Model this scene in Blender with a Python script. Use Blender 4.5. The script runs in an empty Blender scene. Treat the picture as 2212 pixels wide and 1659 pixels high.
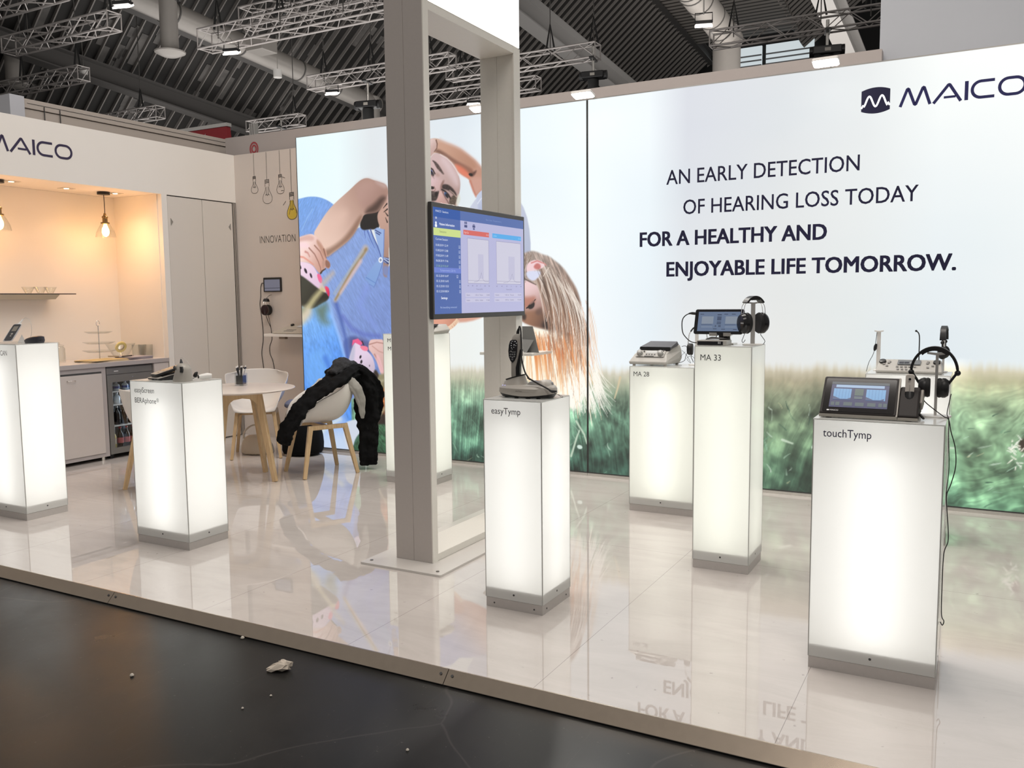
import bpy, bmesh, math, random
import numpy as np
from mathutils import Vector, Matrix
rnd = random.Random(7)
S = bpy.context.scene
COL = S.collection
# ------------------------------------------------------------------ camera
# X runs along the backlit wall, Y goes into the stand, Z is up; z = 0 is the white stand floor
cam = bpy.data.cameras.new('camera')
camo = bpy.data.objects.new('camera', cam)
COL.objects.link(camo)
rx = Vector((0.87802233, 0.47850652, -0.010407)); up = Vector((-0.03763617, 0.09070324, 0.99516654)); fw = Vector((-0.47713763, 0.87338676, -0.09764862))
camo.matrix_world = Matrix(((rx.x, up.x, -fw.x, 0), (rx.y, up.y, -fw.y, 0), (rx.z, up.z, -fw.z, 1.45), (0, 0, 0, 1)))
cam.sensor_width = 36.0
cam.lens = 1864.47 / 2212 * 36.0
cam.clip_start = 0.05
cam.clip_end = 300
S.camera = camo
# ------------------------------------------------------------------ world, lights, exposure
w = bpy.data.worlds.new('hall_ambient'); S.world = w; w.use_nodes = True
w.node_tree.nodes['Background'].inputs[0].default_value = (1.0, 0.955, 0.91, 1)
w.node_tree.nodes['Background'].inputs[1].default_value = 0.30
S.view_settings.view_transform = 'Standard'
S.view_settings.look = 'None'
S.view_settings.exposure = 0.0
S.view_settings.gamma = 1.0
S.view_settings.use_curve_mapping = False

def aim(o, d):
    o.rotation_euler = Vector(d).to_track_quat('-Z', 'Y').to_euler()
def area(name, loc, d, sx, sy, power, col=(1, 1, 1)):
    l = bpy.data.lights.new(name, 'AREA'); l.shape = 'RECTANGLE'; l.size = sx; l.size_y = sy; l.energy = power; l.color = col
    o = bpy.data.objects.new(name, l); COL.objects.link(o); o.location = loc; aim(o, d); return o
def spot(name, loc, d, power, col=(1, 1, 1), size=1.2, blend=.5, r=.03):
    l = bpy.data.lights.new(name, 'SPOT'); l.energy = power; l.color = col; l.spot_size = size; l.spot_blend = blend; l.shadow_soft_size = r
    o = bpy.data.objects.new(name, l); COL.objects.link(o); o.location = loc; aim(o, d); return o
def point(name, loc, power, col, r=.03):
    l = bpy.data.lights.new(name, 'POINT'); l.energy = power; l.color = col; l.shadow_soft_size = r
    o = bpy.data.objects.new(name, l); COL.objects.link(o); o.location = loc; return o
# the hall's own lamps, high over the stand and over the aisle
area('hall_lamp_light', (-2.5, 4.5, 8.6), (0.0, 0.0, -1), 6, 3, 470, (1, .93, .86))
area('hall_lamp_light', (1.5, -2.5, 8.6), (-.25, .5, -1), 5, 2.5, 240, (1, .93, .86))

# unseen fill lights added to brighten the roof, in place of light bounced upward
area('roof_fill_light', (-15, 17, 4.6), (.1, .1, 1), 18, 10, 780, (1, .97, .94))
area('roof_fill_light', (-4, 26, 5.0), (0, .1, 1), 12, 10, 1250, (1, .96, .92))

# ------------------------------------------------------------------ materials
MATS = {}
def s2l(c):
    return tuple(((x / 255 + .055) / 1.055) ** 2.4 if x > 10 else x / 255 / 12.92 for x in c)
def mat(name, col, rough=.5, metal=0.0, spec=.5, emit=None, es=1.0, noise=0, nscale=40, coat=0, trans=0, ior=1.45, bump=0, bscale=200):
    if name in MATS: return MATS[name]
    m = bpy.data.materials.new(name); m.use_nodes = True
    nt = m.node_tree; b = nt.nodes['Principled BSDF']
    c = tuple(col) + (1,)
    b.inputs['Base Color'].default_value = c
    b.inputs['Roughness'].default_value = rough
    b.inputs['Metallic'].default_value = metal
    b.inputs['Specular IOR Level'].default_value = spec
    b.inputs['Coat Weight'].default_value = coat
    b.inputs['Coat Roughness'].default_value = .05
    b.inputs['Transmission Weight'].default_value = trans
    b.inputs['IOR'].default_value = ior
    if emit is not None:
        b.inputs['Emission Color'].default_value = tuple(emit) + (1,); b.inputs['Emission Strength'].default_value = es
    tc = None
    if noise or bump:
        tc = nt.nodes.new('ShaderNodeTexCoord')
    if noise:
        n = nt.nodes.new('ShaderNodeTexNoise'); n.inputs['Scale'].default_value = nscale; n.inputs['Detail'].default_value = 4
        nt.links.new(tc.outputs['Object'], n.inputs['Vector'])
        mx = nt.nodes.new('ShaderNodeMix'); mx.data_type = 'RGBA'
        mx.inputs[6].default_value = tuple(x * (1 - noise) for x in col) + (1,)
        mx.inputs[7].default_value = tuple(min(1, x * (1 + noise)) for x in col) + (1,)
        nt.links.new(n.outputs['Fac'], mx.inputs[0]); nt.links.new(mx.outputs[2], b.inputs['Base Color'])
    if bump:
        n = nt.nodes.new('ShaderNodeTexNoise'); n.inputs['Scale'].default_value = bscale; n.inputs['Detail'].default_value = 3
        nt.links.new(tc.outputs['Object'], n.inputs['Vector'])
        bp = nt.nodes.new('ShaderNodeBump'); bp.inputs['Strength'].default_value = bump; bp.inputs['Distance'].default_value = .002
        nt.links.new(n.outputs['Fac'], bp.inputs['Height']); nt.links.new(bp.outputs['Normal'], b.inputs['Normal'])
    MATS[name] = m
    return m

WHITE = mat('white_laminate', (.80, .765, .72), .45, noise=.02, nscale=3)
NICHEW = mat('niche_white', (.82, .76, .69), .6, noise=.02, nscale=3)
DOORW = mat('door_laminate', (.66, .62, .575), .4, noise=.02, nscale=2)
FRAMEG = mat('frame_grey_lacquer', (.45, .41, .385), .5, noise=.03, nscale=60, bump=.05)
FRAMEL = mat('frame_lacquer_lit', (.74, .715, .66), .45, noise=.03, nscale=60)  # paler copy of the frame grey, stands in for light on its inner parts
FACEG = mat('counter_grey', (.40, .365, .36), .35, noise=.03, nscale=20)
CABW = mat('cabinet_laminate', (.55, .50, .475), .3, noise=.02, nscale=10)
ALU = mat('brushed_aluminium', (.62, .60, .57), .32, .9, noise=.06, nscale=90)
ALUD = mat('dark_joint', (.05, .05, .05), .5)
STEEL = mat('steel', (.72, .70, .66), .25, 1.0)
BLK = mat('black_plastic', (.012, .012, .013), .38, noise=.2, nscale=80)
BLKG = mat('black_gloss', (.008, .008, .010), .12)
BLKR = mat('black_rubber', (.008, .008, .008), .6)
CABLE = mat('black_cable', (.012, .011, .011), .5)
CABLEW = mat('grey_cable', (.55, .53, .50), .5)
DEVG = mat('device_warm_grey', (.36, .335, .30), .4, noise=.04, nscale=150)
DEVL = mat('device_light_grey', (.40, .385, .355), .4, noise=.04, nscale=150)
DEVD = mat('device_dark_grey', (.045, .045, .050), .4, noise=.1, nscale=150)
NAVY = mat('navy_print', s2l((22, 20, 58)), .5)
INK = mat('dark_grey_print', (.045, .045, .045), .6)
INK2 = mat('grey_print', (.10, .095, .09), .6)
WHT = mat('white_plastic', (.80, .78, .75), .35)
WHTP = mat('white_print', (.75, .75, .75), .5)
WOOD = None

# ------------------------------------------------------------------ mesh helpers
def V(*a): return Vector(a)
def frame(o, x, y, z):
    m = Matrix.Identity(4)
    for i, a in enumerate((x, y, z)):
        a = Vector(a)
        for r in range(3): m[r][i] = a[r]
    for r in range(3): m[r][3] = o[r]
    return m
def rotz(a, loc=(0, 0, 0)):
    return Matrix.Translation(Vector(loc)) @ Matrix.Rotation(a, 4, 'Z')
class MB:
    def __init__(s, m=None):
        s.v = []; s.f = []; s.m = m or Matrix.Identity(4)
    def add(s, vs, fs, m=None):
        k = len(s.v); mm = s.m @ m if m is not None else s.m
        s.v += [tuple(mm @ Vector(p)) for p in vs]; s.f += [tuple(i + k for i in f) for f in fs]
        return s
    def box(s, x0, x1, y0, y1, z0, z1, m=None):
        vs = [(x0, y0, z0), (x1, y0, z0), (x1, y1, z0), (x0, y1, z0), (x0, y0, z1), (x1, y0, z1), (x1, y1, z1), (x0, y1, z1)]
        return s.add(vs, [(3, 2, 1, 0), (4, 5, 6, 7), (0, 1, 5, 4), (1, 2, 6, 5), (2, 3, 7, 6), (3, 0, 4, 7)], m)
    def hexa(s, vs, m=None):
        return s.add(vs, [(3, 2, 1, 0), (4, 5, 6, 7), (0, 1, 5, 4), (1, 2, 6, 5), (2, 3, 7, 6), (3, 0, 4, 7)], m)
    def quad(s, a, b, c, d, m=None):
        return s.add([a, b, c, d], [(0, 1, 2, 3)], m)
    def prism(s, poly, z0, z1, m=None, top=None):
        n = len(poly); t = top or poly
        vs = [(p[0], p[1], z0) for p in poly] + [(p[0], p[1], z1) for p in t]
        fs = [tuple(reversed(range(n))), tuple(range(n, 2 * n))] + [(i, (i + 1) % n, n + (i + 1) % n, n + i) for i in range(n)]
        return s.add(vs, fs, m)
    def cone(s, p0, p1, r0, r1, n=20, m=None, cap=True):
        p0 = Vector(p0); p1 = Vector(p1); d = (p1 - p0).normalized()
        a = d.orthogonal().normalized(); b = d.cross(a)
        vs = []
        for p, r in ((p0, r0), (p1, r1)):
            for i in range(n):
                t = 2 * math.pi * i / n
                vs.append(tuple(p + a * (math.cos(t) * r) + b * (math.sin(t) * r)))
        fs = [(i, (i + 1) % n, n + (i + 1) % n, n + i) for i in range(n)]
        if cap: fs += [tuple(reversed(range(n))), tuple(range(n, 2 * n))]
        return s.add(vs, fs, m)
    def cyl(s, p0, p1, r, n=20, m=None): return s.cone(p0, p1, r, r, n, m)
    def bar(s, p0, p1, w, h, m=None):
        p0 = Vector(p0); p1 = Vector(p1); d = (p1 - p0).normalized()
        ref = Vector((0, 0, 1)) if abs(d.z) < .95 else Vector((0, 1, 0))
        a = d.cross(ref).normalized() * (w / 2); b = a.normalized().cross(d) * (h / 2)
        vs = [tuple(p + sa * a + sb * b) for p in (p0, p1) for sa, sb in ((-1, -1), (1, -1), (1, 1), (-1, 1))]
        return s.hexa(vs, m)
    def tube(s, path, r, n=8, m=None, closed=False):
        P = [Vector(p) for p in path]; k = len(P); R = r if isinstance(r, (list, tuple)) else [r] * k
        vs = []; nrm = None
        for i, p in enumerate(P):
            if closed: t = P[(i + 1) % k] - P[i - 1]
            else: t = P[min(i + 1, k - 1)] - P[max(i - 1, 0)]
            t.normalize()
            if nrm is None: nrm = t.orthogonal().normalized()
            nrm = (nrm - t * nrm.dot(t))
            nrm = nrm.normalized() if nrm.length > 1e-6 else t.orthogonal().normalized()
            b = t.cross(nrm)
            for j in range(n):
                a = 2 * math.pi * j / n
                vs.append(tuple(p + nrm * (math.cos(a) * R[i]) + b * (math.sin(a) * R[i])))
        fs = []
        for i in range(k if closed else k - 1):
            i2 = (i + 1) % k
            for j in range(n): fs.append((i * n + j, i * n + (j + 1) % n, i2 * n + (j + 1) % n, i2 * n + j))
        if not closed: fs += [tuple(reversed(range(n))), tuple(range((k - 1) * n, k * n))]
        return s.add(vs, fs, m)
    def lathe(s, prof, n=28, m=None, cap=True):
        vs = []; k = len(prof)
        for r, z in prof:
            for j in range(n):
                a = 2 * math.pi * j / n; vs.append((r * math.cos(a), r * math.sin(a), z))
        fs = [(i * n + j, i * n + (j + 1) % n, (i + 1) * n + (j + 1) % n, (i + 1) * n + j) for i in range(k - 1) for j in range(n)]
        if cap: fs += [tuple(reversed(range(n))), tuple(range((k - 1) * n, k * n))]
        return s.add(vs, fs, m)
    def loft(s, rings, m=None, cap=True, closed=True):
        n = len(rings[0]); k = len(rings); vs = [p for r in rings for p in r]
        rng = range(n) if closed else range(n - 1)
        fs = [(i * n + j, i * n + (j + 1) % n, (i + 1) * n + (j + 1) % n, (i + 1) * n + j) for i in range(k - 1) for j in rng]
        if cap and closed: fs += [tuple(reversed(range(n))), tuple(range((k - 1) * n, k * n))]
        return s.add(vs, fs, m)
    def ball(s, c, r, n=16, m=None, sz=1.0):
        prof = [(max(1e-4, r * math.sin(math.pi * i / n)), -r * sz * math.cos(math.pi * i / n)) for i in range(n + 1)]
        return s.lathe(prof, n * 2, (m or Matrix.Identity(4)) @ Matrix.Translation(Vector(c)))
    def build(s, name, mt, parent=None, smooth=False, bev=0, bseg=2, sub=0, solid=0):
        me = bpy.data.meshes.new(name); me.from_pydata(s.v, [], s.f); me.update()
        bm = bmesh.new(); bm.from_mesh(me); bmesh.ops.recalc_face_normals(bm, faces=bm.faces[:]); bm.to_mesh(me); bm.free()
        me.materials.append(mt)
        o = bpy.data.objects.new(name, me); COL.objects.link(o)
        if parent is not None: o.parent = parent
        if smooth:
            for p in me.polygons: p.use_smooth = True
            try: me.set_sharp_from_angle(angle=math.radians(40))
            except Exception: pass
        if solid:
            q = o.modifiers.new('solid', 'SOLIDIFY'); q.thickness = solid; q.offset = 0
        if bev:
            b = o.modifiers.new('bevel', 'BEVEL'); b.width = bev; b.segments = bseg; b.limit_method = 'ANGLE'; b.angle_limit = math.radians(35); b.harden_normals = False
        if sub:
            q = o.modifiers.new('sub', 'SUBSURF'); q.levels = sub; q.render_levels = sub
        return o
def rpoly(x0, x1, y0, y1, r, n=5):
    out = []
    for cx, cy, a0 in ((x1 - r, y1 - r, 0), (x0 + r, y1 - r, 90), (x0 + r, y0 + r, 180), (x1 - r, y0 + r, 270)):
        for i in range(n + 1):
            a = math.radians(a0 + 90 * i / n); out.append((cx + r * math.cos(a), cy + r * math.sin(a)))
    return out
def smoothpath(P, k=6):
    P = [Vector(p) for p in P]; out = []
    for i in range(len(P) - 1):
        a = P[max(i - 1, 0)]; b = P[i]; c = P[i + 1]; d = P[min(i + 2, len(P) - 1)]
        for j in range(k):
            t = j / k
            out.append(.5 * ((2 * b) + (c - a) * t + (2 * a - 5 * b + 4 * c - d) * t * t + (3 * b - a - 3 * c + d) * t ** 3))
    out.append(P[-1]); return out
def tag(o, label=None, cat=None, group=None, kind=None):
    if label: o['label'] = label
    if cat: o['category'] = cat
    if group: o['group'] = group
    if kind: o['kind'] = kind
    return o
def thing(name, label, cat, loc=(0, 0, 0), rz=0, group=None):
    o = bpy.data.objects.new(name, None); o.empty_display_size = .1; COL.objects.link(o)
    o.location = loc; o.rotation_euler = (0, 0, rz)
    return tag(o, label, cat, group)
def struct(o): o['kind'] = 'structure'; return o
def copy_tree(o, parent=None):
    c = o.copy(); COL.objects.link(c)
    if parent is not None: c.parent = parent
    for ch in list(o.children): copy_tree(ch, c)
    return c
def ribbon2d(mb, pts, wd, m, t=.0015, closed=False):
    """flat stroke of constant width along a 2d polyline, mitred, lying in m's xy plane"""
    P = [Vector((p[0], p[1])) for p in pts]; k = len(P); L = []; Rr = []
    for i in range(k):
        if closed: a = P[i - 1]; c = P[(i + 1) % k]
        else: a = P[max(i - 1, 0)]; c = P[min(i + 1, k - 1)]
        d1 = (P[i] - a); d2 = (c - P[i])
        if d1.length < 1e-9: d1 = d2
        if d2.length < 1e-9: d2 = d1
        d1.normalize(); d2.normalize()
        n1 = Vector((-d1.y, d1.x)); n2 = Vector((-d2.y, d2.x)); n = (n1 + n2)
        n = n.normalized() if n.length > 1e-6 else n1
        q = max(.45, n.dot(n1)); h = wd / 2 / q
        L.append(P[i] + n * h); Rr.append(P[i] - n * h)
    vs = [(p.x, p.y, z) for z in (0, t) for p in L + Rr]; fs = []
    for i in range(k if closed else k - 1):
        j = (i + 1) % k
        fs += [(2 * k + i, 2 * k + j, 3 * k + j, 3 * k + i), (i, k + i, k + j, j), (i, j, 2 * k + j, 2 * k + i), (k + i, 3 * k + i, 3 * k + j, k + j)]
    return mb.add(vs, fs, m)
_CAP = []
def cap_h():
    if not _CAP:
        cu = bpy.data.curves.new('cap', 'FONT'); cu.body = 'H'; cu.size = 1
        o = bpy.data.objects.new('cap', cu); COL.objects.link(o)
        me = o.evaluated_get(bpy.context.evaluated_depsgraph_get()).to_mesh(); _CAP.append(max(v.co.y for v in me.vertices)); o.to_mesh_clear()
        bpy.data.objects.remove(o); bpy.data.curves.remove(cu)
    return _CAP[0]
def text(name, s, m, width, height, mt, parent=None, weight=0.0, th=.0008, bold=0):
    """lettering as a thin mesh: s is fitted to width and to the cap height of 'H' in m's xy plane"""
    cu = bpy.data.curves.new('lettering', 'FONT'); cu.body = s; cu.size = 1; cu.offset = weight; cu.resolution_u = 3
    o = bpy.data.objects.new('lettering', cu); COL.objects.link(o)
    dg = bpy.context.evaluated_depsgraph_get(); me = o.evaluated_get(dg).to_mesh()
    vs = [tuple(v.co) for v in me.vertices]; fs = [tuple(p.vertices) for p in me.polygons]
    o.to_mesh_clear(); bpy.data.objects.remove(o); bpy.data.curves.remove(cu)
    x0 = min(v[0] for v in vs); x1 = max(v[0] for v in vs)
    sx = width / (x1 - x0 + bold / (width / (x1 - x0)) * 2); sy = height / cap_h()
    mb = MB()
    for i, (bx, by) in enumerate(((0, 0),) if not bold else ((-1, -.6), (1, -.6), (1, .6), (-1, .6), (-1, 0), (1, 0), (0, 0))):
        mb.add([((v[0] - x0) * sx + (bx + (1 if bold else 0)) * bold, v[1] * sy + by * bold, th + i * .00002) for v in vs], fs, m)
    return mb.build(name, mt, parent)

def thin_glass():
    m = bpy.data.materials.new('thin_glass'); m.use_nodes = True; nt = m.node_tree; nt.nodes.remove(nt.nodes['Principled BSDF'])
    a = nt.nodes.new('ShaderNodeBsdfTransparent'); a.inputs['Color'].default_value = (.965, .975, .97, 1)
    g = nt.nodes.new('ShaderNodeBsdfGlossy'); g.inputs['Roughness'].default_value = .03
    f = nt.nodes.new('ShaderNodeLayerWeight'); f.inputs['Blend'].default_value = .12
    x = nt.nodes.new('ShaderNodeMixShader'); nt.links.new(f.outputs['Facing'], x.inputs[0]); nt.links.new(a.outputs[0], x.inputs[1]); nt.links.new(g.outputs[0], x.inputs[2])
    nt.links.new(x.outputs[0], nt.nodes['Material Output'].inputs['Surface']); return m
GLS = thin_glass()
# ------------------------------------------------------------------ setting
def floor_mat():
    m = bpy.data.materials.new('stand_floor_tiles'); m.use_nodes = True; nt = m.node_tree; b = nt.nodes['Principled BSDF']
    tc = nt.nodes.new('ShaderNodeTexCoord')
    br = nt.nodes.new('ShaderNodeTexBrick'); br.offset = 0.0
    br.inputs['Scale'].default_value = 1; br.inputs['Brick Width'].default_value = 1.885; br.inputs['Row Height'].default_value = .884
    br.inputs['Mortar Size'].default_value = .0011; br.inputs['Mortar Smooth'].default_value = 0
    mp = nt.nodes.new('ShaderNodeMapping'); mp.inputs['Rotation'].default_value = (0, 0, math.radians(-90)); mp.inputs['Location'].default_value = (-2.755, -1.43 + .884 * 20, 0)
    nt.links.new(tc.outputs['Object'], mp.inputs['Vector']); nt.links.new(mp.outputs['Vector'], br.inputs['Vector'])
    n1 = nt.nodes.new('ShaderNodeTexNoise'); n1.inputs['Scale'].default_value = 1.6; n1.inputs['Detail'].default_value = 8; n1.inputs['Roughness'].default_value = .65; n1.inputs['Distortion'].default_value = 1.2
    mp2 = nt.nodes.new('ShaderNodeMapping'); mp2.inputs['Scale'].default_value = (.7, 2.4, 1); mp2.inputs['Rotation'].default_value = (0, 0, .5)
    nt.links.new(tc.outputs['Object'], mp2.inputs['Vector']); nt.links.new(mp2.outputs['Vector'], n1.inputs['Vector'])
    cr = nt.nodes.new('ShaderNodeValToRGB'); cr.color_ramp.elements[0].position = .36; cr.color_ramp.elements[0].color = (.505, .465, .437, 1)
    cr.color_ramp.elements[1].position = .58; cr.color_ramp.elements[1].color = (.555, .512, .485, 1)
    nt.links.new(n1.outputs['Fac'], cr.inputs['Fac'])
    # scuffs: small sparse specks
    n2 = nt.nodes.new('ShaderNodeTexNoise'); n2.inputs['Scale'].default_value = 28; n2.inputs['Detail'].default_value = 5
    nt.links.new(tc.outputs['Object'], n2.inputs['Vector'])
    c2 = nt.nodes.new('ShaderNodeValToRGB'); c2.color_ramp.elements[0].position = .70; c2.color_ramp.elements[1].position = .78
    nt.links.new(n2.outputs['Fac'], c2.inputs['Fac'])
    mx0 = nt.nodes.new('ShaderNodeMix'); mx0.data_type = 'RGBA'; mx0.inputs[7].default_value = (.28, .25, .23, 1)
    nt.links.new(c2.outputs['Color'], mx0.inputs[0]); nt.links.new(cr.outputs['Color'], mx0.inputs[6])
    mx = nt.nodes.new('ShaderNodeMix'); mx.data_type = 'RGBA'; mx.inputs[7].default_value = (.27, .245, .23, 1)
    nt.links.new(br.outputs['Fac'], mx.inputs[0]); nt.links.new(mx0.outputs[2], mx.inputs[6])
    nt.links.new(mx.outputs[2], b.inputs['Base Color'])
    b.inputs['Roughness'].default_value = .012; b.inputs['Specular IOR Level'].default_value = .5; b.inputs['IOR'].default_value = 1.85
    return m
def hall_floor_mat():
    m = bpy.data.materials.new('hall_floor_black'); m.use_nodes = True; nt = m.node_tree; b = nt.nodes['Principled BSDF']
    tc = nt.nodes.new('ShaderNodeTexCoord')
    n = nt.nodes.new('ShaderNodeTexNoise'); n.inputs['Scale'].default_value = 2.2; n.inputs['Detail'].default_value = 9; n.inputs['Roughness'].default_value = .7
    nt.links.new(tc.outputs['Object'], n.inputs['Vector'])
    cr = nt.nodes.new('ShaderNodeValToRGB'); cr.color_ramp.elements[0].position = .3; cr.color_ramp.elements[0].color = (.006, .006, .006, 1)
    cr.color_ramp.elements[1].position = .75; cr.color_ramp.elements[1].color = (.018, .017, .016, 1)
    nt.links.new(n.outputs['Fac'], cr.inputs['Fac'])
    # scratches: thin wandering light lines
    vo = nt.nodes.new('ShaderNodeTexVoronoi'); vo.feature = 'DISTANCE_TO_EDGE'; vo.inputs['Scale'].default_value = .9
    ns = nt.nodes.new('ShaderNodeTexNoise'); ns.inputs['Scale'].default_value = 1.1; nt.links.new(tc.outputs['Object'], ns.inputs['Vector'])
    mxv = nt.nodes.new('ShaderNodeMix'); mxv.data_type = 'RGBA'; mxv.inputs[0].default_value = .45
    nt.links.new(tc.outputs['Object'], mxv.inputs[6]); nt.links.new(ns.outputs['Color'], mxv.inputs[7]); nt.links.new(mxv.outputs[2], vo.inputs['Vector'])
    c2 = nt.nodes.new('ShaderNodeValToRGB'); c2.color_ramp.elements[0].position = .0; c2.color_ramp.elements[0].color = (1, 1, 1, 1); c2.color_ramp.elements[1].position = .003; c2.color_ramp.elements[1].color = (0, 0, 0, 1)
    nt.links.new(vo.outputs['Distance'], c2.inputs['Fac'])
    mx = nt.nodes.new('ShaderNodeMix'); mx.data_type = 'RGBA'; mx.inputs[7].default_value = (.035, .032, .03, 1)
    nt.links.new(c2.outputs['Color'], mx.inputs[0]); nt.links.new(cr.outputs['Color'], mx.inputs[6])
    mps = nt.nodes.new('ShaderNodeMapping'); mps.inputs['Scale'].default_value = (9, .55, 1); mps.inputs['Rotation'].default_value = (0, 0, .7)
    nsc = nt.nodes.new('ShaderNodeTexNoise'); nsc.inputs['Scale'].default_value = 3.2; nsc.inputs['Detail'].default_value = 6; nsc.inputs['Roughness'].default_value = .75; nsc.inputs['Distortion'].default_value = .4
    nt.links.new(tc.outputs['Object'], mps.inputs['Vector']); nt.links.new(mps.outputs['Vector'], nsc.inputs['Vector'])
    csc = nt.nodes.new('ShaderNodeValToRGB'); csc.color_ramp.elements[0].position = .60; csc.color_ramp.elements[1].position = .74; csc.color_ramp.elements[1].color = (.55, .55, .55, 1)
    nt.links.new(nsc.outputs['Fac'], csc.inputs['Fac'])
    mxs = nt.nodes.new('ShaderNodeMix'); mxs.data_type = 'RGBA'; mxs.inputs[7].default_value = (.045, .041, .037, 1)
    nt.links.new(csc.outputs['Color'], mxs.inputs[0]); nt.links.new(mx.outputs[2], mxs.inputs[6])
    mx = mxs
    # dust specks
    n3 = nt.nodes.new('ShaderNodeTexNoise'); n3.inputs['Scale'].default_value = 70; n3.inputs['Detail'].default_value = 2
    nt.links.new(tc.outputs['Object'], n3.inputs['Vector'])
    c3 = nt.nodes.new('ShaderNodeValToRGB'); c3.color_ramp.elements[0].position = .74; c3.color_ramp.elements[1].position = .8
    nt.links.new(n3.outputs['Fac'], c3.inputs['Fac'])
    mx3 = nt.nodes.new('ShaderNodeMix'); mx3.data_type = 'RGBA'; mx3.inputs[7].default_value = (.10, .09, .08, 1)
    nt.links.new(c3.outputs['Color'], mx3.inputs[0]); nt.links.new(mx.outputs[2], mx3.inputs[6])
    nt.links.new(mx3.outputs[2], b.inputs['Base Color'])
    rr = nt.nodes.new('ShaderNodeMapRange'); rr.inputs[3].default_value = .16; rr.inputs[4].default_value = .50
    nt.links.new(n.outputs['Fac'], rr.inputs[0]); nt.links.new(rr.outputs[0], b.inputs['Roughness'])
    b.inputs['Specular IOR Level'].default_value = .28
    return m
HALLF = hall_floor_mat()
struct(MB().box(-40, 25, -12, 44, -.16, -.05).build('floor', HALLF))
STF = floor_mat()
struct(MB().box(-8.2, 3.2, 2.757, 7.0, -.045, 0).build('floor_stand', STF))
TRIM = mat('edge_trim_metal', (.46, .385, .31), .27, 1.0, noise=.08, nscale=30)
xs = [-8.2, -3.80, -1.80, 3.2]
for i in range(3):
    x0, x1 = xs[i] + .0015, xs[i + 1] - .0015
    t = struct(MB().prism([(2.7575, -.0435), (2.7575, .0015), (2.752, .0015), (2.7075, -.042), (2.707, -.0435)], x0, x1, frame((0, 0, 0), (0, 1, 0), (0, 0, 1), (1, 0, 0))).build('trim_%d' % (i + 1), TRIM))
    for xx in (x0 + .025, x1 - .025): MB().cyl((xx, 2.735, -.0165), (xx, 2.7325, -.0135), .006, 12).build('screw', ALUD, t)
struct(MB().box(-8.2, 3.2, 2.714, 2.757, -.0498, -.0436).build('trim_5', ALUD))  # black strip standing in for the shadow in the gap under the trim
# back wall of the stand (drawn bulbs) and the neighbouring wall above it
struct(MB().box(-7.1, -5.3, 6.85, 6.90, 0, 3.01).build('wall_back', mat('back_wall_paint', (.66, .59, .54), .55, noise=.02, nscale=4)))
NEIGH = mat('neighbour_wall_grey', (.40, .36, .345), .6, noise=.02, nscale=3)
struct(MB().box(-7.32, -.72, 6.95, 7.05, -.05, 3.225).build('wall_rear', NEIGH))
# kitchen block on the left: fascia, jambs, niche
KX = -7.1
mb = MB()
mb.box(-7.16, KX, 2.0, 6.85, 2.51, 3.01)              # fascia
mb.box(-7.16, KX, 5.89, 5.955, 0, 2.51)                # jamb between niche and doors
mb.box(-7.86, -7.8065, 2.0, 5.94, 0, 2.51)
mb.box(-7.8065, -7.16, 5.8905, 5.94, 0, 2.51)
struct(mb.build('wall_left', WHITE))
struct(MB().box(-7.80, -7.16, 2.0, 5.89, 2.515, 2.545).build('ceiling_niche', NICHEW))
struct(MB().box(-7.806, -7.8, 2.0, 5.89, .0, 2.514).build('wall_niche', NICHEW))
struct(MB().box(-7.8, -7.16, 5.884, 5.89, .0, 2.514).build('wall_niche_side', NICHEW))
for i, (y0, y1) in enumerate(((5.962, 6.392), (6.398, 6.80))):
    d = struct(MB().box(-7.135, -7.105, y0, y1, .01, 2.50).build('door_%d' % (i + 1), DOORW, bev=.002))
    hx = y0 + .03 if i == 0 else y1 - .03
    s = 1 if i == 0 else -1
    MB().prism([(0, -.035), (.028 * s, 0), (0, .035)], 0, .004, frame((-7.105, hx, 2.25), (0, 1, 0), (0, 0, 1), (1, 0, 0))).build('grip', mat('grip_grey', (.25, .24, .22), .4), d)
struct(MB().box(-7.16, -7.136, 5.95, 6.85, 0, 2.51).build('wall_closet', mat('closet_dark', (.03, .03, .03), .6)))
mb = MB()
for y in (6.812, 6.826, 6.840): mb.box(-7.13, -7.098, y - .0045, y + .0045, 0, 2.505)
struct(mb.build('trim_4', ALU))
# backlit wall
def panel(name, label, x0, x1):
    t = thing(name, label, 'backlit wall', ((x0 + x1) / 2, 6.62, 0))
    loc = Vector(t.location)
    mm = Matrix.Translation(-loc)
    MB(mm).box(x0 + .004, x1 - .004, 6.46, 6.83, .03, 3.008).build('cabinet', WHITE, t)
    MB(mm).box(x0, x1, 6.425, 6.60, 0, .022).build('bottom_rail', ALU, t)
    b = MB(mm)
    b.box(x0, x1, 6.436, 6.46, .022, .030); b.box(x0, x0 + .007, 6.436, 6.46, .03, 3.008); b.box(x1 - .007, x1, 6.436, 6.46, .03, 3.008)
    b.build('edge_profile', ALUD, t)
    MB(mm).box(x0, x1, 6.436, 6.46, 3.008, 3.016).build('top_rail', ALU, t)
    return t, mm
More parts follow.
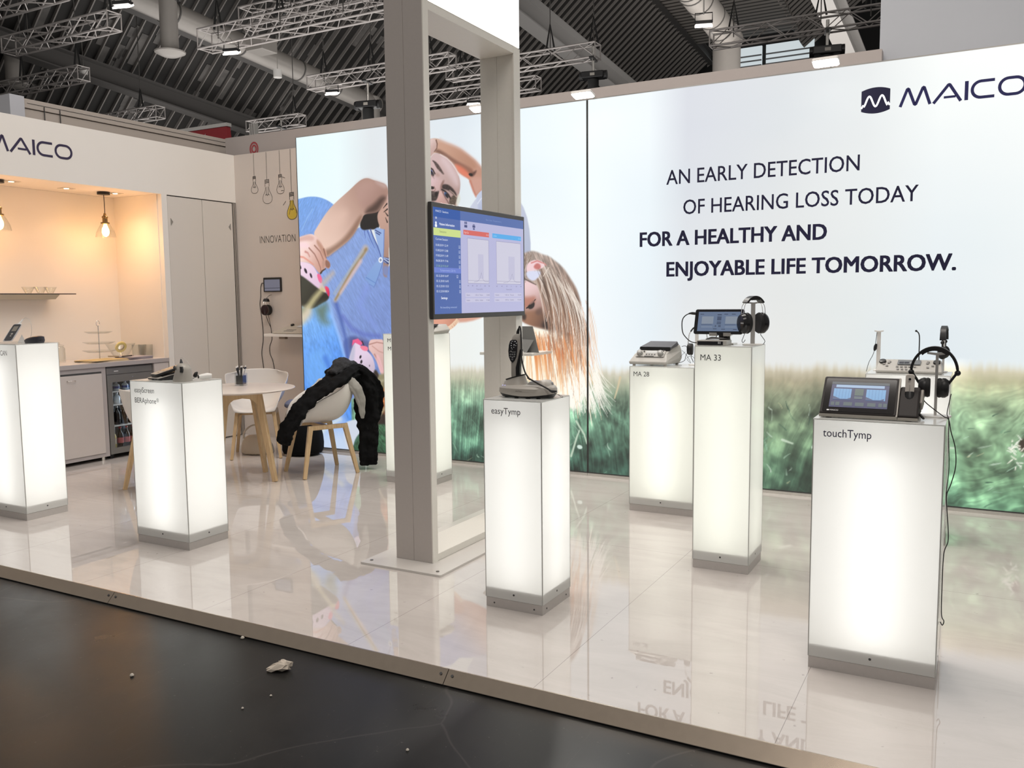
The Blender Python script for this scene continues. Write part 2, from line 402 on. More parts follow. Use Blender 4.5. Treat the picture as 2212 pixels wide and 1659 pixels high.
# ------------------------------------------------------------------ pedestals: acrylic shells lit by a tube inside
def acrylic():
    m = bpy.data.materials.new('opal_acrylic'); m.use_nodes = True; nt = m.node_tree
    out = nt.nodes['Material Output']; nt.nodes.remove(nt.nodes['Principled BSDF'])
    tr = nt.nodes.new('ShaderNodeBsdfTranslucent'); tr.inputs['Color'].default_value = (.93, .935, .92, 1)
    df = nt.nodes.new('ShaderNodeBsdfDiffuse'); df.inputs['Color'].default_value = (.85, .85, .83, 1)
    gl = nt.nodes.new('ShaderNodeBsdfGlossy'); gl.inputs['Roughness'].default_value = .12; gl.inputs['Color'].default_value = (.9, .9, .9, 1)
    m1 = nt.nodes.new('ShaderNodeMixShader'); m1.inputs[0].default_value = .55
    nt.links.new(tr.outputs[0], m1.inputs[1]); nt.links.new(df.outputs[0], m1.inputs[2])
    fr = nt.nodes.new('ShaderNodeFresnel'); fr.inputs['IOR'].default_value = 1.3
    m2 = nt.nodes.new('ShaderNodeMixShader'); nt.links.new(fr.outputs[0], m2.inputs[0])
    nt.links.new(m1.outputs[0], m2.inputs[1]); nt.links.new(gl.outputs[0], m2.inputs[2]); nt.links.new(m2.outputs[0], out.inputs['Surface'])
    return m
ACR = acrylic()
def tubemat(name, c, s): return mat(name, (.8, .8, .8), .5, emit=c, es=s)
TUBE_A = tubemat('tube_light_neutral', (1.0, .985, .955), 2.25)
TUBE_B = tubemat('tube_light_greenish', (.985, 1.0, .885), 1.95)
SEAM = mat('acrylic_seam', (.42, .42, .40), .4)
LIDM = ACR
PLINTH = mat('plinth_grey', (.48, .45, .43), .4, .2, noise=.05, nscale=70)
def pedestal(x0, x1, y0, y1, h, label, lines, tube=TUBE_A, yt=None, es=1.0):
    cx, cy = (x0 + x1) / 2, (y0 + y1) / 2; a, b = (x1 - x0) / 2, (y1 - y0) / 2
    t = thing('display_pedestal', label, 'pedestal', (cx, cy, 0), 0, 'lit display pedestals')
    p = MB().box(-a + .002, a - .002, -b + .002, b - .002, 0, .046).build('plinth', PLINTH, t)
    for sx in (-.7, .7) if es == 2 else ():
        MB().cyl((sx * a, -b + .0025, .022), (sx * a, -b + .0005, .022), .004, 8).build('screw', ALUD, p)
        MB().cyl((a - .0025, sx * b, .022), (a - .0005, sx * b, .022), .004, 8).build('screw', ALUD, p)
    MB().box(-a + .004, a - .004, -b + .004, b - .004, .048, .098).build('inner_base', mat('inner_base_grey', (.62, .61, .58), .6), t)
    MB().box(-a, a, -b, b, .0475, h - .0055).build('acrylic_shell', ACR, t)
    MB().box(-a, a, -b, b, h - .0045, h).build('lid', LIDM, t)
    s = MB()
    for sx in (-1, 1):
        for sy in (-1, 1):
            s.box(sx * (a - .0016) - .0019, sx * (a - .0016) + .0019, sy * (b - .0016) - .0019, sy * (b - .0016) + .0019, .0475, h - .005)
    s.build('corner_joint', SEAM, t)
    MB().cyl((0, -b - .0006, .074), (0, -b + .001, .074), .005, 10).build('screw', ALUD, t)
    MB().cyl((a - .001, 0, .074), (a + .0006, 0, .074), .005, 10).build('screw', ALUD, t)
    MB().prism([(a * .52 * math.cos(k * .2618), b * .52 * math.sin(k * .2618)) for k in range(24)], .115, h - .09).build('light_column', tube, t)
    for (s_, xx, zz, ww, hh, mt) in lines:
        mm = frame((xx - cx, -b - .0012, zz), (1, 0, 0), (0, 0, 1), (0, -1, 0))
        text('lettering', s_, mm, ww, hh, mt, t)
    return t
pedestal(-6.05, -5.597, 3.425, 3.725, 1.188, 'tall lit white pedestal at the left edge marked SCAN', [('SCAN', -5.785, 1.112, .09, .033, INK)])
pedestal(-4.493, -4.043, 3.432, 3.732, .99, 'low lit white pedestal marked easyScreen BERAphone', [('easyScreen', -4.452, .920, .172, .031, INK), ('BERAphone', -4.452, .858, .186, .031, INK), ('\u00ae', -4.262, .868, .02, .0225, INK)])
pedestal(-2.03, -1.728, 3.435, 3.737, .991, 'lit white pedestal marked easyTymp beside the grey portal frame', [('easyTymp', -1.986, .925, .152, .029, INK)], es=2)
pedestal(-4.17, -3.737, 5.512, 5.812, 1.19, 'tall lit white pedestal partly hidden behind the grey portal frame', [('M', -4.126, 1.124, .031, .029, INK), ('M', -4.124, 1.059, .031, .029, INK)], TUBE_B)
pedestal(-2.092, -1.645, 5.49, 5.79, .993, 'lit white pedestal marked MA 28 by the backlit wall', [('MA 28', -2.062, .926, .11, .031, INK)], TUBE_B)
pedestal(-1.333, -1.033, 4.45, 4.75, 1.197, 'tall lit white pedestal marked MA 33', [('MA 33', -1.300, 1.121, .108, .031, INK)], TUBE_B)
pedestal(-.558, -.106, 3.42, 3.72, .986, 'nearest lit white pedestal at the right marked touchTymp', [('touchTymp', -.521, .919, .171, .030, NAVY)])
pedestal(-.605, -.152, 5.49, 5.79, .99, 'lit white pedestal behind the touchTymp one, mostly hidden', [], TUBE_A)
# ---- painter: layers of soft-edged shapes evaluated on points of the wall plane (millimetres)
def _h(ix, iy, s):
    n = (ix * 374761393 + iy * 668265263 + s * 974634777) & 0xffffffff
    n = ((n ^ (n >> 13)) * 1274126177) & 0xffffffff
    return ((n ^ (n >> 16)) & 0xffff) / 65535.0
def vnoise(x, y, s=0):
    ix = np.floor(x).astype(np.int64); iy = np.floor(y).astype(np.int64); fx = x - ix; fy = y - iy
    fx = fx * fx * (3 - 2 * fx); fy = fy * fy * (3 - 2 * fy)
    a = _h(ix, iy, s); b = _h(ix + 1, iy, s); c = _h(ix, iy + 1, s); d = _h(ix + 1, iy + 1, s)
    return (a * (1 - fx) + b * fx) * (1 - fy) + (c * (1 - fx) + d * fx) * fy
def fbm(x, y, s=0, o=4):
    t = 0; a = .5
    for i in range(o):
        t = t + a * vnoise(x * 2 ** i, y * 2 ** i, s + i); a *= .5
    return t
def segd(px, py, a, b):
    dx, dy = b[0] - a[0], b[1] - a[1]; L = dx * dx + dy * dy + 1e-9
    t = np.clip(((px - a[0]) * dx + (py - a[1]) * dy) / L, 0, 1)
    return np.hypot(px - a[0] - t * dx, py - a[1] - t * dy), t
class Paint:
    def __init__(s, x, z): s.x = x; s.z = z; s.c = np.zeros((len(x), 3))
    def mix(s, m, a, col):
        s.c[m] += (col - s.c[m]) * a[:, None]
    def box(s, pts, pad):
        p = np.array(pts, float)
        return np.nonzero((s.x > p[:, 0].min() - pad) & (s.x < p[:, 0].max() + pad) & (s.z > p[:, 1].min() - pad) & (s.z < p[:, 1].max() + pad))[0], p
    def poly(s, pts, c0, c1=None, g=None, soft=6, al=1.0, tx=None, sm=1):
        pts = np.array(pts, float).reshape(-1, 2)
        if sm:                                                   # round the outline (Chaikin)
            for _ in range(2):
                q = np.roll(pts, -1, 0); pts = np.stack([pts * .75 + q * .25, pts * .25 + q * .75], 1).reshape(-1, 2)
        m, p = s.box(pts, soft * 2)
        if not len(m): return
        x, z = s.x[m], s.z[m]; d = np.full(len(m), 1e9); ins = np.zeros(len(m), bool)
        for i in range(len(p)):
            a, b = p[i], p[(i + 1) % len(p)]
            d = np.minimum(d, segd(x, z, a, b)[0])
            cr = (a[1] > z) != (b[1] > z)
            if cr.any(): ins ^= cr & (x < (b[0] - a[0]) * (z - a[1]) / (b[1] - a[1] + 1e-12) + a[0])
        sd = np.where(ins, d, -d); a = np.clip(sd / soft * .5 + .5, 0, 1); a = a * a * (3 - 2 * a) * al
        col = np.array(c0, float)[None, :] * np.ones((len(m), 1))
        if c1 is not None:
            dx, dz = g[2] - g[0], g[3] - g[1]; t = np.clip(((x - g[0]) * dx + (z - g[1]) * dz) / (dx * dx + dz * dz), 0, 1)
            t = (t * t * (3 - 2 * t))[:, None]; col = col * (1 - t) + np.array(c1, float) * t
        if tx:
            sx, sz, ang, amp = tx; ca, sa = math.cos(ang), math.sin(ang)
            n = fbm((x * ca + z * sa) / sx, (-x * sa + z * ca) / sz, 3) - .47
            col = col * (1 + n[:, None] * amp * 2)
        s.mix(m, a, col)
    def line(s, pts, w0, w1, col, soft=4, al=1.0, col1=None, tp=0):
        pts = np.array(pts, float).reshape(-1, 2); m, p = s.box(pts, max(w0, w1) + soft * 2)
        if not len(m): return
        x, z = s.x[m], s.z[m]; k = len(p) - 1; best = np.full(len(m), -1e9); tt = np.zeros(len(m))
        for i in range(k):
            d, t = segd(x, z, p[i], p[i + 1]); u = (i + t) / k; v = (w0 + (w1 - w0) * u) / 2 * (np.clip(u * 4 + .1, 0, 1) if tp else 1) - d
            q = v > best; best = np.where(q, v, best); tt = np.where(q, u, tt)
        a = np.clip(best / soft + .5, 0, 1) * al
        c = np.array(col, float)[None, :] * np.ones((len(m), 1))
        if col1 is not None: c = c * (1 - tt[:, None]) + np.array(col1, float) * tt[:, None]
        s.mix(m, a, c)
    def oval(s, cx, cz, rx, rz, ang, col, soft=6, al=1.0):
        m, p = s.box([(cx - max(rx, rz), cz - max(rx, rz)), (cx + max(rx, rz), cz + max(rx, rz))], soft * 2)
        if not len(m): return
        x, z = s.x[m] - cx, s.z[m] - cz; ca, sa = math.cos(ang), math.sin(ang)
        r = np.hypot((x * ca + z * sa) / rx, (-x * sa + z * ca) / rz); d = (1 - r) * min(rx, rz)
        s.mix(m, np.clip(d / soft + .5, 0, 1) * al, np.array(col, float))
    def strands(s, txt):
        v = [int(a) for a in txt.split()]
        for i in range(0, len(v), 11):
            x0, z0, mx, mz, x1, z1, w0, w1, c, al, c1 = v[i:i + 11]
            pts = [(x0 + 2 * t * (1 - t) * mx + t * t * x1, z0 + 2 * t * (1 - t) * mz + t * t * z1) for t in (0, .2, .4, .6, .8, 1)]
            s.line(pts, w0, w1, s.pal[c], 4, al / 10, s.pal[c1], 1)
def backdrop(pt):
    x, z = pt.x / 1000, pt.z / 1000
    kx = [-5.85, -5.35, -4.95, -4.0, -3.45, -2.8, -2.3, -2.0, -1.3, -.75, -.3, .2]  # sky tones carry the panel's uneven backlight, put into the print colour
    hi = np.array([(232, 251, 254), (236, 251, 253), (224, 230, 234), (222, 231, 238), (234, 245, 250), (243, 252, 255), (240, 248, 252), (216, 220, 228), (222, 226, 229), (233, 236, 236), (249, 252, 250), (252, 254, 252)], float)
    lo = np.array([(232, 249, 252), (232, 246, 248), (232, 234, 233), (234, 238, 235), (240, 245, 246), (240, 247, 250), (228, 238, 244), (226, 230, 232), (226, 228, 226), (224, 230, 230), (222, 231, 236), (228, 236, 238)], float)
    t = np.clip((z - 1.2) / 1.5, 0, 1)[:, None]
    c = np.stack([np.interp(x, kx, lo[:, i]) for i in range(3)], 1) * (1 - t) + np.stack([np.interp(x, kx, hi[:, i]) for i in range(3)], 1) * t
    n = fbm(x * .9 + 7, z * 2.2, 11, 3) - .45
    c = c + n[:, None] * np.array([10, 6, 4])
    zh = np.interp(x, [-5.8, -4.0, -2.6, -1.2, .2], [.83, .85, .885, .95, .97]) + (fbm(x * 3, z * 0, 5) - .45) * .05 + (vnoise(x * 60, z * 6, 9) - .5) * .03
    d = zh - z
    kd = [-.04, .02, .10, .22, .36, .55, .75, .95]
    ga = np.array([(230, 234, 230), (214, 208, 190), (180, 182, 158), (140, 166, 140), (110, 148, 124), (92, 130, 108), (66, 102, 86), (50, 82, 70)], float)
    gb = np.array([(232, 236, 232), (214, 206, 180), (186, 184, 148), (160, 178, 142), (144, 174, 138), (136, 172, 134), (120, 158, 122), (88, 128, 100)], float)
    gc = np.array([(230, 232, 228), (205, 196, 174), (168, 160, 134), (132, 140, 114), (106, 124, 98), (86, 110, 86), (66, 94, 74), (56, 82, 66)], float)
    m = np.nonzero(d > -.05)[0]
    if len(m):
        xm, zm, dm = x[m], z[m], d[m]
        f3 = lambda g: np.stack([np.interp(dm, kd, g[:, i]) for i in range(3)], 1)
        wb = np.clip((xm + .35) / .3, 0, 1)[:, None]; wc = np.clip((xm + 2.3) / .9, 0, 1)[:, None] * (1 - wb)
        g = f3(ga) * (1 - wb) * (1 - wc) + f3(gb) * wb + f3(gc) * wc
        wx = xm + (fbm(xm * 3, zm * 3, 21) - .47) * .35; wz = zm + (fbm(xm * 3, zm * 3, 31) - .47) * .35
        ang = .9 + 1.1 * np.sin(xm * 2.3) * (1 - wb[:, 0]) - .45 * wb[:, 0]
        u = wx * np.cos(ang) + wz * np.sin(ang); v = -wx * np.sin(ang) + wz * np.cos(ang)
        n1 = fbm(u * 3, v * 13, 41, 3) - .45; n2 = fbm(xm * 5, zm * 5, 51, 4) - .47; n3 = fbm(xm * 13 + zm * 5, zm * 11 - xm * 4, 61, 3) - .45; n4 = fbm(u * 14, v * 52, 71, 2) - .38
        amp = np.clip((dm - .04) / .3, 0, 1)[:, None]; nn = (n1 * .62 + n2 * 1.15 + n3 * .8 + n4 * .42 * (1 - wc[:, 0] * .5))[:, None]
        g = g * (1 + amp * nn * 1.05) + amp * np.clip(nn - .12, 0, 1) * np.array([62, 62, 46])
        a = np.clip((dm + .05) / .09, 0, 1)[:, None]
        c[m] = c[m] * (1 - a) + g * a
    pt.c[:] = c
def artwork(pt):
    P, L, O, ST = pt.poly, pt.line, pt.oval, pt.strands
    pt.pal=[(176,104,66),(252,220,180),(150,92,62),(240,196,150),(206,116,66),(226,140,84),(236,170,120),(255,250,232),(120,100,88),(150,100,74),(206,192,182),(184,164,150),(190,150,126),(226,190,160),(92,74,66),(206,140,100),(228,216,208),(160,140,126),(240,232,226),(140,112,96),(220,170,136),(250,226,200),(232,206,186),(196,150,124),(206,120,76),(246,232,220),(254,250,240),(252,248,236),(220,208,200),(160,140,128),(70,56,50),(150,110,84),(132,108,96),(104,84,74),(84,66,58),(236,224,212),(222,206,192),(246,238,228),(214,112,50),(250,210,160),(226,128,66),(190,94,46),(40,70,58),(60,84,66),(190,190,150),(176,206,182),(206,222,206),(150,186,160),(110,160,130),(60,96,78),(90,120,96),(150,160,130),(250,246,230),(236,240,226)]
    P([-5006,1492,-4758,1824,-4300,1972,-4062,1803,-4044,1481,-4194,1238,-4494,1153,-4770,551,-5206,443],(126,152,212),(112,136,200),(-4842,1659,-4243,1238),tx=(60,9,-1.0,0.18))
    P([-4915,2332,-4713,2484,-4456,2667,-4307,2714,-4049,2437,-4031,2160,-4178,1967,-4475,1898,-4730,1886,-4842,1995],(206,176,168),(176,140,130),(-4713,2484,-4178,1967))
    P([-4443,2182,-4220,2290,-4102,2163,-4203,1968,-4450,1917],(60,46,40),soft=14)
    P([-3841,2352,-3569,2403,-3352,2199,-3313,1741,-3446,1552,-3715,1635,-3991,1801,-4034,2041],(196,202,220),(174,182,206),(-3796,2303,-3534,1631))
    P([-4328,1811,-3944,1799,-3625,1594,-3720,1320,-4001,1239,-4341,1279],(120,142,206),(214,160,140),(-4283,1647,-3953,1279),soft=14)
    P([-6373,2058,-6109,2405,-5840,2432,-5705,2450,-5551,2431,-5402,2358,-5280,2227,-5178,2008,-5282,1711,-5561,1498,-5823,1501,-5903,1681],(118,164,230),(132,160,222),(-5810,2431,-5377,1844),tx=(40,7,1.0,0.12))
    P([-5548,1805,-5345,1955,-5146,2135,-4985,2127,-4774,1657,-4765,1066,-4862,978,-5203,532,-5491,383,-5835,1231,-5823,1501],(134,162,218),(120,144,204),(-5547,1849,-4832,1107),tx=(60,9,-1.0,0.12))
    P([-6144,1686,-5615,1587,-5477,1321,-5373,1079,-5303,837,-5257,573,-5280,-370,-6251,-466],(120,178,246),(86,146,232),(-5744,1276,-5590,784),soft=14,tx=(50,14,-1.2,0.16))
    P([-5373,1079,-5292,838,-5224,566,-5091,581,-5026,888,-5170,1147],(78,100,164),soft=19,al=0.7)
    L([-5506,1447,-5457,1289,-5390,1117,-5333,931,-5310,817],42.3,23.5,(150,192,252),28,al=0.8)
    L([-5414,1432,-5357,1261,-5309,1089,-5293,911],47,18.8,(66,92,170),38,al=0.75)
    L([-5337,1303,-5233,1190,-5092,1135,-4916,1122],37.6,37.6,(86,100,186),42,al=0.6)
    L([-5042,1569,-5136,1402,-4966,1220],75.2,47,(130,152,226),66,al=0.5)
    P([-5840,950,-5514,1014,-5485,797,-5530,607,-5846,594],(120,182,248),soft=66,al=0.6)
    L([-5565,904,-5496,760,-5456,610],65.8,47,(64,118,214),47,al=0.7)
    P([-6206,439,-5302,571,-5280,-370,-6251,-466],(120,165,240),(215,225,240),(-5663,419,-5620,57),soft=47,al=0.85)
    L([-5769,23,-5613,217,-5408,320],56.4,37.6,(235,238,225),47,al=0.7)
    L([-5816,2129,-5735,2247,-5665,2328],9.4,9.4,(150,190,240),al=0.7)
    P([-5071,2239,-4930,2306,-4810,2346,-4782,2297,-4846,2260,-4886,2222,-4872,2119,-4933,2099,-4997,2105,-5076,2098,-5110,2145],(14,11,14),soft=9)
    P([-4778,2386,-4779,1658,-4862,1668,-4842,1827,-4836,1994,-4871,2059,-4874,2121,-4899,2173,-4902,2240,-4853,2295,-4804,2358],(196,158,142),(160,126,112),(-4874,2288,-4798,1700))
    L([-4790,2324,-4833,2286],14.1,4.7,(40,30,28))
    L([-4786,2275,-4828,2252],14.1,4.7,(40,30,28))
    L([-4783,2216,-4813,2251],14.1,4.7,(40,30,28))
    L([-4790,2159,-4809,2201],14.1,4.7,(40,30,28))
    P([-4942,2100,-4906,2118,-4827,2094,-4837,1929,-4849,1807,-4906,1674,-4959,1574,-5007,1609,-5063,1655,-4959,1776,-4872,1852,-4904,1954],(150,176,222),(126,160,214),(-4881,2080,-5002,1620),sm=0)
    L([-4827,2094,-4837,1929,-4849,1807,-4906,1674,-4959,1574],9.4,7.1,(96,124,190),al=0.9)
    L([-4984,2102,-4951,2028,-4904,1942,-4872,1852],14.1,9.4,(70,92,160))
    L([-5019,2092,-4980,2001,-4940,1933],11.8,4.7,(80,104,176))
    L([-5055,2094,-5043,2026],9.4,4.7,(84,106,178))
    L([-4928,2094,-4866,2063],9.4,9.4,(50,62,120))
    L([-4921,2071,-4880,2050],9.4,9.4,(50,62,120))
    O(-4876,1821,24,26,-0.00,(238,240,245),5)
    O(-4876,1821,12,13,-0.00,(130,140,170),5)
    P([-4841,1846,-4782,1838,-4784,1777,-4832,1795,-4842,1807],(52,62,110),sm=0)
    L([-4838,1829,-4787,1799],9.4,9.4,(190,205,235))
    L([-4838,1840,-4783,1824],7.1,9.4,(170,190,230))
    L([-4838,1807,-4812,1790],7.1,4.7,(150,170,220))
    P([-4847,1779,-4764,1749,-4764,1660,-4864,1684],(110,140,210),soft=19,al=0.7)
    L([-5048,1666,-4943,1613],7.5,5.6,(92,128,196))
    L([-5014,1603,-4958,1577],7.1,4.7,(100,134,200))
    L([-5046,1931,-5143,1816,-5250,1682,-5421,1459],61.1,37.6,(196,176,160),38,al=0.85)
    L([-5039,1925,-5219,1727,-5421,1465],28.2,18.8,(150,128,92),19,al=0.95)
    L([-5107,1815,-5221,1681,-5359,1528],37.6,23.5,(222,190,186),28,al=0.7)
    L([-5076,1904,-5218,1761,-5434,1523],23.5,18.8,(170,178,180),24,al=0.7)
    P([-5671,2094,-5617,2156,-5539,2244,-5462,2317,-5369,2381,-5276,2437,-5204,2481,-5131,2530,-5060,2566,-4999,2570,-4940,2547,-4872,2526,-4788,2496,-4769,2431,-4788,2382,-4819,2333,-4880,2262,-4932,2248,-5054,2245,-5073,2205,-5109,2159,-5165,2078,-5239,2012,-5340,1953,-5442,1900,-5515,1860,-5551,1933,-5621,2042],(232,200,184),(172,136,122),(-5596,2026,-4911,2457))
    P([-5150,2497,-5061,2546,-4983,2553,-4898,2514,-4789,2466,-4792,2392,-4896,2304,-4992,2269,-5052,2293,-5120,2365],(182,146,136),(152,116,104),(-5026,2506,-4822,2285),soft=47,al=0.8)
    P([-4792,2382,-4836,2334,-4889,2270,-4941,2249,-5045,2251,-5017,2291,-4930,2333,-4851,2396],(70,50,44),soft=33,al=0.9)
    P([-5515,1860,-5442,1900,-5340,1953,-5239,2012,-5165,2078,-5109,2159,-5071,2239,-5116,2221,-5199,2128,-5310,2029,-5449,1957,-5542,1932],(128,94,76),soft=28,al=0.75)
    P([-5560,2167,-5437,2259,-5326,2309,-5229,2282,-5286,2181,-5416,2090,-5537,2067],(226,192,176),soft=66,al=0.6)
    P([-4923,2536,-4872,2525,-4788,2492,-4798,2459,-4881,2499],(196,170,166),soft=24,al=0.7)
    P([-5943,1851,-5853,1837,-5779,1829,-5688,1800,-5630,1719,-5573,1619,-5531,1525,-5629,1567,-5749,1639,-5855,1710,-5948,1745],(240,214,232),(226,196,220),(-5838,1814,-5616,1565))
    P([-5949,1721,-5855,1713,-5748,1651,-5629,1570,-5531,1530,-5491,1492,-5527,1454,-5588,1431,-5682,1385,-5776,1373,-5860,1415,-5963,1416],(56,58,48),(34,30,22),(-5817,1635,-5563,1454),soft=12)
    P([-5621,1573,-5552,1583,-5524,1530,-5576,1543],(226,196,160),soft=9)
    P([-5638,1714,-5600,1713,-5571,1659,-5581,1619,-5611,1628,-5635,1678],(238,104,150))
    P([-5555,1598,-5506,1588,-5489,1553,-5489,1501,-5506,1492,-5531,1542],(238,70,110),(206,40,84),(-5557,1586,-5498,1497))
    O(-5851,1787,14,26,0.61,(44,30,48))
    O(-5779,1745,14,28,0.52,(40,28,46))
    O(-5714,1698,12,25,0.44,(48,34,52))
    L([-5565,1619,-5441,1715],61.1,42.3,(196,180,168),47,al=0.75)
    L([-5583,1560,-5678,1479,-5776,1373,-5850,1290,-5892,1242],56.4,94,(196,186,140),47,al=0.85)
    P([-5870,1374,-5759,1397,-5707,1355,-5741,1290,-5829,1231,-5892,1230],(214,202,180),soft=56,al=0.9)
    P([-5682,1397,-5527,1449,-5507,1384,-5548,1290,-5490,1232,-5597,1232,-5662,1326],(96,118,100),soft=66,al=0.85)
    P([-5966,1362,-5845,1409,-5783,1385,-5841,1326,-5967,1326],(150,150,120),soft=38,al=0.8)
    P([-5934,2052,-5768,2086,-5683,2097,-5623,2062,-5579,2020,-5544,1955,-5511,1925,-5510,1873,-5525,1859,-5471,1814,-5473,1768,-5499,1757,-5536,1775,-5549,1741,-5572,1741,-5584,1721,-5603,1713,-5629,1731,-5688,1800,-5779,1829,-5944,1839],(250,222,216),(206,158,142),(-5799,2034,-5518,1848))
    P([-5934,2046,-5807,2076,-5729,2093,-5654,2064,-5671,2024,-5770,2034,-5864,2020,-5935,2023],(214,170,160),soft=19,al=0.8)
    P([-5624,2051,-5544,1955,-5512,1908,-5525,1862,-5555,1886,-5590,1951,-5633,2005],(186,140,118),soft=14,al=0.8)
    P([-5936,2005,-5841,2019,-5763,2016,-5718,1985,-5735,1956,-5812,1971,-5938,1964],(250,216,222),soft=24,al=0.8)
    L([-5727,1962,-5660,1901,-5618,1830,-5593,1771,-5587,1736],14.1,9.4,(150,104,92),8,al=0.85)
    L([-5657,1983,-5591,1922,-5556,1851,-5547,1793],14.1,9.4,(150,104,90),8,al=0.85)
    L([-5545,1944,-5531,1897,-5518,1859],14.1,9.4,(130,88,74),8,al=0.9)
    L([-5775,1928,-5744,1916,-5723,1880],18.8,9.4,(190,120,112),14,al=0.8)
    L([-5863,1884,-5801,1876,-5725,1833,-5680,1802],18.8,9.4,(226,140,120),14,al=0.8)
    P([-5526,1850,-5471,1814,-5473,1768,-5514,1763,-5535,1798],(146,104,88),soft=9)
    P([-5572,1828,-5541,1851,-5536,1781,-5560,1741,-5574,1776],(190,148,132),soft=9,al=0.9)
    L([-5592,1718,-5568,1741,-5530,1758],18.8,9.4,(70,50,40),9)
    P([-5272,1090,-5217,1112,-5093,1099,-5014,1065,-5009,953,-5243,912],(70,62,110),soft=33,al=0.6)
    P([-5201,1077,-5131,1028,-5053,980,-5001,932,-4981,883,-4970,827,-4989,769,-5040,704,-5158,771,-5295,842,-5279,897,-5250,969],(226,206,228),(196,180,196),(-5132,973,-5031,736))
    P([-5239,1019,-5201,1055,-5205,948,-5227,855,-5295,842],(184,184,206),soft=19,al=0.8)
    P([-5227,1083,-5164,1098,-5108,1057,-5131,1032,-5201,1059,-5238,1026],(234,92,140),soft=6,sm=0)
    P([-5149,1021,-5113,1035,-5047,1022,-5048,983,-5106,982],(242,126,152),soft=6)
    O(-5140,925,11,17,-0.52,(30,20,34))
    O(-5131,879,12,18,-0.35,(30,20,34))
    O(-5116,810,17,34,-0.17,(30,20,34))
    O(-5035,788,7,13,-0.00,(60,44,60))
    O(-5036,845,6,9,-0.00,(110,90,110))
    L([-5116,1071,-5095,1036],14.1,9.4,(60,20,40))
    P([-5031,1086,-4970,1095,-4831,1092,-4840,788,-4867,752,-4902,758,-4934,849,-4975,925,-5009,967,-5047,1001],(228,190,184),(206,166,160),(-5021,1062,-4868,806))
    L([-5033,1044,-4944,1066,-4849,1054],11.8,9.4,(170,120,110),8,al=0.8)
    L([-4974,953,-4924,884,-4883,794],14.1,9.4,(176,120,116),8,al=0.8)
    L([-4998,1030,-4921,982,-4852,963],9.4,9.4,(190,140,130),9,al=0.8)
    P([-4966,946,-4922,954,-4866,787,-4884,759,-4918,786],(234,186,190),soft=9,al=0.8)
    P([-5054,713,-4997,776,-4912,770,-4837,781,-4833,548,-4889,459,-4974,490,-5036,583],(150,142,110),(110,98,70),(-5031,736,-4877,503),soft=19)
    P([-4997,776,-4964,821,-4923,753,-4967,716],(52,40,32),soft=14)
    L([-5035,635,-4952,691,-4849,721],28.2,23.5,(176,168,140),24,al=0.8)
    P([-4975,455,-4917,588,-4840,678,-4811,593,-4818,354,-4936,347],(204,120,62),(120,70,40),(-4873,633,-4924,370),soft=14,tx=(8,30,0.5,0.5))
    P([-5099,338,-5041,451,-4944,421,-4838,375,-4820,267,-5047,253],(66,50,40),(44,34,28),(-5042,407,-4884,285),soft=14)
    P([-5302,-33,-5206,131,-5102,249,-5013,286,-4808,311,-4818,-17,-5302,-56],(64,104,74),(40,76,54),(-5047,253,-5056,-14),soft=14,tx=(9,34,0.7,0.7))
    P([-5381,277,-5238,330,-5111,315,-5125,235,-5228,152,-5265,37,-5345,9],(206,214,228),soft=9)
    L([-4824,506,-4963,346,-5077,184],28.2,18.8,(170,160,128),19,al=0.8)
    L([-4936,347,-5093,206,-5052,98,-5111,-18],9.4,4.7,(180,190,150),al=0.7)
    L([-5124,248,-5107,116],18.8,9.4,(230,238,232),9,al=0.8)
    P([-4366,2831,-4315,2850,-4275,2855,-4236,2850,-4211,2842,-4153,2815,-4057,2776,-3986,2741,-3915,2687,-3845,2634,-3799,2583,-3758,2536,-3731,2503,-3714,2396,-3803,2368,-3850,2322,-3873,2373,-3905,2455,-3928,2485,-3976,2512,-4028,2548,-4070,2612,-4137,2674,-4204,2714,-4268,2732,-4314,2689,-4341,2697,-4360,2754],(206,172,154),(188,140,120),(-4329,2815,-3794,2419),soft=6)
    P([-4236,2828,-4153,2806,-4057,2763,-3962,2707,-3878,2644,-3832,2569,-3880,2553,-3936,2589,-4012,2631,-4088,2670,-4175,2717,-4238,2747],(196,150,126),(176,128,104),(-4209,2765,-3930,2584),soft=24,al=0.75)
    P([-4263,2737,-4238,2763,-4175,2733,-4098,2682,-4012,2631,-3926,2588,-3870,2552,-3876,2513,-3909,2511,-3984,2557,-4051,2610,-4132,2669,-4204,2714],(112,76,62),(140,92,74),(-4234,2727,-3930,2545),soft=16,al=0.85)
    P([-4060,2619,-4012,2603,-3955,2567,-3913,2523,-3900,2494,-3919,2484,-3976,2512,-4028,2550],(226,120,92),soft=19,al=0.85)
    P([-3909,2523,-3875,2532,-3837,2549,-3847,2522,-3876,2493,-3904,2501],(86,54,46),soft=12,al=0.9)
    O(-3898,2514,21,12,-0.35,(22,14,14))
    P([-3905,2471,-3876,2489,-3801,2487,-3731,2458,-3737,2399,-3803,2372,-3850,2332,-3882,2405],(206,158,144),soft=28,al=0.7)
    L([-3905,2459,-3873,2377,-3848,2327],18.8,14.1,(190,110,90),14,al=0.7)
    L([-4202,2839,-4144,2810,-4057,2774,-3986,2740,-3915,2686,-3845,2632,-3799,2581,-3758,2534],23.5,18.8,(216,196,190),19,al=0.6)
    P([-4366,2831,-4315,2849,-4266,2851,-4244,2829,-4237,2788,-4253,2761,-4268,2738,-4314,2689,-4341,2695,-4353,2733,-4360,2766],(222,196,190),(196,164,156),(-4329,2835,-4267,2750),soft=6)
    L([-4244,2835,-4234,2803,-4238,2767,-4266,2739],11.8,7.1,(96,64,54),7,al=0.85)
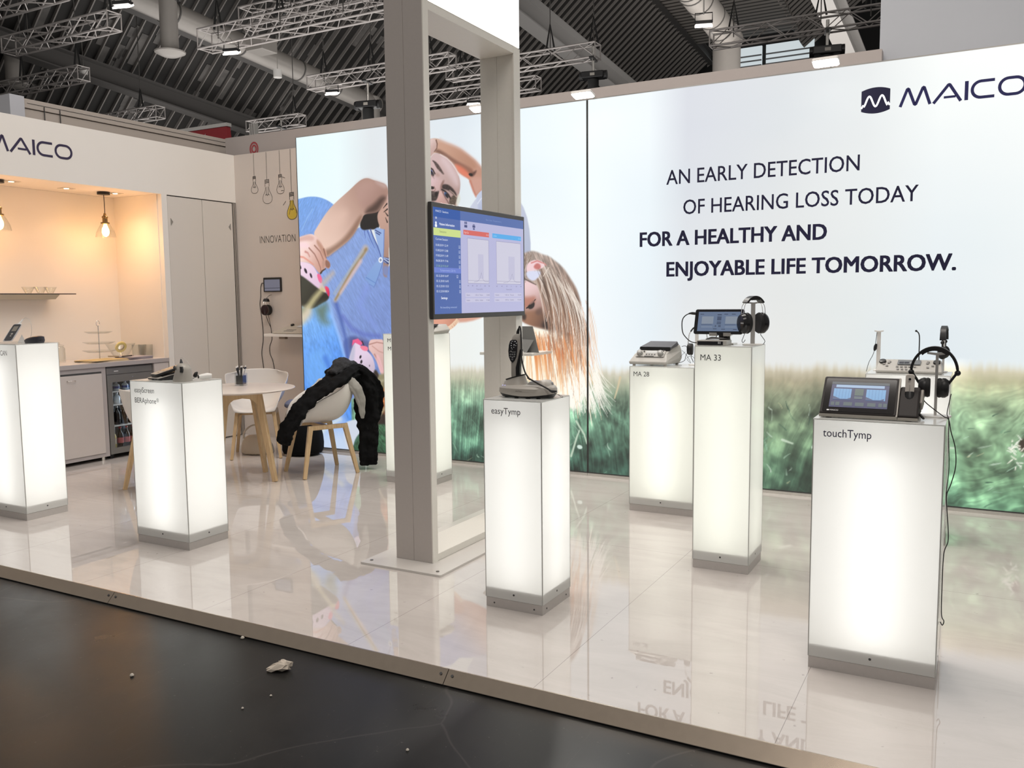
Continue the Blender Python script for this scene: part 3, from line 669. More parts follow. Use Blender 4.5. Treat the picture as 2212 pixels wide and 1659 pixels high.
    P([-4362,2770,-4334,2796,-4324,2800,-4340,2764,-4358,2746],(120,86,78),soft=9,al=0.8)
    P([-4351,2710,-4336,2727,-4318,2720,-4316,2693,-4337,2691],(214,130,110))
    P([-4331,2723,-4319,2722,-4316,2701,-4326,2700],(250,232,226),soft=4)
    L([-4327,2792,-4345,2740,-4354,2709],7.5,4.7,(170,130,122),al=0.7)
    P([-4369,2681,-4339,2685,-4309,2688,-4268,2730,-4205,2712,-4137,2674,-4089,2629,-4047,2574,-4019,2519,-4005,2470,-4004,2422,-4014,2366,-4037,2311,-4067,2261,-4378,2308],(206,178,176),(178,148,142),(-4333,2657,-4052,2319),soft=6)
    P([-4175,2693,-4108,2639,-4051,2566,-4019,2503,-4016,2431,-4054,2426,-4111,2510,-4158,2595,-4206,2663],(220,198,200),soft=38,al=0.7)
    L([-4205,2711,-4137,2673,-4089,2629,-4047,2573,-4021,2520],9.4,9.4,(236,220,214),7,al=0.7)
    P([-4295,2671,-4260,2658,-4231,2633,-4207,2603,-4183,2564,-4164,2539,-4179,2536,-4203,2558,-4237,2589,-4258,2619,-4270,2644],(78,62,60),(96,78,74),(-4270,2651,-4190,2558),tx=(6,20,-1.0,0.5))
    P([-4361,2611,-4336,2601,-4292,2585,-4267,2551,-4278,2511,-4308,2533,-4362,2578],(196,166,164),soft=9)
    L([-4361,2623,-4326,2612,-4286,2589,-4263,2550],14.1,11.8,(40,28,28),6)
    L([-4356,2594,-4317,2567,-4283,2523,-4271,2506],9.4,7.1,(110,78,74),7,al=0.85)
    P([-4336,2595,-4306,2586,-4282,2556,-4288,2540,-4312,2562],(196,204,220),soft=5)
    O(-4303,2569,15,22,0.61,(58,84,150),5)
    O(-4301,2568,8,12,0.61,(14,14,22),5)
    O(-4287,2549,12,21,0.52,(30,22,24),al=0.8)
    P([-4263,2546,-4242,2561,-4208,2534,-4234,2516],(176,140,132),soft=14,al=0.7)
    P([-4359,2504,-4308,2525,-4248,2517,-4199,2493,-4180,2471,-4196,2423,-4251,2407,-4296,2402,-4350,2430,-4364,2468],(226,196,202),(206,172,170),(-4336,2517,-4217,2429),soft=24,al=0.8)
    P([-4364,2497,-4339,2491,-4339,2470,-4364,2468],(226,140,140),soft=14,al=0.7)
    P([-4331,2439,-4305,2447,-4275,2439,-4271,2424,-4291,2416,-4315,2423],(22,14,16),soft=5)
    L([-4275,2441,-4261,2416,-4276,2400,-4301,2402],9.4,7.1,(150,112,104),7,al=0.8)
    P([-4185,2483,-4165,2490,-4181,2443,-4197,2399,-4209,2404,-4210,2445],(126,92,84),soft=12,al=0.85)
    P([-4191,2447,-4161,2455,-4122,2444,-4084,2415,-4055,2381,-4041,2352,-4049,2336,-4075,2358,-4113,2389,-4152,2406,-4191,2415],(52,40,40),soft=8,tx=(6,20,-0.7,0.5))
    P([-4360,2435,-4331,2416,-4296,2402,-4251,2394,-4221,2401,-4227,2368,-4248,2325,-4278,2314,-4323,2321,-4363,2340],(84,74,70),(58,48,46),(-4339,2417,-4267,2333),soft=9,tx=(5,16,1.2,0.8))
    P([-4266,2391,-4241,2394,-4237,2369,-4252,2350,-4269,2359],(28,20,22))
    P([-4221,2397,-4202,2399,-4183,2353,-4145,2286,-4165,2279,-4263,2305,-4237,2340],(210,172,164),(190,150,142),(-4218,2389,-4172,2287),soft=9)
    L([-4194,2409,-4162,2393,-4129,2362,-4107,2328,-4110,2300],14.1,16.4,(34,24,26),6)
    P([-4177,2381,-4153,2372,-4134,2342,-4144,2330,-4163,2352],(200,206,216),soft=5)
    O(-4153,2363,14,24,0.61,(58,92,140),5)
    O(-4144,2352,12,24,0.56,(20,16,20),al=0.9)
    L([-4189,2394,-4163,2344,-4135,2301,-4125,2280],9.4,9.4,(120,84,78),7)
    P([-4125,2285,-4105,2336,-4070,2358,-4037,2336,-4042,2304,-4067,2257,-4126,2260],(88,74,62),soft=9,tx=(4,22,1.2,0.7))
    L([-4113,2397,-4075,2370,-4046,2336],9.4,9.4,(190,164,150),7,al=0.8)
    P([-4036,2348,-4014,2366,-4003,2309,-4028,2262,-4058,2260],(214,214,200),soft=9,al=0.8)
    P([-3848,2319,-3826,2350,-3788,2379,-3732,2403,-3707,2203,-3833,2211,-3833,2267],(190,198,220),(170,178,206),(-3833,2305,-3752,2222),soft=6)
    L([-3833,2267,-3804,2301,-3742,2336],9.4,7.1,(224,228,240),al=0.8)
    L([-3772,2231,-3748,2269,-3734,2284],14.1,9.4,(150,158,190),9,al=0.7)
    P([-4348,1402,-4022,1400,-4049,1259,-4078,1222,-4147,1181,-4245,1164,-4303,1188,-4342,1237],(222,158,134),(198,136,112),(-4242,1279,-4073,1239),soft=6)
    L([-4249,1189,-4228,1162],6.6,3.3,(252,232,200),al=0.8)
    L([-4243,1189,-4219,1162],6.6,3.3,(252,232,200),al=0.8)
    L([-4238,1189,-4215,1162],6.6,3.3,(252,232,200),al=0.8)
    L([-4232,1189,-4207,1163],6.6,3.3,(252,232,200),al=0.8)
    L([-4226,1190,-4201,1164],6.6,3.3,(252,232,200),al=0.8)
    L([-4221,1191,-4201,1164],6.6,3.3,(252,232,200),al=0.8)
    L([-4215,1192,-4196,1166],6.6,3.3,(252,232,200),al=0.8)
    L([-4209,1193,-4182,1167],6.6,3.3,(252,232,200),al=0.8)
    L([-4204,1195,-4182,1168],6.6,3.3,(252,232,200),al=0.8)
    L([-4198,1196,-4177,1170],6.6,3.3,(252,232,200),al=0.8)
    L([-4192,1198,-4164,1172],6.6,3.3,(252,232,200),al=0.8)
    L([-4187,1200,-4163,1173],6.6,3.3,(252,232,200),al=0.8)
    L([-4181,1202,-4154,1176],6.6,3.3,(252,232,200),al=0.8)
    L([-4176,1204,-4152,1178],6.6,3.3,(252,232,200),al=0.8)
    L([-4170,1207,-4145,1180],6.6,3.3,(252,232,200),al=0.8)
    L([-4164,1209,-4144,1183],6.6,3.3,(252,232,200),al=0.8)
    L([-4159,1212,-4134,1186],6.6,3.3,(252,232,200),al=0.8)
    L([-4153,1215,-4126,1189],6.6,3.3,(252,232,200),al=0.8)
    L([-4147,1218,-4123,1192],6.6,3.3,(252,232,200),al=0.8)
    L([-4142,1222,-4116,1195],6.6,3.3,(252,232,200),al=0.8)
    L([-4136,1225,-4111,1199],6.6,3.3,(252,232,200),al=0.8)
    L([-4130,1229,-4111,1203],6.6,3.3,(252,232,200),al=0.8)
    L([-4125,1233,-4099,1207],6.6,3.3,(252,232,200),al=0.8)
    L([-4119,1237,-4095,1211],6.6,3.3,(252,232,200),al=0.8)
    L([-4113,1241,-4092,1215],6.6,3.3,(252,232,200),al=0.8)
    L([-4108,1246,-4089,1219],6.6,3.3,(252,232,200),al=0.8)
    L([-4102,1250,-4075,1224],6.6,3.3,(252,232,200),al=0.8)
    L([-4096,1255,-4073,1229],6.6,3.3,(252,232,200),al=0.8)
    L([-4091,1260,-4065,1234],6.6,3.3,(252,232,200),al=0.8)
    L([-4085,1265,-4058,1239],6.6,3.3,(252,232,200),al=0.8)
    L([-4079,1270,-4054,1244],6.6,3.3,(252,232,200),al=0.8)
    L([-4074,1276,-4046,1250],6.6,3.3,(252,232,200),al=0.8)
    L([-4068,1282,-4046,1255],6.6,3.3,(252,232,200),al=0.8)
    L([-4063,1287,-4036,1261],6.6,3.3,(252,232,200),al=0.8)
    P([-3423,1615,-3345,1599,-3269,1574,-3215,1515,-3161,1427,-3130,1350,-3109,1234,-3142,1186,-3239,1202,-3338,1231,-3415,1262,-3471,1312,-3560,1450,-3558,1608],(236,204,206),(150,112,98),(-3358,1589,-3209,1281))
    P([-3424,1469,-3347,1468,-3281,1477,-3292,1409,-3359,1370,-3425,1390],(176,110,90),soft=24,al=0.75)
    P([-3426,1361,-3359,1351,-3238,1360,-3130,1292,-3109,1234,-3142,1186,-3239,1202,-3338,1231,-3415,1262],(150,106,80),(74,52,44),(-3383,1281,-3124,1205),soft=24,al=0.85)
    P([-3364,1390,-3325,1419,-3294,1428,-3294,1394,-3315,1370,-3348,1365],(38,28,30))
    L([-3370,1375,-3325,1404,-3286,1448],11.3,6.6,(26,20,22))
    P([-3349,1409,-3303,1448,-3292,1428,-3336,1400],(150,110,100),al=0.8)
    P([-3426,1341,-3370,1321,-3382,1272,-3415,1282],(40,30,28),soft=14,al=0.8)
    P([-3293,1351,-3227,1389,-3216,1331,-3271,1312],(104,78,70),soft=19,al=0.8)
    P([-3239,1234,-3162,1311,-3104,1234,-3109,1176,-3185,1185],(46,36,34),soft=24,al=0.9)
    P([-3421,1820,-3376,1838,-3321,1850,-3267,1839,-3223,1818,-3159,1802,-3106,1762,-3063,1732,-3021,1693,-2979,1635,-2959,1606,-2927,1558,-2907,1520,-2886,1463,-2871,1406,-2876,1330,-2845,1293,-2825,1255,-2804,1179,-2789,1103,-2804,1065,-2887,1064,-2971,1081,-3035,1129,-3088,1186,-3120,1254,-3162,1350,-3216,1428,-3237,1515,-3280,1574,-3356,1604,-3400,1644,-3422,1723],(176,158,148),(128,102,88),(-3356,1781,-2977,1244),soft=12,tx=(90,8,-1.15,0.45))
    P([-3247,1622,-3181,1668,-3106,1666,-3053,1608,-3012,1522,-2970,1388,-2929,1235,-2887,1083,-2950,1024,-3014,1100,-3077,1196,-3130,1254,-3173,1389,-3237,1505],(122,102,90),(98,78,68),(-3228,1625,-2936,1130),soft=24,al=0.75,tx=(90,8,-1.2,0.5))
    P([-3427,1233,-3316,1214,-3142,1186,-3035,1158,-2887,1064,-2804,1065,-2784,970,-2805,826,-2847,681,-2910,533,-3016,556,-3102,631,-3232,704,-3320,760,-3432,776],(255,246,226),(255,250,236),(-3363,1125,-2896,560),soft=24)
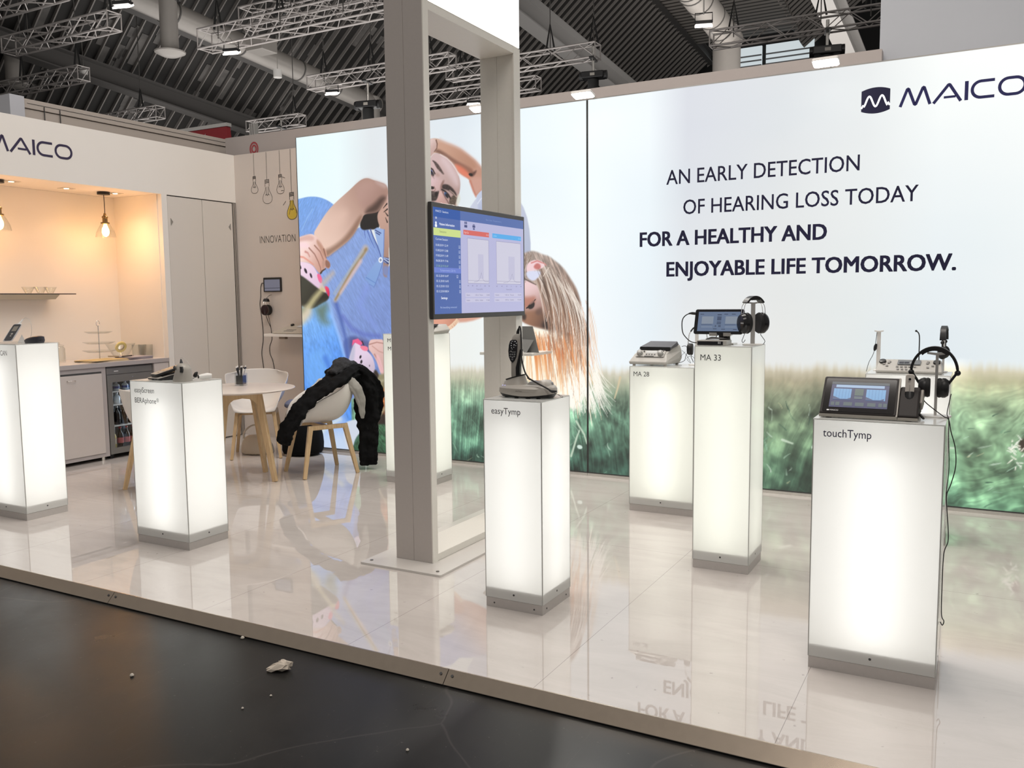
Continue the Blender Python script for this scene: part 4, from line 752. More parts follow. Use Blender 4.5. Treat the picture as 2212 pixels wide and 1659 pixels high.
    ST('-3141 1145 69 -329 72 -660 10 4 0 9 1 -3129 1140 13 -174 65 -346 20 4 0 8 1 -3358 1161 44 -343 49 -689 17 4 2 9 1 -3346 1210 4 -324 -5 -653 14 4 3 9 1 -3106 1134 45 -238 52 -479 14 4 2 7 1 -2896 1126 42 -185 128 -367 16 4 4 5 1 -3322 1192 7 -150 67 -299 10 4 5 9 1 -3132 1121 30 -218 84 -436 18 4 5 7 1 -3215 1187 40 -221 34 -444 7 4 5 7 1 -3123 1135 53 -173 58 -347 9 4 3 8 1 -3317 1184 76 -180 69 -361 17 4 6 9 1 -3369 1206 -1 -350 38 -702 23 4 3 6 1 -3243 1152 3 -206 48 -411 10 4 6 8 1 -3371 1197 39 -269 63 -539 17 4 4 9 1 -3282 1192 0 -330 26 -661 19 4 3 9 1 -3275 1148 -16 -325 14 -651 9 4 3 7 1 -3244 1154 55 -218 80 -436 12 4 0 6 1 -3003 1146 75 -179 117 -359 8 4 3 6 1 -2904 1092 40 -146 121 -290 10 4 0 7 1 -3079 1156 82 -208 126 -416 18 4 0 8 1 -3305 1203 71 -138 60 -278 7 4 6 8 1 -3126 1133 36 -201 49 -403 19 4 5 9 1 -2995 1111 69 -298 96 -598 22 4 6 9 1 -3159 1136 37 -317 34 -637 13 4 3 5 1 -3341 1206 58 -159 66 -320 13 4 6 8 1 -3075 1139 56 -309 92 -620 12 4 5 5 1 -3368 1164 29 -160 43 -321 22 4 3 7 1 -3303 1171 32 -246 55 -493 22 4 6 6 1 -3031 1144 65 -222 129 -444 17 4 4 6 1 -3307 1178 68 -313 57 -630 12 4 5 6 1 -3142 1160 44 -179 69 -358 18 4 0 8 1 -2941 1105 66 -198 101 -396 18 4 5 6 1 -3192 1149 24 -254 38 -510 7 4 2 9 1 -3253 1188 -6 -146 24 -291 16 4 2 8 1 -3184 1179 48 -176 49 -353 19 4 0 7 1 -3360 1203 32 -303 45 -608 17 4 3 8 1 -3172 1138 67 -325 63 -655 13 4 5 7 1 -3275 1151 63 -136 56 -273 20 4 3 9 1 -3135 1139 82 -176 107 -353 22 4 2 6 1 -3251 1174 58 -153 58 -307 12 4 6 9 1 -2934 1119 57 -149 108 -297 12 4 0 9 1 -3264 1150 10 -227 26 -454 20 4 5 6 1 -3300 1176 68 -289 57 -581 15 4 2 9 1 -3334 1198 44 -248 62 -497 10 4 6 7 1 -2908 1119 83 -270 103 -543 23 4 3 7 1 -3079 1153 27 -247 53 -494 16 4 3 5 1 -2903 1103 83 -337 125 -675 8 4 5 7 1 -3161 1127 34 -330 52 -662 13 4 6 9 1 -2894 1081 68 -240 105 -481 22 4 5 6 1 -2973 1143 32 -173 76 -345 19 4 4 6 1 -3117 1144 69 -256 91 -513 19 4 3 9 1 -3367 1182 -12 -314 0 -631 17 4 3 8 1 -3101 1122 57 -262 65 -526 20 4 4 9 1 -3212 1171 28 -331 82 -662 9 4 4 9 1 -3309 1201 37 -218 68 -437 20 4 0 6 1 -3167 1143 38 -138 78 -275 21 4 4 7 1 -3011 1117 93 -203 129 -407 15 4 2 5 1 -2982 1113 29 -322 83 -645 10 4 0 9 1 -2867 1076 74 -150 107 -301 8 4 5 5 1 -3173 1158 14 -210 78 -418 19 4 4 9 1 -3283 1176 55 -292 79 -586 9 4 0 9 1 -3208 1183 61 -313 96 -627 10 4 2 8 1 -3199 1144 69 -192 84 -386 20 4 5 7 1 -2914 1087 74 -276 143 -551 19 4 0 5 1 -3199 1160 88 -135 104 -272 8 4 6 6 1 -2881 1112 78 -176 135 -351 13 4 0 9 1 -3043 1120 46 -293 61 -588 19 4 3 6 1 -3167 1177 9 -176 34 -352 12 4 0 7 1 -3095 1144 77 -242 96 -485 8 4 5 8 1 -2983 1144 90 -326 100 -655 21 4 4 7 1 -3066 1138 62 -236 94 -473 13 4 6 6 1 -3036 1126 35 -193 117 -383 20 4 2 8 1 -3048 1136 88 -275 126 -552 8 4 5 9 1 -2889 1125 64 -319 144 -637 19 4 0 5 1 -3327 1165 67 -329 73 -662 17 4 4 6 1 -3052 1134 27 -176 85 -351 13 4 5 6 1 -3159 1146 60 -269 66 -540 16 4 2 9 1 -2885 1089 60 -180 129 -360 15 4 5 9 1 -3234 1159 50 -289 64 -579 19 4 2 6 1 -3248 1141 -13 -331 18 -664 12 4 2 7 1 -3026 1068 66 -185 90 -372 10 5 7 9 7 -3279 930 41 -191 40 -384 18 5 7 9 7 -3143 979 55 -142 68 -286 14 5 7 9 7 -2970 901 71 -123 100 -246 11 5 7 9 7 -2941 950 74 -214 106 -429 12 5 7 9 7 -3118 1030 56 -222 71 -447 15 5 7 9 7 -3013 865 68 -156 93 -314 17 5 7 9 7 -2970 882 71 -169 101 -340 15 5 7 9 7 -3275 884 43 -127 42 -255 11 5 7 9 7 -3053 980 63 -205 84 -412 14 5 7 9 7 -2956 1075 73 -141 103 -282 19 5 7 9 7 -3281 1017 42 -215 39 -431 19 5 7 9 7 -3185 1056 51 -163 59 -327 20 5 7 9 7 -3145 1062 54 -209 65 -421 17 5 7 9 7 -2891 880 78 -233 115 -467 16 5 7 9 7 -2943 1023 73 -154 105 -309 15 5 7 9 7 -2884 890 79 -144 117 -289 14 5 7 9 7 -3146 1006 54 -168 66 -337 15 5 7 9 7 -3227 957 46 -223 50 -448 17 5 7 9 7 -2928 965 75 -136 108 -272 20 5 7 9 7 -2908 1029 77 -115 112 -230 17 5 7 9 7 -3063 960 62 -243 82 -488 19 5 7 9 7 -2942 1078 73 -185 105 -370 21 5 7 9 7 -3279 1069 41 -216 39 -434 22 5 7 9 7 -3280 940 42 -135 41 -272 20 5 7 9 7 -3014 1035 67 -142 92 -285 20 5 7 9 7 -3142 1703 153 -492 132 -987 11 4 8 5 9 -3129 1636 245 -344 243 -686 11 4 10 9 9 -3104 1635 158 -362 197 -722 5 4 11 8 12 -3094 1659 146 -350 158 -699 5 4 10 8 9 -3063 1667 116 -431 141 -864 5 4 10 6 13 -3256 1741 154 -306 151 -610 11 4 14 9 14 -3095 1656 200 -383 192 -766 10 4 11 5 13 -3023 1621 142 -465 76 -936 6 4 14 5 15 -3175 1669 155 -392 209 -784 6 4 8 6 9 -3017 1572 195 -331 201 -662 5 4 10 6 12 -3011 1613 163 -431 112 -865 4 4 16 8 9 -3142 1740 115 -353 116 -705 8 4 16 7 9 -3282 1785 228 -294 169 -584 9 4 14 5 14 -3339 1754 164 -406 256 -810 7 4 16 8 9 -3260 1756 126 -482 120 -967 7 4 17 7 12 -3244 1753 226 -337 223 -670 7 4 17 9 9 -3127 1699 149 -314 203 -626 9 4 8 6 15 -3296 1763 178 -293 252 -582 5 4 10 7 10 -3313 1781 190 -398 205 -795 12 4 8 7 9 -3068 1653 160 -346 183 -692 7 4 10 8 13 -3318 1769 249 -435 261 -867 11 4 8 7 13 -3217 1771 211 -505 217 -1011 5 4 17 5 15 -3257 1728 169 -456 168 -913 5 4 18 9 13 -3288 1761 237 -380 205 -757 12 4 14 8 12 -3133 1633 192 -454 137 -911 5 4 17 7 13 -3342 1810 272 -475 307 -946 11 4 8 9 13 -3110 1636 140 -357 99 -714 5 4 10 7 12 -3236 1763 246 -305 266 -606 10 4 10 7 10 -3174 1715 207 -483 241 -966 12 4 11 8 13 -3026 1599 149 -475 142 -954 4 4 18 9 9 -3235 1749 146 -347 169 -693 11 4 14 6 15 -3000 1588 160 -472 51 -953 11 4 14 9 9 -3058 1646 172 -409 137 -821 7 4 8 5 12 -3327 1815 205 -400 276 -797 10 4 19 5 15 -3290 1767 146 -300 214 -597 4 4 17 9 17 -3235 1689 198 -350 263 -698 12 4 17 9 12 -3267 1774 187 -314 188 -624 6 4 17 9 17 -2971 1571 187 -489 157 -983 5 4 14 8 9 -2993 1611 93 -370 81 -741 6 4 17 8 13 -3052 1595 228 -398 198 -797 5 4 17 6 13 -3298 1771 105 -459 139 -919 9 4 16 7 15 -3187 1753 238 -341 249 -678 4 4 8 8 13 -3283 1750 170 -381 259 -759 4 4 10 8 9 -3008 1575 75 -344 60 -691 7 4 8 8 12 -3149 1660 164 -327 205 -653 5 4 17 9 9 -3338 1731 189 -362 196 -723 10 4 19 8 9 -3357 1813 169 -394 257 -785 7 4 17 8 12 -3028 1572 142 -372 164 -745 5 4 8 8 9 -3022 1649 101 -384 109 -771 10 4 17 7 15 -3294 1764 270 -266 277 -525 5 4 11 7 11 -3240 1789 122 -509 121 -1020 8 4 17 6 13 -3160 1721 118 -495 133 -993 9 4 17 9 15 -3066 1583 224 -453 197 -909 12 4 8 6 9 -3222 1734 136 -451 158 -902 6 4 8 7 9 -3236 1683 189 -429 219 -858 4 4 17 6 9 -2983 1557 119 -386 151 -774 4 4 17 8 13 -3065 1647 182 -325 201 -649 11 4 18 7 9 -3242 1729 131 -391 153 -782 8 4 19 6 15 -3277 1759 232 -381 235 -758 9 4 14 6 13 -3283 1733 144 -340 196 -677 7 4 18 7 12 -3289 1737 206 -254 197 -503 4 4 14 8 14 -3142 1724 224 -384 209 -767 5 4 14 7 15 -3149 1723 179 -342 186 -682 5 4 11 8 12 -3275 1769 212 -314 201 -624 8 4 14 8 14 -3351 1792 157 -345 161 -689 11 4 10 6 10 -3061 1683 92 -377 61 -756 9 4 18 6 13 -3168 1652 176 -377 148 -755 9 4 17 7 15 -3200 1679 243 -343 243 -683 10 4 11 6 15 -3162 1752 152 -367 186 -733 4 4 14 7 12 -3210 1722 178 -396 212 -790 11 4 18 6 13 -3069 1615 203 -446 206 -892 8 4 8 7 13 -3218 1698 168 -315 197 -628 5 4 17 7 13 -3321 1817 174 -436 165 -873 10 4 16 5 9 -3115 1666 178 -369 134 -739 6 4 11 8 13 -3233 1706 225 -436 246 -871 11 4 11 8 12 -3311 1748 175 -293 176 -583 10 4 10 8 10 -3003 1593 84 -434 92 -870 10 4 11 5 12 -3347 1749 287 -269 305 -531 11 4 18 8 18 -3303 1769 252 -408 277 -812 7 4 17 6 9 -3124 1708 184 -481 121 -966 8 4 19 9 12 -3015 1622 193 -358 186 -717 6 4 8 6 13 -3171 1728 161 -311 108 -621 4 4 14 6 14 -3291 1709 217 -244 188 -484 7 4 18 5 18 -3135 1669 158 -473 123 -950 12 4 17 5 9 -3007 1586 110 -337 140 -675 8 4 10 9 13 -3336 1743 173 -294 189 -585 11 4 19 8 19 -3040 1665 224 -391 190 -781 9 4 11 5 13 -3307 1740 213 -311 218 -618 8 4 18 6 18 -3325 1762 148 -297 179 -591 10 4 8 7 8 -3100 1692 87 -381 105 -764 8 4 11 7 15 -3228 1685 188 -436 142 -873 5 4 18 9 15 -3171 1744 115 -444 146 -890 7 4 8 9 13 -3003 1580 77 -434 43 -872 9 4 11 9 15 -3018 1591 172 -308 135 -615 7 4 19 7 9 -3262 1744 183 -275 200 -546 9 4 19 7 19 -3005 1569 214 -436 205 -873 12 4 18 7 12 -3031 1533 189 -305 140 -611 8 4 8 9 15 -3318 1749 178 -415 167 -829 11 4 19 6 12 -3240 1792 140 -463 196 -927 8 4 19 5 12 -3001 1635 157 -475 177 -952 12 4 8 9 15 -3276 1764 246 -284 226 -563 4 4 19 9 19 -3270 1713 192 -290 233 -577 11 4 11 8 11 -3012 1577 144 -318 72 -639 8 4 8 6 12 -3295 1755 199 -297 177 -592 10 4 16 6 16 -3236 1779 190 -386 213 -770 8 4 11 9 13 -3212 1761 203 -353 191 -704 8 4 14 9 15 -3195 1711 153 -288 166 -574 9 4 11 8 11 -3244 1802 152 -306 207 -608 11 4 18 6 18 -3196 1679 249 -387 236 -772 5 4 16 6 9 -3201 1706 161 -458 151 -917 7 4 10 7 12 -3225 1725 251 -475 254 -948 9 4 11 8 9 -2983 1546 143 -417 113 -839 11 4 17 7 12 -3307 1827 256 -435 274 -867 5 4 14 7 9 -3338 1725 218 -232 274 -459 9 4 18 9 18 -3067 1561 186 -271 162 -542 8 4 17 6 12 -3226 1720 189 -481 188 -963 8 4 19 8 12 -3302 1809 216 -392 273 -779 4 4 11 6 15 -3029 1580 82 -383 74 -769 6 4 10 9 9 -3092 1709 169 -328 128 -655 7 4 14 9 15 -3259 1749 168 -471 129 -945 6 4 16 7 9 -3284 1721 146 -390 198 -780 6 4 18 7 9 -3295 1783 198 -419 259 -834 8 4 18 6 15 -3063 1681 199 -513 126 -1031 7 4 10 7 13 -3217 1714 192 -339 204 -677 10 4 19 5 15 -3328 1797 180 -363 270 -722 9 4 18 5 9 -3209 1749 180 -326 119 -652 9 4 8 5 8 -3073 1608 177 -471 162 -945 4 4 10 8 12 -3185 1661 199 -270 235 -537 10 4 16 7 16 -3182 1752 213 -457 149 -916 7 4 16 8 15 -3071 1649 127 -427 167 -855 7 4 16 6 12 -2822 1416 98 -243 63 -489 9 3 20 8 21 -2876 1155 82 -297 88 -599 8 3 22 8 21 -2901 1180 78 -229 121 -459 8 3 23 8 21 -2935 1197 105 -253 110 -509 6 3 24 8 21 -2981 1231 84 -186 78 -374 7 3 23 8 21 -2865 1275 94 -180 61 -362 6 3 20 8 21 -2924 1260 117 -351 96 -708 6 3 25 8 21 -2986 1407 97 -298 103 -597 5 3 23 8 21 -2897 1283 106 -197 70 -395 8 3 23 8 21 -2991 1203 76 -207 57 -417 7 3 22 8 21 -2977 1405 63 -357 50 -718 6 3 22 8 21 -2822 1227 90 -328 65 -661 5 3 20 8 21 -2938 1411 100 -294 133 -589 7 3 23 8 21 -2913 1377 78 -221 64 -443 9 3 20 8 21 -2847 1285 85 -184 47 -371 5 3 24 8 21 -2856 1381 56 -344 37 -691 8 3 20 8 21 -2914 1237 89 -209 71 -420 5 3 23 8 21 -2834 1443 116 -275 94 -551 8 3 23 8 21 -2831 1434 120 -190 96 -380 6 3 20 8 21 -2998 1244 70 -176 40 -353 9 3 24 8 21 -2902 1322 111 -185 110 -370 7 3 20 8 21 -2835 1434 79 -204 47 -408 4 3 24 8 21 -2993 1164 63 -211 62 -425 5 3 24 8 21 -2822 1157 82 -343 129 -688 7 3 24 8 21 -2813 1276 93 -226 134 -453 8 3 20 8 21 -2820 1457 93 -329 44 -662 4 3 22 8 21 -2980 1407 112 -329 101 -660 8 3 22 8 21 -3009 1447 126 -353 123 -709 6 3 23 8 21 -2966 1337 87 -215 135 -429 6 3 23 8 21 -2906 1350 93 -343 106 -689 5 3 20 8 21 -2959 1307 91 -231 122 -464 7 3 23 8 21 -2892 1275 83 -172 98 -345 4 3 24 8 21 -2945 1223 103 -317 110 -638 4 3 24 8 21 -2961 1396 77 -356 79 -715 6 3 22 8 21 -2814 1338 84 -315 47 -634 6 3 20 8 21 -2934 1372 94 -308 100 -618 8 3 22 8 21 -2999 1459 97 -250 142 -499 4 3 20 8 21 -2836 1145 138 -230 138 -464 5 3 23 8 21 -2823 1404 90 -294 47 -592 8 3 25 8 21 -2937 1223 136 -195 138 -392 9 3 23 8 21 -2875 1427 66 -277 68 -556 7 3 24 8 21 -2922 1197 85 -186 62 -374 4 3 23 8 21 -2817 1154 125 -201 109 -405 7 3 22 8 21 -2952 1201 124 -255 144 -512 9 3 25 8 21 -3002 1420 85 -298 86 -597 7 3 24 8 21 -2999 1415 54 -309 51 -621 4 3 20 8 21 -2896 721 12 -95 55 -189 7 3 26 9 26 -2967 716 28 -121 23 -244 10 3 26 9 26 -2943 761 24 -92 14 -185 9 3 26 9 26 -2894 792 26 -135 28 -271 10 3 26 9 26 -2842 736 49 -109 66 -220 12 3 26 9 26 -2803 730 30 -109 46 -218 10 3 26 9 26 -2919 781 38 -87 53 -176 6 3 26 9 26 -2808 755 56 -114 69 -230 8 3 26 9 26 -2876 743 29 -96 54 -193 10 3 26 9 26 -2995 874 -16 -105 -5 -208 7 3 26 9 26 -2998 789 6 -80 23 -160 9 3 26 9 26 -2984 834 33 -83 0 -168 6 3 26 9 26 -2925 776 42 -129 41 -260 10 3 26 9 26 -2889 847 27 -98 59 -195 10 3 26 9 26 -2937 846 46 -91 69 -182 10 3 26 9 26 -3000 746 43 -107 64 -215 10 3 26 9 26 -2827 830 83 -124 88 -251 6 3 26 9 26 -2940 848 34 -97 31 -195 11 3 26 9 26 -2940 767 47 -118 50 -239 8 3 26 9 26 -2900 829 31 -91 64 -181 8 3 26 9 26 -2760 865 75 -77 81 -157 8 3 26 9 26 -2745 865 31 -81 76 -160 8 3 26 9 26 -2884 773 34 -105 12 -212 5 3 26 9 26 -2921 893 20 -113 6 -226 7 3 26 9 26 -2884 893 50 -101 18 -206 5 3 26 9 26 -2986 766 14 -114 -1 -231 7 3 26 9 26 -2758 839 34 -95 62 -190 12 3 26 9 26 -2931 739 30 -111 67 -222 12 3 26 9 26 -2796 733 25 -102 29 -205 8 3 26 9 26 -2840 752 81 -109 86 -222 9 3 26 9 26 -2896 901 48 -98 15 -200 9 3 26 9 26 -2962 717 67 -108 58 -219 7 3 26 9 26 -2794 899 53 -84 28 -171 12 3 26 9 26 -2959 854 17 -109 67 -216 8 3 26 9 26 -2844 741 74 -111 90 -223 7 3 26 9 26 -2789 861 32 -99 88 -198 9 3 26 9 26 -2945 794 43 -102 32 -206 10 3 26 9 26 -2842 866 57 -122 35 -247 11 3 26 9 26 -2760 787 59 -77 54 -156 10 3 26 9 26 -2854 765 25 -100 79 -198 5 3 26 9 26 -2938 863 34 -94 52 -190 6 3 26 9 26 -3006 733 46 -79 39 -162 9 3 26 9 26 -2861 780 62 -114 64 -230 12 3 26 9 26 -2770 893 40 -88 44 -178 9 3 26 9 26 -2741 823 42 -88 48 -177 5 3 26 9 26 -2851 767 60 -107 57 -217 7 3 26 9 26 -2895 887 20 -131 37 -263 12 3 26 9 26 -2808 824 26 -86 59 -173 10 3 26 9 26 -2994 714 28 -94 47 -188 8 3 26 9 26 -2942 773 1 -94 33 -186 10 3 26 9 26 -2852 751 54 -90 53 -183 7 3 26 9 26 -2752 846 60 -110 97 -222 8 3 26 9 26 -2765 725 26 -83 78 -164 8 3 26 9 26 -2859 821 16 -105 16 -211 5 3 26 9 26 -3010 796 -2 -94 4 -188 10 3 26 9 26 -2972 791 24 -106 36 -213 8 3 26 9 26 -2797 788 38 -110 85 -219 5 3 26 9 26 -2764 787 1 -87 31 -174 5 3 26 9 26 -2852 779 38 -106 36 -213 7 3 26 9 26 -2924 748 60 -125 72 -252 5 3 26 9 26 -2762 759 29 -101 50 -201 9 3 26 9 26 -2847 845 61 -131 64 -264 11 3 26 9 26 -2964 867 33 -117 43 -235 9 3 26 9 26 -2917 757 26 -128 30 -257 5 3 26 9 26 -2877 777 65 -126 75 -254 10 3 26 9 26 -2755 903 53 -102 53 -207 8 3 26 9 26 -2866 831 72 -110 72 -222 9 3 26 9 26 -2860 897 -1 -124 25 -247 11 3 26 9 26 -2951 898 47 -83 19 -169 7 3 26 9 26 -3008 831 5 -85 23 -170 6 3 26 9 26 -2986 772 40 -104 9 -211 11 3 26 9 26 -2794 823 69 -92 77 -186 7 3 26 9 26 -2939 818 53 -130 45 -263 11 3 26 9 26 -2934 846 2 -117 33 -232 8 3 26 9 26 -2869 835 51 -118 81 -236 7 3 26 9 26 -2755 891 50 -86 67 -173 10 3 26 9 26 -2774 871 21 -104 35 -208 8 3 26 9 26 -2859 897 56 -107 35 -216 9 3 26 9 26 -2982 736 56 -112 56 -226 8 3 26 9 26 -2743 739 25 -99 75 -198 10 3 26 9 26 -2994 759 44 -101 12 -205 10 3 26 9 26 -2790 720 30 -110 92 -218 10 3 26 9 26 -2760 794 17 -92 47 -183 11 3 26 9 26 -2869 719 43 -101 27 -205 6 3 26 9 26 -2966 836 55 -113 52 -229 9 3 26 9 26 -2810 738 65 -127 69 -258 11 3 26 9 26 -2809 846 38 -85 30 -171 11 3 26 9 26 -2929 735 48 -104 53 -209 8 3 26 9 26 -2832 899 26 -100 61 -200 5 3 26 9 26 -2943 770 37 -128 30 -257 6 3 26 9 26 -2839 782 37 -131 69 -262 5 3 26 9 26 -2899 792 -2 -104 17 -207 7 3 26 9 26 -2845 800 43 -132 45 -266 9 3 26 9 26 -2956 900 45 -112 49 -226 8 3 26 9 26 -2879 896 17 -137 52 -274 8 3 26 9 26 -2950 819 19 -92 29 -184 11 3 26 9 26 -2761 968 36 -125 93 -249 6 3 27 8 27 -2764 837 8 -135 75 -267 6 3 27 8 27 -2761 759 54 -122 160 -241 6 3 27 8 27 -2766 881 37 -80 113 -159 6 3 27 8 27 -2770 796 57 -108 159 -212 6 3 27 8 27 -2748 961 20 -100 57 -199 6 3 27 8 27 -2771 800 75 -107 177 -213 6 3 27 8 27 -2744 918 18 -130 93 -257 6 3 27 8 27 -2746 784 71 -81 175 -161 6 3 27 8 27 -2763 916 14 -158 88 -313 6 3 27 8 27 -2748 838 45 -145 137 -288 6 3 27 8 27 -2764 857 20 -109 72 -217 6 3 27 8 27 -2753 830 55 -146 131 -291 6 3 27 8 27 -2763 930 41 -96 119 -191 6 3 27 8 27 -2764 871 18 -140 69 -278 6 3 27 8 27 -2758 852 19 -154 84 -306 6 3 27 8 27 -2763 832 56 -76 167 -149 6 3 27 8 27 -2756 846 41 -96 127 -189 6 3 27 8 27 -2752 817 18 -131 71 -262 6 3 27 8 27 -2751 877 39 -76 122 -150 6 3 27 8 27 -2742 802 19 -113 79 -224 6 3 27 8 27 -2750 923 50 -94 129 -186 6 3 27 8 27 -2747 862 52 -150 136 -297 6 3 27 8 27 -2741 955 45 -130 133 -259 6 3 27 8 27 -2745 860 18 -130 82 -259 6 3 27 8 27 -2751 900 73 -85 176 -167 6 3 27 8 27 -2764 925 49 -143 116 -285 6 3 27 8 27 -2770 836 41 -82 118 -163 6 3 27 8 27 -2744 947 35 -82 101 -162 6 3 27 8 27 -2744 776 29 -128 104 -254 6 3 27 8 27 -2758 839 24 -79 87 -157 6 3 27 8 27 -2761 883 19 -110 93 -218 6 3 27 8 27 -2758 790 31 -150 119 -296 6 3 27 8 27 -2763 861 21 -105 103 -207 6 3 27 8 27 -3316 1803 -79 -92 -89 -187 7 4 28 8 28 -3330 1814 -39 -94 -8 -189 7 4 28 8 28 -3340 1800 -67 -70 -64 -143 7 4 29 8 29 -3365 1825 -31 -85 8 -172 7 4 8 8 8 -3350 1824 -56 -84 -42 -170 7 4 29 8 29 -3374 1816 -18 -83 34 -168 7 4 8 8 8 -3399 1823 -35 -84 0 -170 7 4 8 8 8 -3322 1803 -77 -95 -83 -193 7 4 8 8 8 -3371 1822 -16 -89 38 -180 7 4 8 8 8 -3370 1823 -24 -82 21 -166 7 4 8 8 8 -3315 1815 -67 -112 -64 -226 7 4 8 8 8 -3328 1798 -69 -85 -68 -173 7 4 28 8 28 -3320 1819 -54 -78 -39 -159 7 4 8 8 8 -3317 1807 -69 -100 -68 -201 7 4 8 8 8 -3329 1819 -42 -97 -15 -197 7 4 29 8 29 -3324 1818 -56 -88 -43 -178 7 4 8 8 8 -3348 1819 -56 -104 -43 -209 7 4 29 8 29 -3318 1819 -79 -96 -87 -195 7 4 8 8 8 -3385 1802 -28 -94 14 -190 7 4 28 8 28 -3382 1825 -40 -103 -11 -209 7 4 8 8 8 -3388 1806 -23 -95 25 -192 7 4 29 8 29 -3331 1802 -57 -77 -45 -155 7 4 28 8 28')
    P([-3366,1741,-3311,1773,-3245,1771,-3192,1736,-3213,1703,-3290,1690,-3323,1652,-3372,1673],(238,206,210))
    P([-3306,1720,-3267,1752,-3230,1727,-3241,1694,-3284,1695],(196,116,112),soft=9)
    L([-3322,1749,-3267,1765,-3202,1741,-3186,1726],9.4,9.4,(206,120,116),7)
    P([-3372,1678,-3312,1686,-3224,1679,-3252,1631,-3301,1598,-3345,1614,-3369,1644],(214,218,240),soft=9)
    L([-3406,1644,-3378,1615,-3313,1584,-3280,1569],14.1,7.1,(90,70,62),7,al=0.9)
    L([-3225,1573,-3237,1467,-3184,1263,-3162,1350],5.6,4.7,(226,208,196),al=0.8)
    L([-3160,1706,-3225,1621,-3226,1525,-3172,1428,-3129,1389],7.5,4.7,(232,218,206),al=0.8)
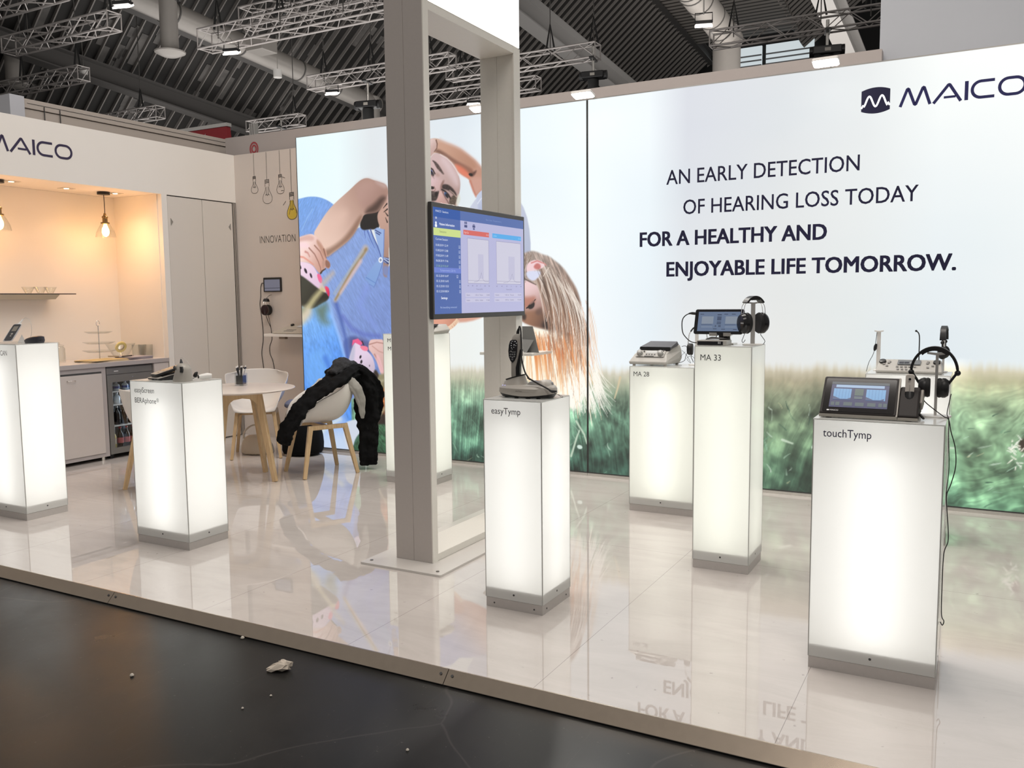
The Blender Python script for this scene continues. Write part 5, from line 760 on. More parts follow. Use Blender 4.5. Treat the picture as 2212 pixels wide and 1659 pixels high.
    ST('-2998 1425 165 -163 170 -325 12 5 30 5 31 -3213 1669 96 -223 105 -444 8 5 32 6 31 -3118 1570 153 -162 118 -321 14 5 33 7 31 -2984 1476 156 -206 156 -411 15 5 30 7 31 -3030 1548 151 -270 129 -541 9 5 33 6 31 -3071 1551 140 -164 140 -327 14 5 30 7 31 -3172 1652 150 -199 112 -397 14 5 30 5 31 -3087 1611 145 -226 161 -451 9 5 34 8 31 -3221 1612 88 -217 88 -433 17 5 34 8 31 -3033 1464 158 -300 135 -602 11 5 32 6 31 -3259 1708 142 -269 138 -537 11 5 34 5 31 -3113 1630 127 -276 136 -550 12 5 34 6 31 -3169 1590 170 -288 164 -576 12 5 33 6 31 -3144 1640 130 -245 168 -489 10 5 34 7 31 -3171 1630 189 -191 166 -380 8 5 34 5 31 -3104 1587 105 -261 126 -521 11 5 33 7 31 -3151 1589 134 -252 85 -504 18 5 32 7 31 -3128 1583 145 -237 136 -473 11 5 34 5 31 -3252 1635 134 -157 122 -312 12 5 30 6 31 -3033 1540 132 -176 174 -350 17 5 32 7 31 -3010 1485 175 -208 150 -417 19 5 33 6 31 -3237 1678 119 -240 94 -479 17 5 30 7 31 -3237 1644 140 -226 139 -449 8 5 33 6 31 -3227 1631 115 -266 91 -532 15 5 30 8 31 -3085 1545 121 -159 142 -316 16 5 34 5 31 -3069 1502 117 -287 111 -575 16 5 34 7 31 -3092 1562 106 -172 115 -343 17 5 33 8 31 -2979 1425 155 -239 104 -479 15 5 33 7 31 -2998 1497 190 -298 169 -596 9 5 32 8 31 -3178 1594 122 -207 132 -412 15 5 33 5 31 -3149 1671 154 -218 114 -433 14 5 32 6 31 -2989 1519 123 -274 110 -549 11 5 32 8 31 -3111 1576 165 -244 124 -488 19 5 32 8 31 -3134 1666 164 -192 146 -381 12 5 30 8 31 -3052 1510 127 -192 149 -384 14 5 34 7 31 -3031 1516 148 -290 156 -581 15 5 30 5 31 -3265 1680 152 -253 103 -504 16 5 30 5 31 -3186 1647 131 -273 137 -545 18 5 34 5 31 -3073 1522 163 -162 139 -322 9 5 34 7 31 -3178 1670 187 -242 179 -482 18 5 34 7 31 -2989 1451 145 -192 133 -383 19 5 34 8 31 -3212 1635 176 -165 157 -327 9 5 33 6 31 -3053 1490 135 -291 107 -584 12 5 34 6 31 -3101 1547 168 -173 146 -345 11 5 32 5 31 -3123 1605 100 -261 110 -522 9 5 30 7 31 -3035 1558 153 -240 95 -479 14 5 32 7 31 -3203 1755 168 -272 164 -540 9 4 35 8 35 -2987 1577 167 -294 154 -586 9 4 35 8 35 -3231 1744 130 -276 113 -551 6 4 35 8 35 -3030 1629 141 -235 158 -467 7 4 35 8 35 -3156 1692 153 -187 189 -372 9 4 35 8 35 -3080 1629 138 -239 170 -475 9 4 36 8 36 -3151 1721 151 -274 166 -546 8 4 36 8 36 -3004 1608 161 -227 150 -453 5 4 37 8 37 -2974 1502 148 -298 107 -598 8 4 35 8 35 -2984 1536 149 -297 160 -593 7 4 37 8 37 -3221 1752 183 -253 152 -503 8 4 37 8 37 -3077 1627 134 -273 148 -545 6 4 37 8 37 -3154 1728 122 -223 108 -444 5 4 36 8 36 -3107 1643 149 -233 111 -466 5 4 35 8 35 -3230 1727 139 -323 125 -644 9 4 35 8 35 -3066 1601 179 -210 150 -419 6 4 35 8 35 -3038 1561 185 -193 187 -384 8 4 37 8 37 -3131 1693 156 -237 125 -471 8 4 36 8 36 -3070 1611 117 -190 112 -378 9 4 36 8 36 -2979 1560 126 -270 114 -541 7 4 37 8 37 -2997 1527 176 -201 188 -400 7 4 37 8 37 -3018 1606 168 -287 147 -572 8 4 35 8 35 -2992 1557 156 -177 158 -352 8 4 37 8 37 -3121 1698 152 -271 181 -540 5 4 37 8 37 -3204 1743 125 -308 148 -614 6 4 36 8 36 -3093 1681 175 -237 158 -471 5 4 35 8 35 -2955 1479 179 -187 176 -373 6 4 36 8 36 -2990 1583 129 -266 125 -531 6 4 35 8 35 -2946 1520 156 -314 121 -629 9 4 35 8 35 -3027 1639 120 -281 137 -562 7 4 36 8 36 -3047 1049 44 -216 55 -433 14 5 38 6 39 -2957 1163 20 -135 6 -272 11 5 38 6 39 -2879 1056 42 -163 51 -326 14 5 40 6 39 -3079 1058 18 -120 2 -241 22 5 38 6 39 -3167 1055 34 -210 34 -422 20 5 38 6 39 -3170 1092 17 -202 -1 -407 27 5 41 6 39 -2923 1044 35 -220 36 -441 13 5 40 6 39 -3278 1057 49 -197 63 -395 15 5 41 6 39 -3026 1135 46 -139 59 -279 14 5 38 6 39 -3293 1045 31 -182 28 -367 22 5 38 6 39 -3046 1045 22 -137 11 -276 22 5 41 6 39 -3276 1093 18 -147 1 -296 17 5 38 6 39 -3071 1050 24 -154 15 -309 27 5 41 6 39 -2976 1174 43 -219 54 -440 14 5 38 6 39 -3221 1157 21 -178 8 -358 25 5 40 6 39 -2972 1038 52 -131 71 -263 23 5 38 6 39 -3298 1042 33 -183 31 -367 27 5 38 6 39 -3102 1041 38 -178 42 -358 23 5 38 6 39 -3212 1054 37 -223 40 -448 24 5 40 6 39 -3283 1109 40 -226 46 -454 26 5 40 6 39 -3278 1145 29 -134 23 -270 15 5 38 6 39 -3311 1092 33 -219 32 -440 21 5 38 6 39 -3276 1088 54 -122 74 -243 28 5 38 6 39 -3212 1095 23 -176 12 -355 16 5 40 6 39 -3034 1165 30 -129 27 -258 14 5 40 6 39 -3247 1133 27 -152 19 -305 19 5 38 6 39 -1064 76 42 46 67 89 12 4 42 7 42 -498 498 10 15 23 31 8 4 43 6 43 -1271 633 0 22 -27 43 7 4 44 7 44 -3366 535 55 19 46 36 8 4 45 4 45 -2414 415 65 32 74 61 13 4 45 8 45 -88 490 4 9 29 20 9 4 45 7 45 -1213 178 25 16 16 30 11 4 46 5 46 -1649 51 -21 34 -93 65 10 4 47 5 47 -1366 306 -36 48 -22 100 8 4 48 8 48 49 38 8 15 39 31 11 4 49 6 49 -477 412 9 17 46 37 11 4 50 5 50 -3253 293 -1 17 23 37 8 4 42 4 42 244 608 44 41 54 79 6 4 49 7 49 -2270 380 -20 19 17 42 11 4 42 7 42 106 268 9 1 29 3 6 4 48 5 48 -1083 522 16 56 10 110 11 4 42 5 42 -1995 485 -6 59 -26 118 11 4 45 5 45 -3577 274 14 48 90 100 15 4 46 5 46 -1216 619 -25 35 -27 71 11 4 42 7 42 -810 444 50 23 65 45 11 4 51 7 51 -2355 355 3 36 -31 70 10 4 42 6 42 -624 53 -15 46 -25 93 10 4 51 5 51 -2987 233 40 23 49 43 14 4 47 4 47 -474 253 29 8 54 15 15 4 51 5 51 242 584 19 11 60 22 13 4 45 6 45 -3849 67 -41 13 -22 31 17 4 45 6 45 -1370 308 -6 42 -23 83 8 4 47 8 47 -4091 111 -3 36 -36 69 12 4 47 8 47 -1365 400 -25 32 -27 66 10 4 49 4 49 -1967 139 11 37 10 73 12 4 45 8 45 164 288 30 26 70 53 9 4 47 8 47 -1408 377 26 27 59 53 8 4 48 5 48 172 451 46 -5 83 -10 14 4 49 5 49 -2719 552 5 16 56 33 6 4 46 6 46 131 542 -11 13 19 28 12 4 48 5 48 63 155 25 16 31 31 9 4 45 6 45 240 358 20 0 80 2 7 4 47 5 47 -739 205 0 12 14 26 14 4 43 6 43 -3877 272 2 66 -2 131 6 4 42 7 42 -1884 136 42 42 43 80 15 4 48 6 48 -834 115 15 21 50 44 6 4 50 7 50 -1228 135 -1 27 -1 55 12 4 45 6 45 -2332 459 28 53 28 105 9 4 47 4 47 -2320 224 -56 18 -56 40 15 4 48 4 48 -970 -80 19 19 18 36 11 4 46 4 46 -3700 321 -19 49 24 101 6 4 42 6 42 -606 16 -11 23 -40 43 11 4 43 5 43 -930 -46 -11 19 -34 36 11 4 49 8 49 -1339 147 0 35 -34 67 9 4 46 8 46 -369 52 33 15 47 28 13 4 50 4 50 -901 593 -31 26 -51 54 11 4 50 8 50 -1396 331 50 41 80 81 8 4 48 4 48 181 250 10 1 31 2 15 4 49 5 49 45 208 38 5 48 6 13 4 42 7 42 -1857 -92 -12 41 9 86 8 4 49 4 49 -3872 335 -15 34 -55 67 10 4 48 5 48 -2475 -228 2 17 55 40 7 4 48 4 48 -2126 276 -6 13 35 29 15 4 46 7 46 -886 638 11 17 41 35 6 4 43 4 43 -1754 -79 -45 35 -65 73 13 4 46 7 46 -3172 365 -17 15 -50 28 16 4 47 7 47 -851 524 -5 16 -8 31 14 4 51 4 51 -2933 520 -16 48 34 100 6 4 46 7 46 -1967 571 14 60 20 120 16 4 49 7 49 -2791 -144 -48 22 -62 47 6 4 42 5 42 -3741 279 24 33 -8 63 16 4 47 4 47 -784 181 1 19 -26 36 7 4 43 8 43 -3178 478 32 42 58 83 11 4 48 6 48 -2116 74 43 53 63 104 16 4 46 8 46 -1348 530 17 49 1 97 9 4 46 4 46 -3616 297 -21 24 -66 47 9 4 49 6 49 -2731 -50 14 46 83 97 14 4 47 5 47 -527 681 42 31 77 61 11 4 50 7 50 -932 -77 1 37 43 79 15 4 46 6 46 -2377 325 -40 27 -54 55 6 4 46 7 46 -1339 618 -18 11 -30 22 9 4 46 8 46 -3376 352 17 25 -12 47 14 4 49 4 49 -1447 498 32 31 32 60 7 4 48 5 48 -13 379 31 15 47 28 7 4 44 6 44 -1613 625 -61 35 -73 73 17 4 42 4 42 -1251 265 7 19 46 42 15 4 45 5 45 -1500 16 5 24 38 51 17 4 44 7 44 -229 247 14 9 29 19 6 4 50 4 50 -69 562 21 2 44 4 12 4 42 4 42 -1070 19 -45 20 -70 42 10 4 49 6 49 -761 367 43 24 79 47 6 4 51 4 51 -1930 -189 -57 22 -87 48 7 4 45 4 45 -2212 104 58 44 60 84 6 4 46 8 46 -2803 532 -24 41 -101 80 13 4 46 7 46 -625 217 -31 27 -37 56 17 4 50 6 50 -2043 601 -3 23 -9 45 8 4 42 7 42 -2376 310 57 43 88 84 10 4 42 7 42 -2914 289 -50 39 -43 82 10 4 45 4 45 -938 222 24 41 25 79 10 4 49 5 49 -1444 -92 12 26 -19 48 9 4 49 5 49 -3247 275 -12 43 19 89 12 4 48 6 48 -803 111 -3 21 -51 38 9 4 51 7 51 -973 -60 -6 38 -43 73 15 4 44 4 44 -883 578 -5 28 -17 55 11 4 50 5 50 -522 546 38 -1 65 -2 17 4 51 4 51 -3498 471 7 30 -43 57 17 4 48 7 48 -2746 -263 30 19 0 32 7 4 49 4 49 -2097 314 34 34 43 66 6 4 42 7 42 268 197 7 17 32 36 11 4 45 7 45 -444 259 21 17 40 33 6 4 50 5 50 -2786 -22 -21 17 -48 34 11 4 47 4 47 -244 71 36 22 44 42 6 4 50 7 50 -2191 583 4 32 -35 62 7 4 48 8 48 -4025 7 65 29 101 55 11 4 44 4 44 -2041 -49 5 44 -7 86 13 4 42 4 42 -1947 -120 13 42 82 90 15 4 48 4 48 -2296 334 -2 45 -65 86 8 4 47 5 47 -2621 166 -2 44 -40 85 14 4 47 4 47 -828 639 -26 18 -5 38 15 4 51 8 51 -1169 542 -51 45 -53 92 8 4 49 5 49 -2642 -86 -25 51 -23 104 16 4 45 8 45 -1333 416 -30 20 -45 41 11 4 46 6 46 147 547 -2 6 37 14 10 4 49 5 49 -912 619 -18 11 -36 22 13 4 50 7 50 -3767 46 -14 20 -69 38 12 4 46 5 46 -3500 416 58 29 84 57 16 4 46 8 46 220 509 36 34 60 68 6 4 47 4 47 -1089 576 20 50 7 99 7 4 46 5 46 -1594 169 -6 29 -38 56 7 4 47 7 47 -2129 314 41 30 53 58 9 4 45 7 45 -1059 353 13 24 15 47 16 4 46 8 46 -276 260 44 18 84 35 6 4 43 4 43 -322 330 9 0 26 0 10 4 51 6 51 -1818 141 -18 45 13 93 13 4 42 4 42 -3705 89 54 63 58 121 16 4 42 7 42 -2609 223 -46 32 -28 68 14 4 46 6 46 -56 372 5 15 26 30 13 4 46 6 46 -1002 319 -16 29 5 61 11 4 45 7 45 -1798 145 21 14 34 27 11 4 46 8 46 -2893 349 -6 33 -57 64 9 4 46 4 46 -2679 260 38 19 48 37 7 4 42 7 42 -818 583 -18 33 -71 65 12 4 43 4 43 171 447 18 10 68 22 15 4 46 7 46 -2421 334 -47 58 -39 119 9 4 48 4 48 90 152 26 -1 56 0 6 4 47 5 47 69 328 52 12 67 20 16 4 46 6 46 -1392 289 -21 34 -33 68 8 4 44 6 44 -4 436 58 14 83 26 14 4 46 4 46 -2448 -156 38 32 24 58 12 4 49 6 49 -2555 -69 -5 34 -37 66 7 4 44 6 44 -1751 -163 1 28 43 61 8 4 45 4 45 -1801 107 15 16 33 31 9 4 42 7 42 -1045 112 18 40 10 77 9 4 45 6 45 -1005 279 44 37 77 73 6 4 46 5 46 -1472 398 -3 48 -22 94 14 4 46 7 46 -2417 -150 21 34 30 68 11 4 44 8 44 -1471 371 4 44 44 91 11 4 47 4 47 -433 114 -10 -1 27 2 17 4 51 7 51 -3141 395 15 50 10 99 10 4 48 6 48 -2831 323 -72 21 -88 46 16 4 49 5 49 -1234 470 -15 25 -56 49 11 4 49 7 49 -3733 274 18 18 41 36 8 4 47 4 47 -67 368 24 11 22 19 14 4 44 6 44 -281 245 28 8 84 18 13 4 51 5 51 -1554 -156 3 21 21 43 7 4 49 4 49 -4076 90 -31 50 -46 102 14 4 48 4 48 -2085 445 -46 39 -80 80 6 4 45 6 45 -518 165 56 3 76 3 16 4 50 7 50 -1936 61 37 55 45 107 14 4 42 4 42 -1227 81 13 11 23 22 15 4 44 5 44 -2184 476 6 14 -12 27 16 4 45 7 45 -768 315 53 40 66 78 7 4 51 4 51 -4048 446 2 55 41 112 12 4 48 7 48 -2336 -243 -9 33 -9 67 15 4 49 5 49 -2504 -127 -60 21 -67 47 13 4 45 5 45 -3623 221 -3 28 -46 53 9 4 44 7 44 -3389 60 -31 30 -82 59 6 4 42 6 42 -1702 260 -14 20 -35 39 17 4 48 6 48 -117 101 4 5 26 11 7 4 48 5 48 76 650 -2 10 30 22 9 4 42 7 42 -1591 598 45 24 79 46 16 4 47 5 47 -1739 -111 24 41 9 77 12 4 47 6 47 -933 187 -27 30 -10 63 9 4 45 4 45')
    L([-2965,150,-2914,309,-2889,369],18.8,11.8,(206,222,200),9,al=0.85)
    L([-2917,444,-2897,414,-2847,341,-2822,265],18.8,11.8,(206,222,200),9,al=0.85)
    L([-2532,821,-2555,727,-2579,652],18.8,11.8,(214,196,160),9,al=0.85)
    L([-344,468,-229,428,-145,425],18.8,11.8,(206,222,200),9,al=0.85)
    L([-1264,404,-1191,382],18.8,11.8,(206,222,200),9,al=0.85)
    O(-2887,232,24,17,-0.17,(206,226,214),7)
    O(252,473,24,42,-0.00,(60,50,40),14)
    ST('244 432 11 15 21 30 11 5 52 8 52 224 373 -18 13 -35 26 11 5 52 8 52 193 490 1 8 2 16 11 5 52 8 52 194 421 -14 6 -27 11 11 5 53 8 53 249 396 8 12 16 25 11 5 53 8 53 262 355 -16 1 -31 2 11 5 53 8 53 219 363 12 -15 24 -30 11 5 53 8 53 219 425 -11 12 -21 24 11 5 53 8 53 214 473 11 19 23 38 11 5 53 8 53 211 471 -13 -16 -26 -32 11 5 53 8 53 199 436 -13 10 -25 21 11 5 53 8 53 208 415 0 0 0 -1 11 5 52 8 52 243 453 -8 -5 -15 -10 11 5 52 8 52 245 506 -12 17 -25 33 11 5 53 8 53 224 499 -10 -19 -21 -37 11 5 53 8 53 206 422 -17 13 -35 26 11 5 52 8 52 201 378 -14 -15 -28 -31 11 5 52 8 52 247 345 0 -15 1 -31 11 5 53 8 53 243 462 -13 7 -27 15 11 5 52 8 52 216 463 13 -12 25 -23 11 5 53 8 53 222 465 -17 -11 -33 -21 11 5 52 8 52 218 402 -10 16 -20 32 11 5 53 8 53 189 478 6 -15 12 -31 11 5 53 8 53 220 332 -2 -13 -5 -26 11 5 52 8 52')
def print_mat():
    m = bpy.data.materials.new('backlit_print'); m.use_nodes = True; nt = m.node_tree; b = nt.nodes['Principled BSDF']
    at = nt.nodes.new('ShaderNodeAttribute'); at.attribute_name = 'print'
    b.inputs['Base Color'].default_value = (.05, .05, .05, 1); b.inputs['Roughness'].default_value = .6; b.inputs['Specular IOR Level'].default_value = .1
    nt.links.new(at.outputs['Color'], b.inputs['Emission Color']); b.inputs['Emission Strength'].default_value = 1.0
    return m
PRINTM = print_mat()
def print_mesh(xs, zs, y, parent, off):
    X, Z = np.meshgrid(xs, zs); nx, nz = len(xs), len(zs)
    pt = Paint(X.ravel() * 1000, Z.ravel() * 1000); backdrop(pt); artwork(pt)
    c = np.clip(pt.c, 0, 255) / 255; lin = np.where(c > .04045, ((c + .055) / 1.055) ** 2.4, c / 12.92)
    me = bpy.data.meshes.new('print'); nv = nx * nz; nf = (nx - 1) * (nz - 1)
    co = np.stack([X.ravel() - off.x, np.full(nv, y - off.y), Z.ravel() - off.z], 1)
    me.vertices.add(nv); me.vertices.foreach_set('co', co.ravel().astype(np.float32))
    i = (np.arange(nz - 1)[:, None] * nx + np.arange(nx - 1)[None, :]).ravel()
    q = np.stack([i, i + 1, i + nx + 1, i + nx], 1).astype(np.int32)
    me.loops.add(nf * 4); me.loops.foreach_set('vertex_index', q.ravel())
    me.polygons.add(nf); me.polygons.foreach_set('loop_start', np.arange(nf, dtype=np.int32) * 4)
    me.update(calc_edges=True); me.validate()
    ca = me.color_attributes.new('print', 'FLOAT_COLOR', 'POINT')
    ca.data.foreach_set('color', np.concatenate([lin, np.ones((nv, 1))], 1).ravel().astype(np.float32))
    me.materials.append(PRINTM)
    o = bpy.data.objects.new('print', me); COL.objects.link(o); o.parent = parent
    return o
PA, pm = panel('backlit_wall_panel', 'backlit wall panel printed with a man in a blue shirt carrying a girl upside down', -5.85, -2.815)
print_mesh(np.linspace(-5.843, -2.822, 650), np.linspace(.03, 3.008, 660), 6.438, PA, Vector(PA.location))
PB, pm2 = panel('backlit_wall_panel', 'backlit wall panel with four lines of slogan and a blue logo above a meadow', -2.813, .45)
print_mesh(np.concatenate([np.linspace(-2.806, -2.4, 90), np.arange(-2.395, .443, .0065)]), np.concatenate([np.arange(.03, 1.06, .0055), np.linspace(1.064, 3.008, 60)]), 6.438, PB, Vector(PB.location))
def wallm(x, z, y=6.4372): return pm2 @ frame((x, y, z), (1, 0, 0), (0, 0, 1), (0, -1, 0))
for s_, x, z, wd, b in (('AN EARLY DETECTION', -2.160, 2.305, 1.374, .0009), ('OF HEARING LOSS TODAY', -2.026, 2.076, 1.612, .0009), ('FOR A HEALTHY AND', -2.372, 1.847, 1.384, .0042), ('ENJOYABLE LIFE TOMORROW.', -2.155, 1.613, 1.982, .0042)):
    text('slogan_line', s_, wallm(x, z), wd, .106, NAVY, PB, bold=b)
# wave mark and word mark
def arc(x0, z0, x1, z1, sag, n=14):
    return [(x0 + (x1 - x0) * i / n, z0 + (z1 - z0) * i / n + sag * 4 * (i / n) * (1 - i / n)) for i in range(n + 1)]
def logo_mark(m, w_, h_, blue, white, parent, th=.0008):
    top = arc(0, h_ * .89, w_, h_ * .89, h_ * .11); bot = arc(w_, h_ * .11, 0, h_ * .11, -h_ * .11)
    mb = MB(); mb.prism(bot + top, 0, th, m)
    mk = mb.build('logo_mark', blue, parent)
    pts = [(-.01 * w_, .30 * h_)]
    for i in range(41):
        t = i / 40; pts.append((t * w_, h_ * (.47 + .19 * -math.cos((t * 2 + .0) * 2 * math.pi) * (1 if True else 0))))
    wv = MB(); ribbon2d(wv, [(w_ * .005, h_ * .23), (w_ * .06, h_ * .33)] + [(w_ * (.06 + .88 * i / 40), h_ * (.47 + .2 * math.sin(2 * math.pi * (2 * i / 40 - .25)))) for i in range(2, 39)] + [(w_ * .94, h_ * .36), (w_ * .995, h_ * .27)], w_ * .065, m @ Matrix.Translation((0, 0, th)), th)
    wv.build('logo_wave', white, mk)
def word_mark(m, h_, blue, parent, th=.0008, first=0):
    """MAICO as monoline letters, cap height h_"""
    st = h_ * .155; c = MB()
    def rr(x0, x1, open_=False):
        y0, y1 = st / 2, h_ - st / 2; r = (y1 - y0) / 2; xm0, xm1 = x0 + r * .86, x1 - r * .86
        left = [(xm0 + r * .86 * math.cos(a), h_ / 2 + r * math.sin(a)) for a in [math.pi / 2 + math.pi * i / 14 for i in range(15)]]
        right = [(xm1 + r * .86 * math.cos(a), h_ / 2 + r * math.sin(a)) for a in [-math.pi / 2 + math.pi * i / 14 for i in range(15)]]
        return left + ([(x1, y0)] if open_ else right), left
    mb = MB()
    if first <= 0: ribbon2d(mb, [(st * .55, 0), (h_ * .42, h_ - st * .6), (h_ * .46, h_ - st * .45), (h_ * .50, h_ - st * .6), (h_ * .80, st * .6), (h_ * .84, st * .45), (h_ * .88, st * .6), (h_ * 1.20, h_ - st * .6), (h_ * 1.24, h_ - st * .45), (h_ * 1.28, h_ - st * .6), (h_ * 1.58, 0)], st, m, th)
    if first == 1: ribbon2d(mb, [(h_ * 1.24, h_), (h_ * 1.58, 0)], st, m, th)
    mb.build('word_mark', blue, parent)
    mb = MB(); o = h_ * 1.75
    ribbon2d(mb, [(o, 0), (o + h_ * .70, h_ - st * .6), (o + h_ * .74, h_ - st * .5), (o + h_ * .78, h_ - st * .6), (o + h_ * 1.33, 0)], st, m, th)
    ribbon2d(mb, [(o + h_ * .50, h_ * .27), (o + h_ * 1.08, h_ * .27)], st * .8, m, th)
    mb.build('word_mark', blue, parent)
    MB().box(o + h_ * 1.50, o + h_ * 1.50 + st * 1.15, 0, h_, 0, th, m).build('word_mark', blue, parent)
    o2 = o + h_ * 1.86; r = (h_ - st) / 2
    mb = MB(); a = [(o2 + r * (1 + math.cos(t)), h_ / 2 + r * math.sin(t)) for t in [math.pi / 2 + math.pi * i / 14 for i in range(15)]]
    ribbon2d(mb, [(o2 + h_ * 1.05, h_ - st / 2)] + a + [(o2 + h_ * 1.05, st / 2)], st, m, th); mb.build('word_mark', blue, parent)
    o3 = o2 + h_ * 1.28; w3 = h_ * 1.32 - st
    mb = MB(); le = [(o3 + r * (1 + math.cos(t)), h_ / 2 + r * math.sin(t)) for t in [math.pi / 2 + math.pi * i / 14 for i in range(15)]]
    ri = [(o3 + w3 - r * (1 - math.cos(t)), h_ / 2 + r * math.sin(t)) for t in [-math.pi / 2 + math.pi * i / 14 for i in range(15)]]
    ribbon2d(mb, le + ri, st, m, th, closed=True); mb.build('word_mark', blue, parent)
WAVEW = mat('logo_wave_white', (.8, .8, .8), .6, emit=(.9, .92, .95), es=.9)
logo_mark(wallm(-.787, 2.675), .180, .172, NAVY, WAVEW, PB)
NAVY2 = mat('logo_blue', s2l((38, 38, 96)), .5)
word_mark(wallm(-.554, 2.699), .120, NAVY2, PB)
word_mark(frame((KX + .0008, 4.19, 2.706), (0, 1, 0), (0, 0, 1), (1, 0, 0)), .127, mat('fascia_letters', s2l((52, 44, 72)), .5), bpy.data.objects['wall_left'])
# ------------------------------------------------------------------ portal frame with the screen
t = thing('portal_frame', 'tall grey portal frame carrying the screen, with a glowing sign on top', 'display frame', (-2.725, 4.37, 0))
mm = Matrix.Translation((2.725, -4.37, 0))
pl = MB(mm).prism(rpoly(-2.985, -2.453, 3.685, 5.06, .01), 0, .012).build('base_plate', mat('plate_white', (.58, .55, .52), .25), t, bev=.001)
for xx, yy in ((-2.943, 3.736), (-2.501, 3.731), (-2.943, 5.01), (-2.501, 5.01)):
    MB(mm).cyl((xx, yy, .012), (xx, yy, .0155), .009, 12).build('bolt', mat('bolt_grey', (.2, .19, .18), .35, .8), pl)
def post(y0, y1, zt, FM, nm='post'):
    for x0, x1 in ((-2.847, -2.7285), (-2.7265, -2.605)):
        MB(mm).box(x0, x1, y0, y1, .012, zt).build(nm, FM, t, bev=.0015)
    MB(mm).box(-2.8465, -2.6055, y0 + .003, y1 - .003, .012, zt).build('post_core', FM, t)
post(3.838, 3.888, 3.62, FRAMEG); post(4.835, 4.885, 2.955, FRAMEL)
MB(mm).box(-2.606, -2.600, 3.838, 3.888, .012, 3.62).build('edge_strip', FRAMEL, t)
MB(mm).box(-2.606, -2.598, 4.820, 4.900, .012, 2.995).build('edge_strip', FRAMEL, t)
MB(mm).box(-2.847, -2.605, 3.888, 4.885, 2.955, 2.995).build('top_beam', FRAMEL, t, bev=.002)
MB(mm).box(-2.606, -2.600, 3.888, 4.835, 2.955, 2.995).build('edge_strip', FRAMEL, t)
MB(mm).box(-2.847, -2.605, 3.888, 4.835, .0125, .052).build('bottom_beam', FRAMEL, t, bev=.002)
sg = MB(mm).box(-2.84, -2.604, 3.889, 4.895, 3.0, 3.62).build('sign_cabinet', FRAMEL, t)
MB(mm).box(-2.6035, -2.600, 3.890, 4.898, 3.002, 3.618).build('sign_face', mat('sign_glow', (.8, .8, .8), .5, emit=(1, .995, .98), es=1.25), sg)
# ---- screen: everything below lies in the plane x = const, u runs along +y, v along z
t = thing('television', 'large flat screen showing patient software, mounted on the grey portal frame', 'screen', (-2.585, 4.365, 1.657))
mm = Matrix.Translation((2.585, -4.365, -1.657))
MB(mm).box(-2.5955, -2.572, 3.842, 4.892, 1.347, 1.967).build('bezel', mat('tv_bezel', (.040, .038, .036), .4), t, bev=.004)
def em(n, c, s=1.0): return mat('scr_' + n, (.02, .02, .02), .25, emit=s2l(c), es=s)
SX = -2.5718
def UV(u, v, l): return mm @ frame((SX + .0004 * l, 3.858 + u, 1.375 + v), (0, 1, 0), (0, 0, 1), (1, 0, 0))
W_, H_ = 1.018, .566
def rect(n, c, u0, v0, u1, v1, l, par):
    return MB(UV(0, 0, l)).quad((u0, v0, 0), (u1, v0, 0), (u1, v1, 0), (u0, v1, 0)).build(n, em('%d_%d_%d' % c, c), par)
scr = rect('display', (176, 176, 212), 0, 0, W_, H_, 0, t)
rect('title_bar', (70, 98, 162), 0, H_ - .052, W_, H_, 1, scr)
rect('side_menu', (62, 92, 162), 0, 0, .270, H_, 1, scr)
rect('menu_highlight', (198, 214, 130), 0, H_ - .148, .270, H_ - .108, 2, scr)
rect('menu_highlight', (98, 120, 200), 0, H_ - .345, .270, H_ - .317, 2, scr)
rect('result_header', (206, 92, 84), .300, H_ - .128, .585, H_ - .101, 2, scr)
rect('result_header', (74, 164, 226), .625, H_ - .128, .985, H_ - .101, 2, scr)
PLT = (200, 198, 216)
for u0, u1 in ((.342, .578), (.670, .978)):
    rect('chart', PLT, u0, H_ - .398, u1, H_ - .145, 2, scr)
    k = MB(UV(0, 0, 3))
    ribbon2d(k, [(u0, H_ - .145), (u1, H_ - .145), (u1, H_ - .398), (u0, H_ - .398)], .0018, Matrix.Identity(4), .0002, closed=True)
    ribbon2d(k, [(u0, H_ - .382), (u1, H_ - .382)], .0015, Matrix.Identity(4), .0002)
    w2 = u1 - u0
    ribbon2d(k, [(u0 + w2 * .27, H_ - .39), (u0 + w2 * .44, H_ - .386), (u0 + w2 * .55, H_ - .372), (u0 + w2 * .63, H_ - .335), (u0 + w2 * .7, H_ - .374), (u0 + w2 * .8, H_ - .386), (u0 + w2 * .97, H_ - .386)], .0015, Matrix.Identity(4), .0002)
    k.build('chart_line', em('grey', (132, 128, 160)), scr)
    rect('chart_band', (188, 186, 210), u0 + w2 * .48, H_ - .37, u0 + w2 * .74, H_ - .23, 3, scr)
    for r in (0, 1): rect('result_box', (192, 190, 216), u0 - .03, H_ - .475 - r * .03, u1 + .007, H_ - .452 - r * .03, 2, scr)
def st(s_, u, v, w1, h1, c, wt=0): text('screen_text', s_, UV(u, v, 4), w1, h1, em('t%d_%d_%d' % c, c), scr, weight=wt, th=.0001)
LT = (214, 222, 240); DK = (60, 66, 110); GR = (110, 106, 140)
st('MAICO  Sessions', .022, H_ - .025, .125, .011, LT)
st('Patient Information', .058, H_ - .092, .15, .012, (240, 244, 255), .01)
st('Sessions', .058, H_ - .131, .065, .011, (110, 122, 92))
st('Current Session', .018, H_ - .172, .118, .011, LT)
for i, s_ in enumerate(('10.08.2019 12:19', '13.08.2019 12:08', '19.08.2019 11:49', '06.08.2019 17:46', '27.08.2019 02:47')): st(s_, .018, H_ - .204 - i * .0275, .12, .011, LT if i < 4 else (140, 172, 160))
st('Tympanometry 226 Hz', .055, H_ - .337, .155, .011, (160, 176, 226))
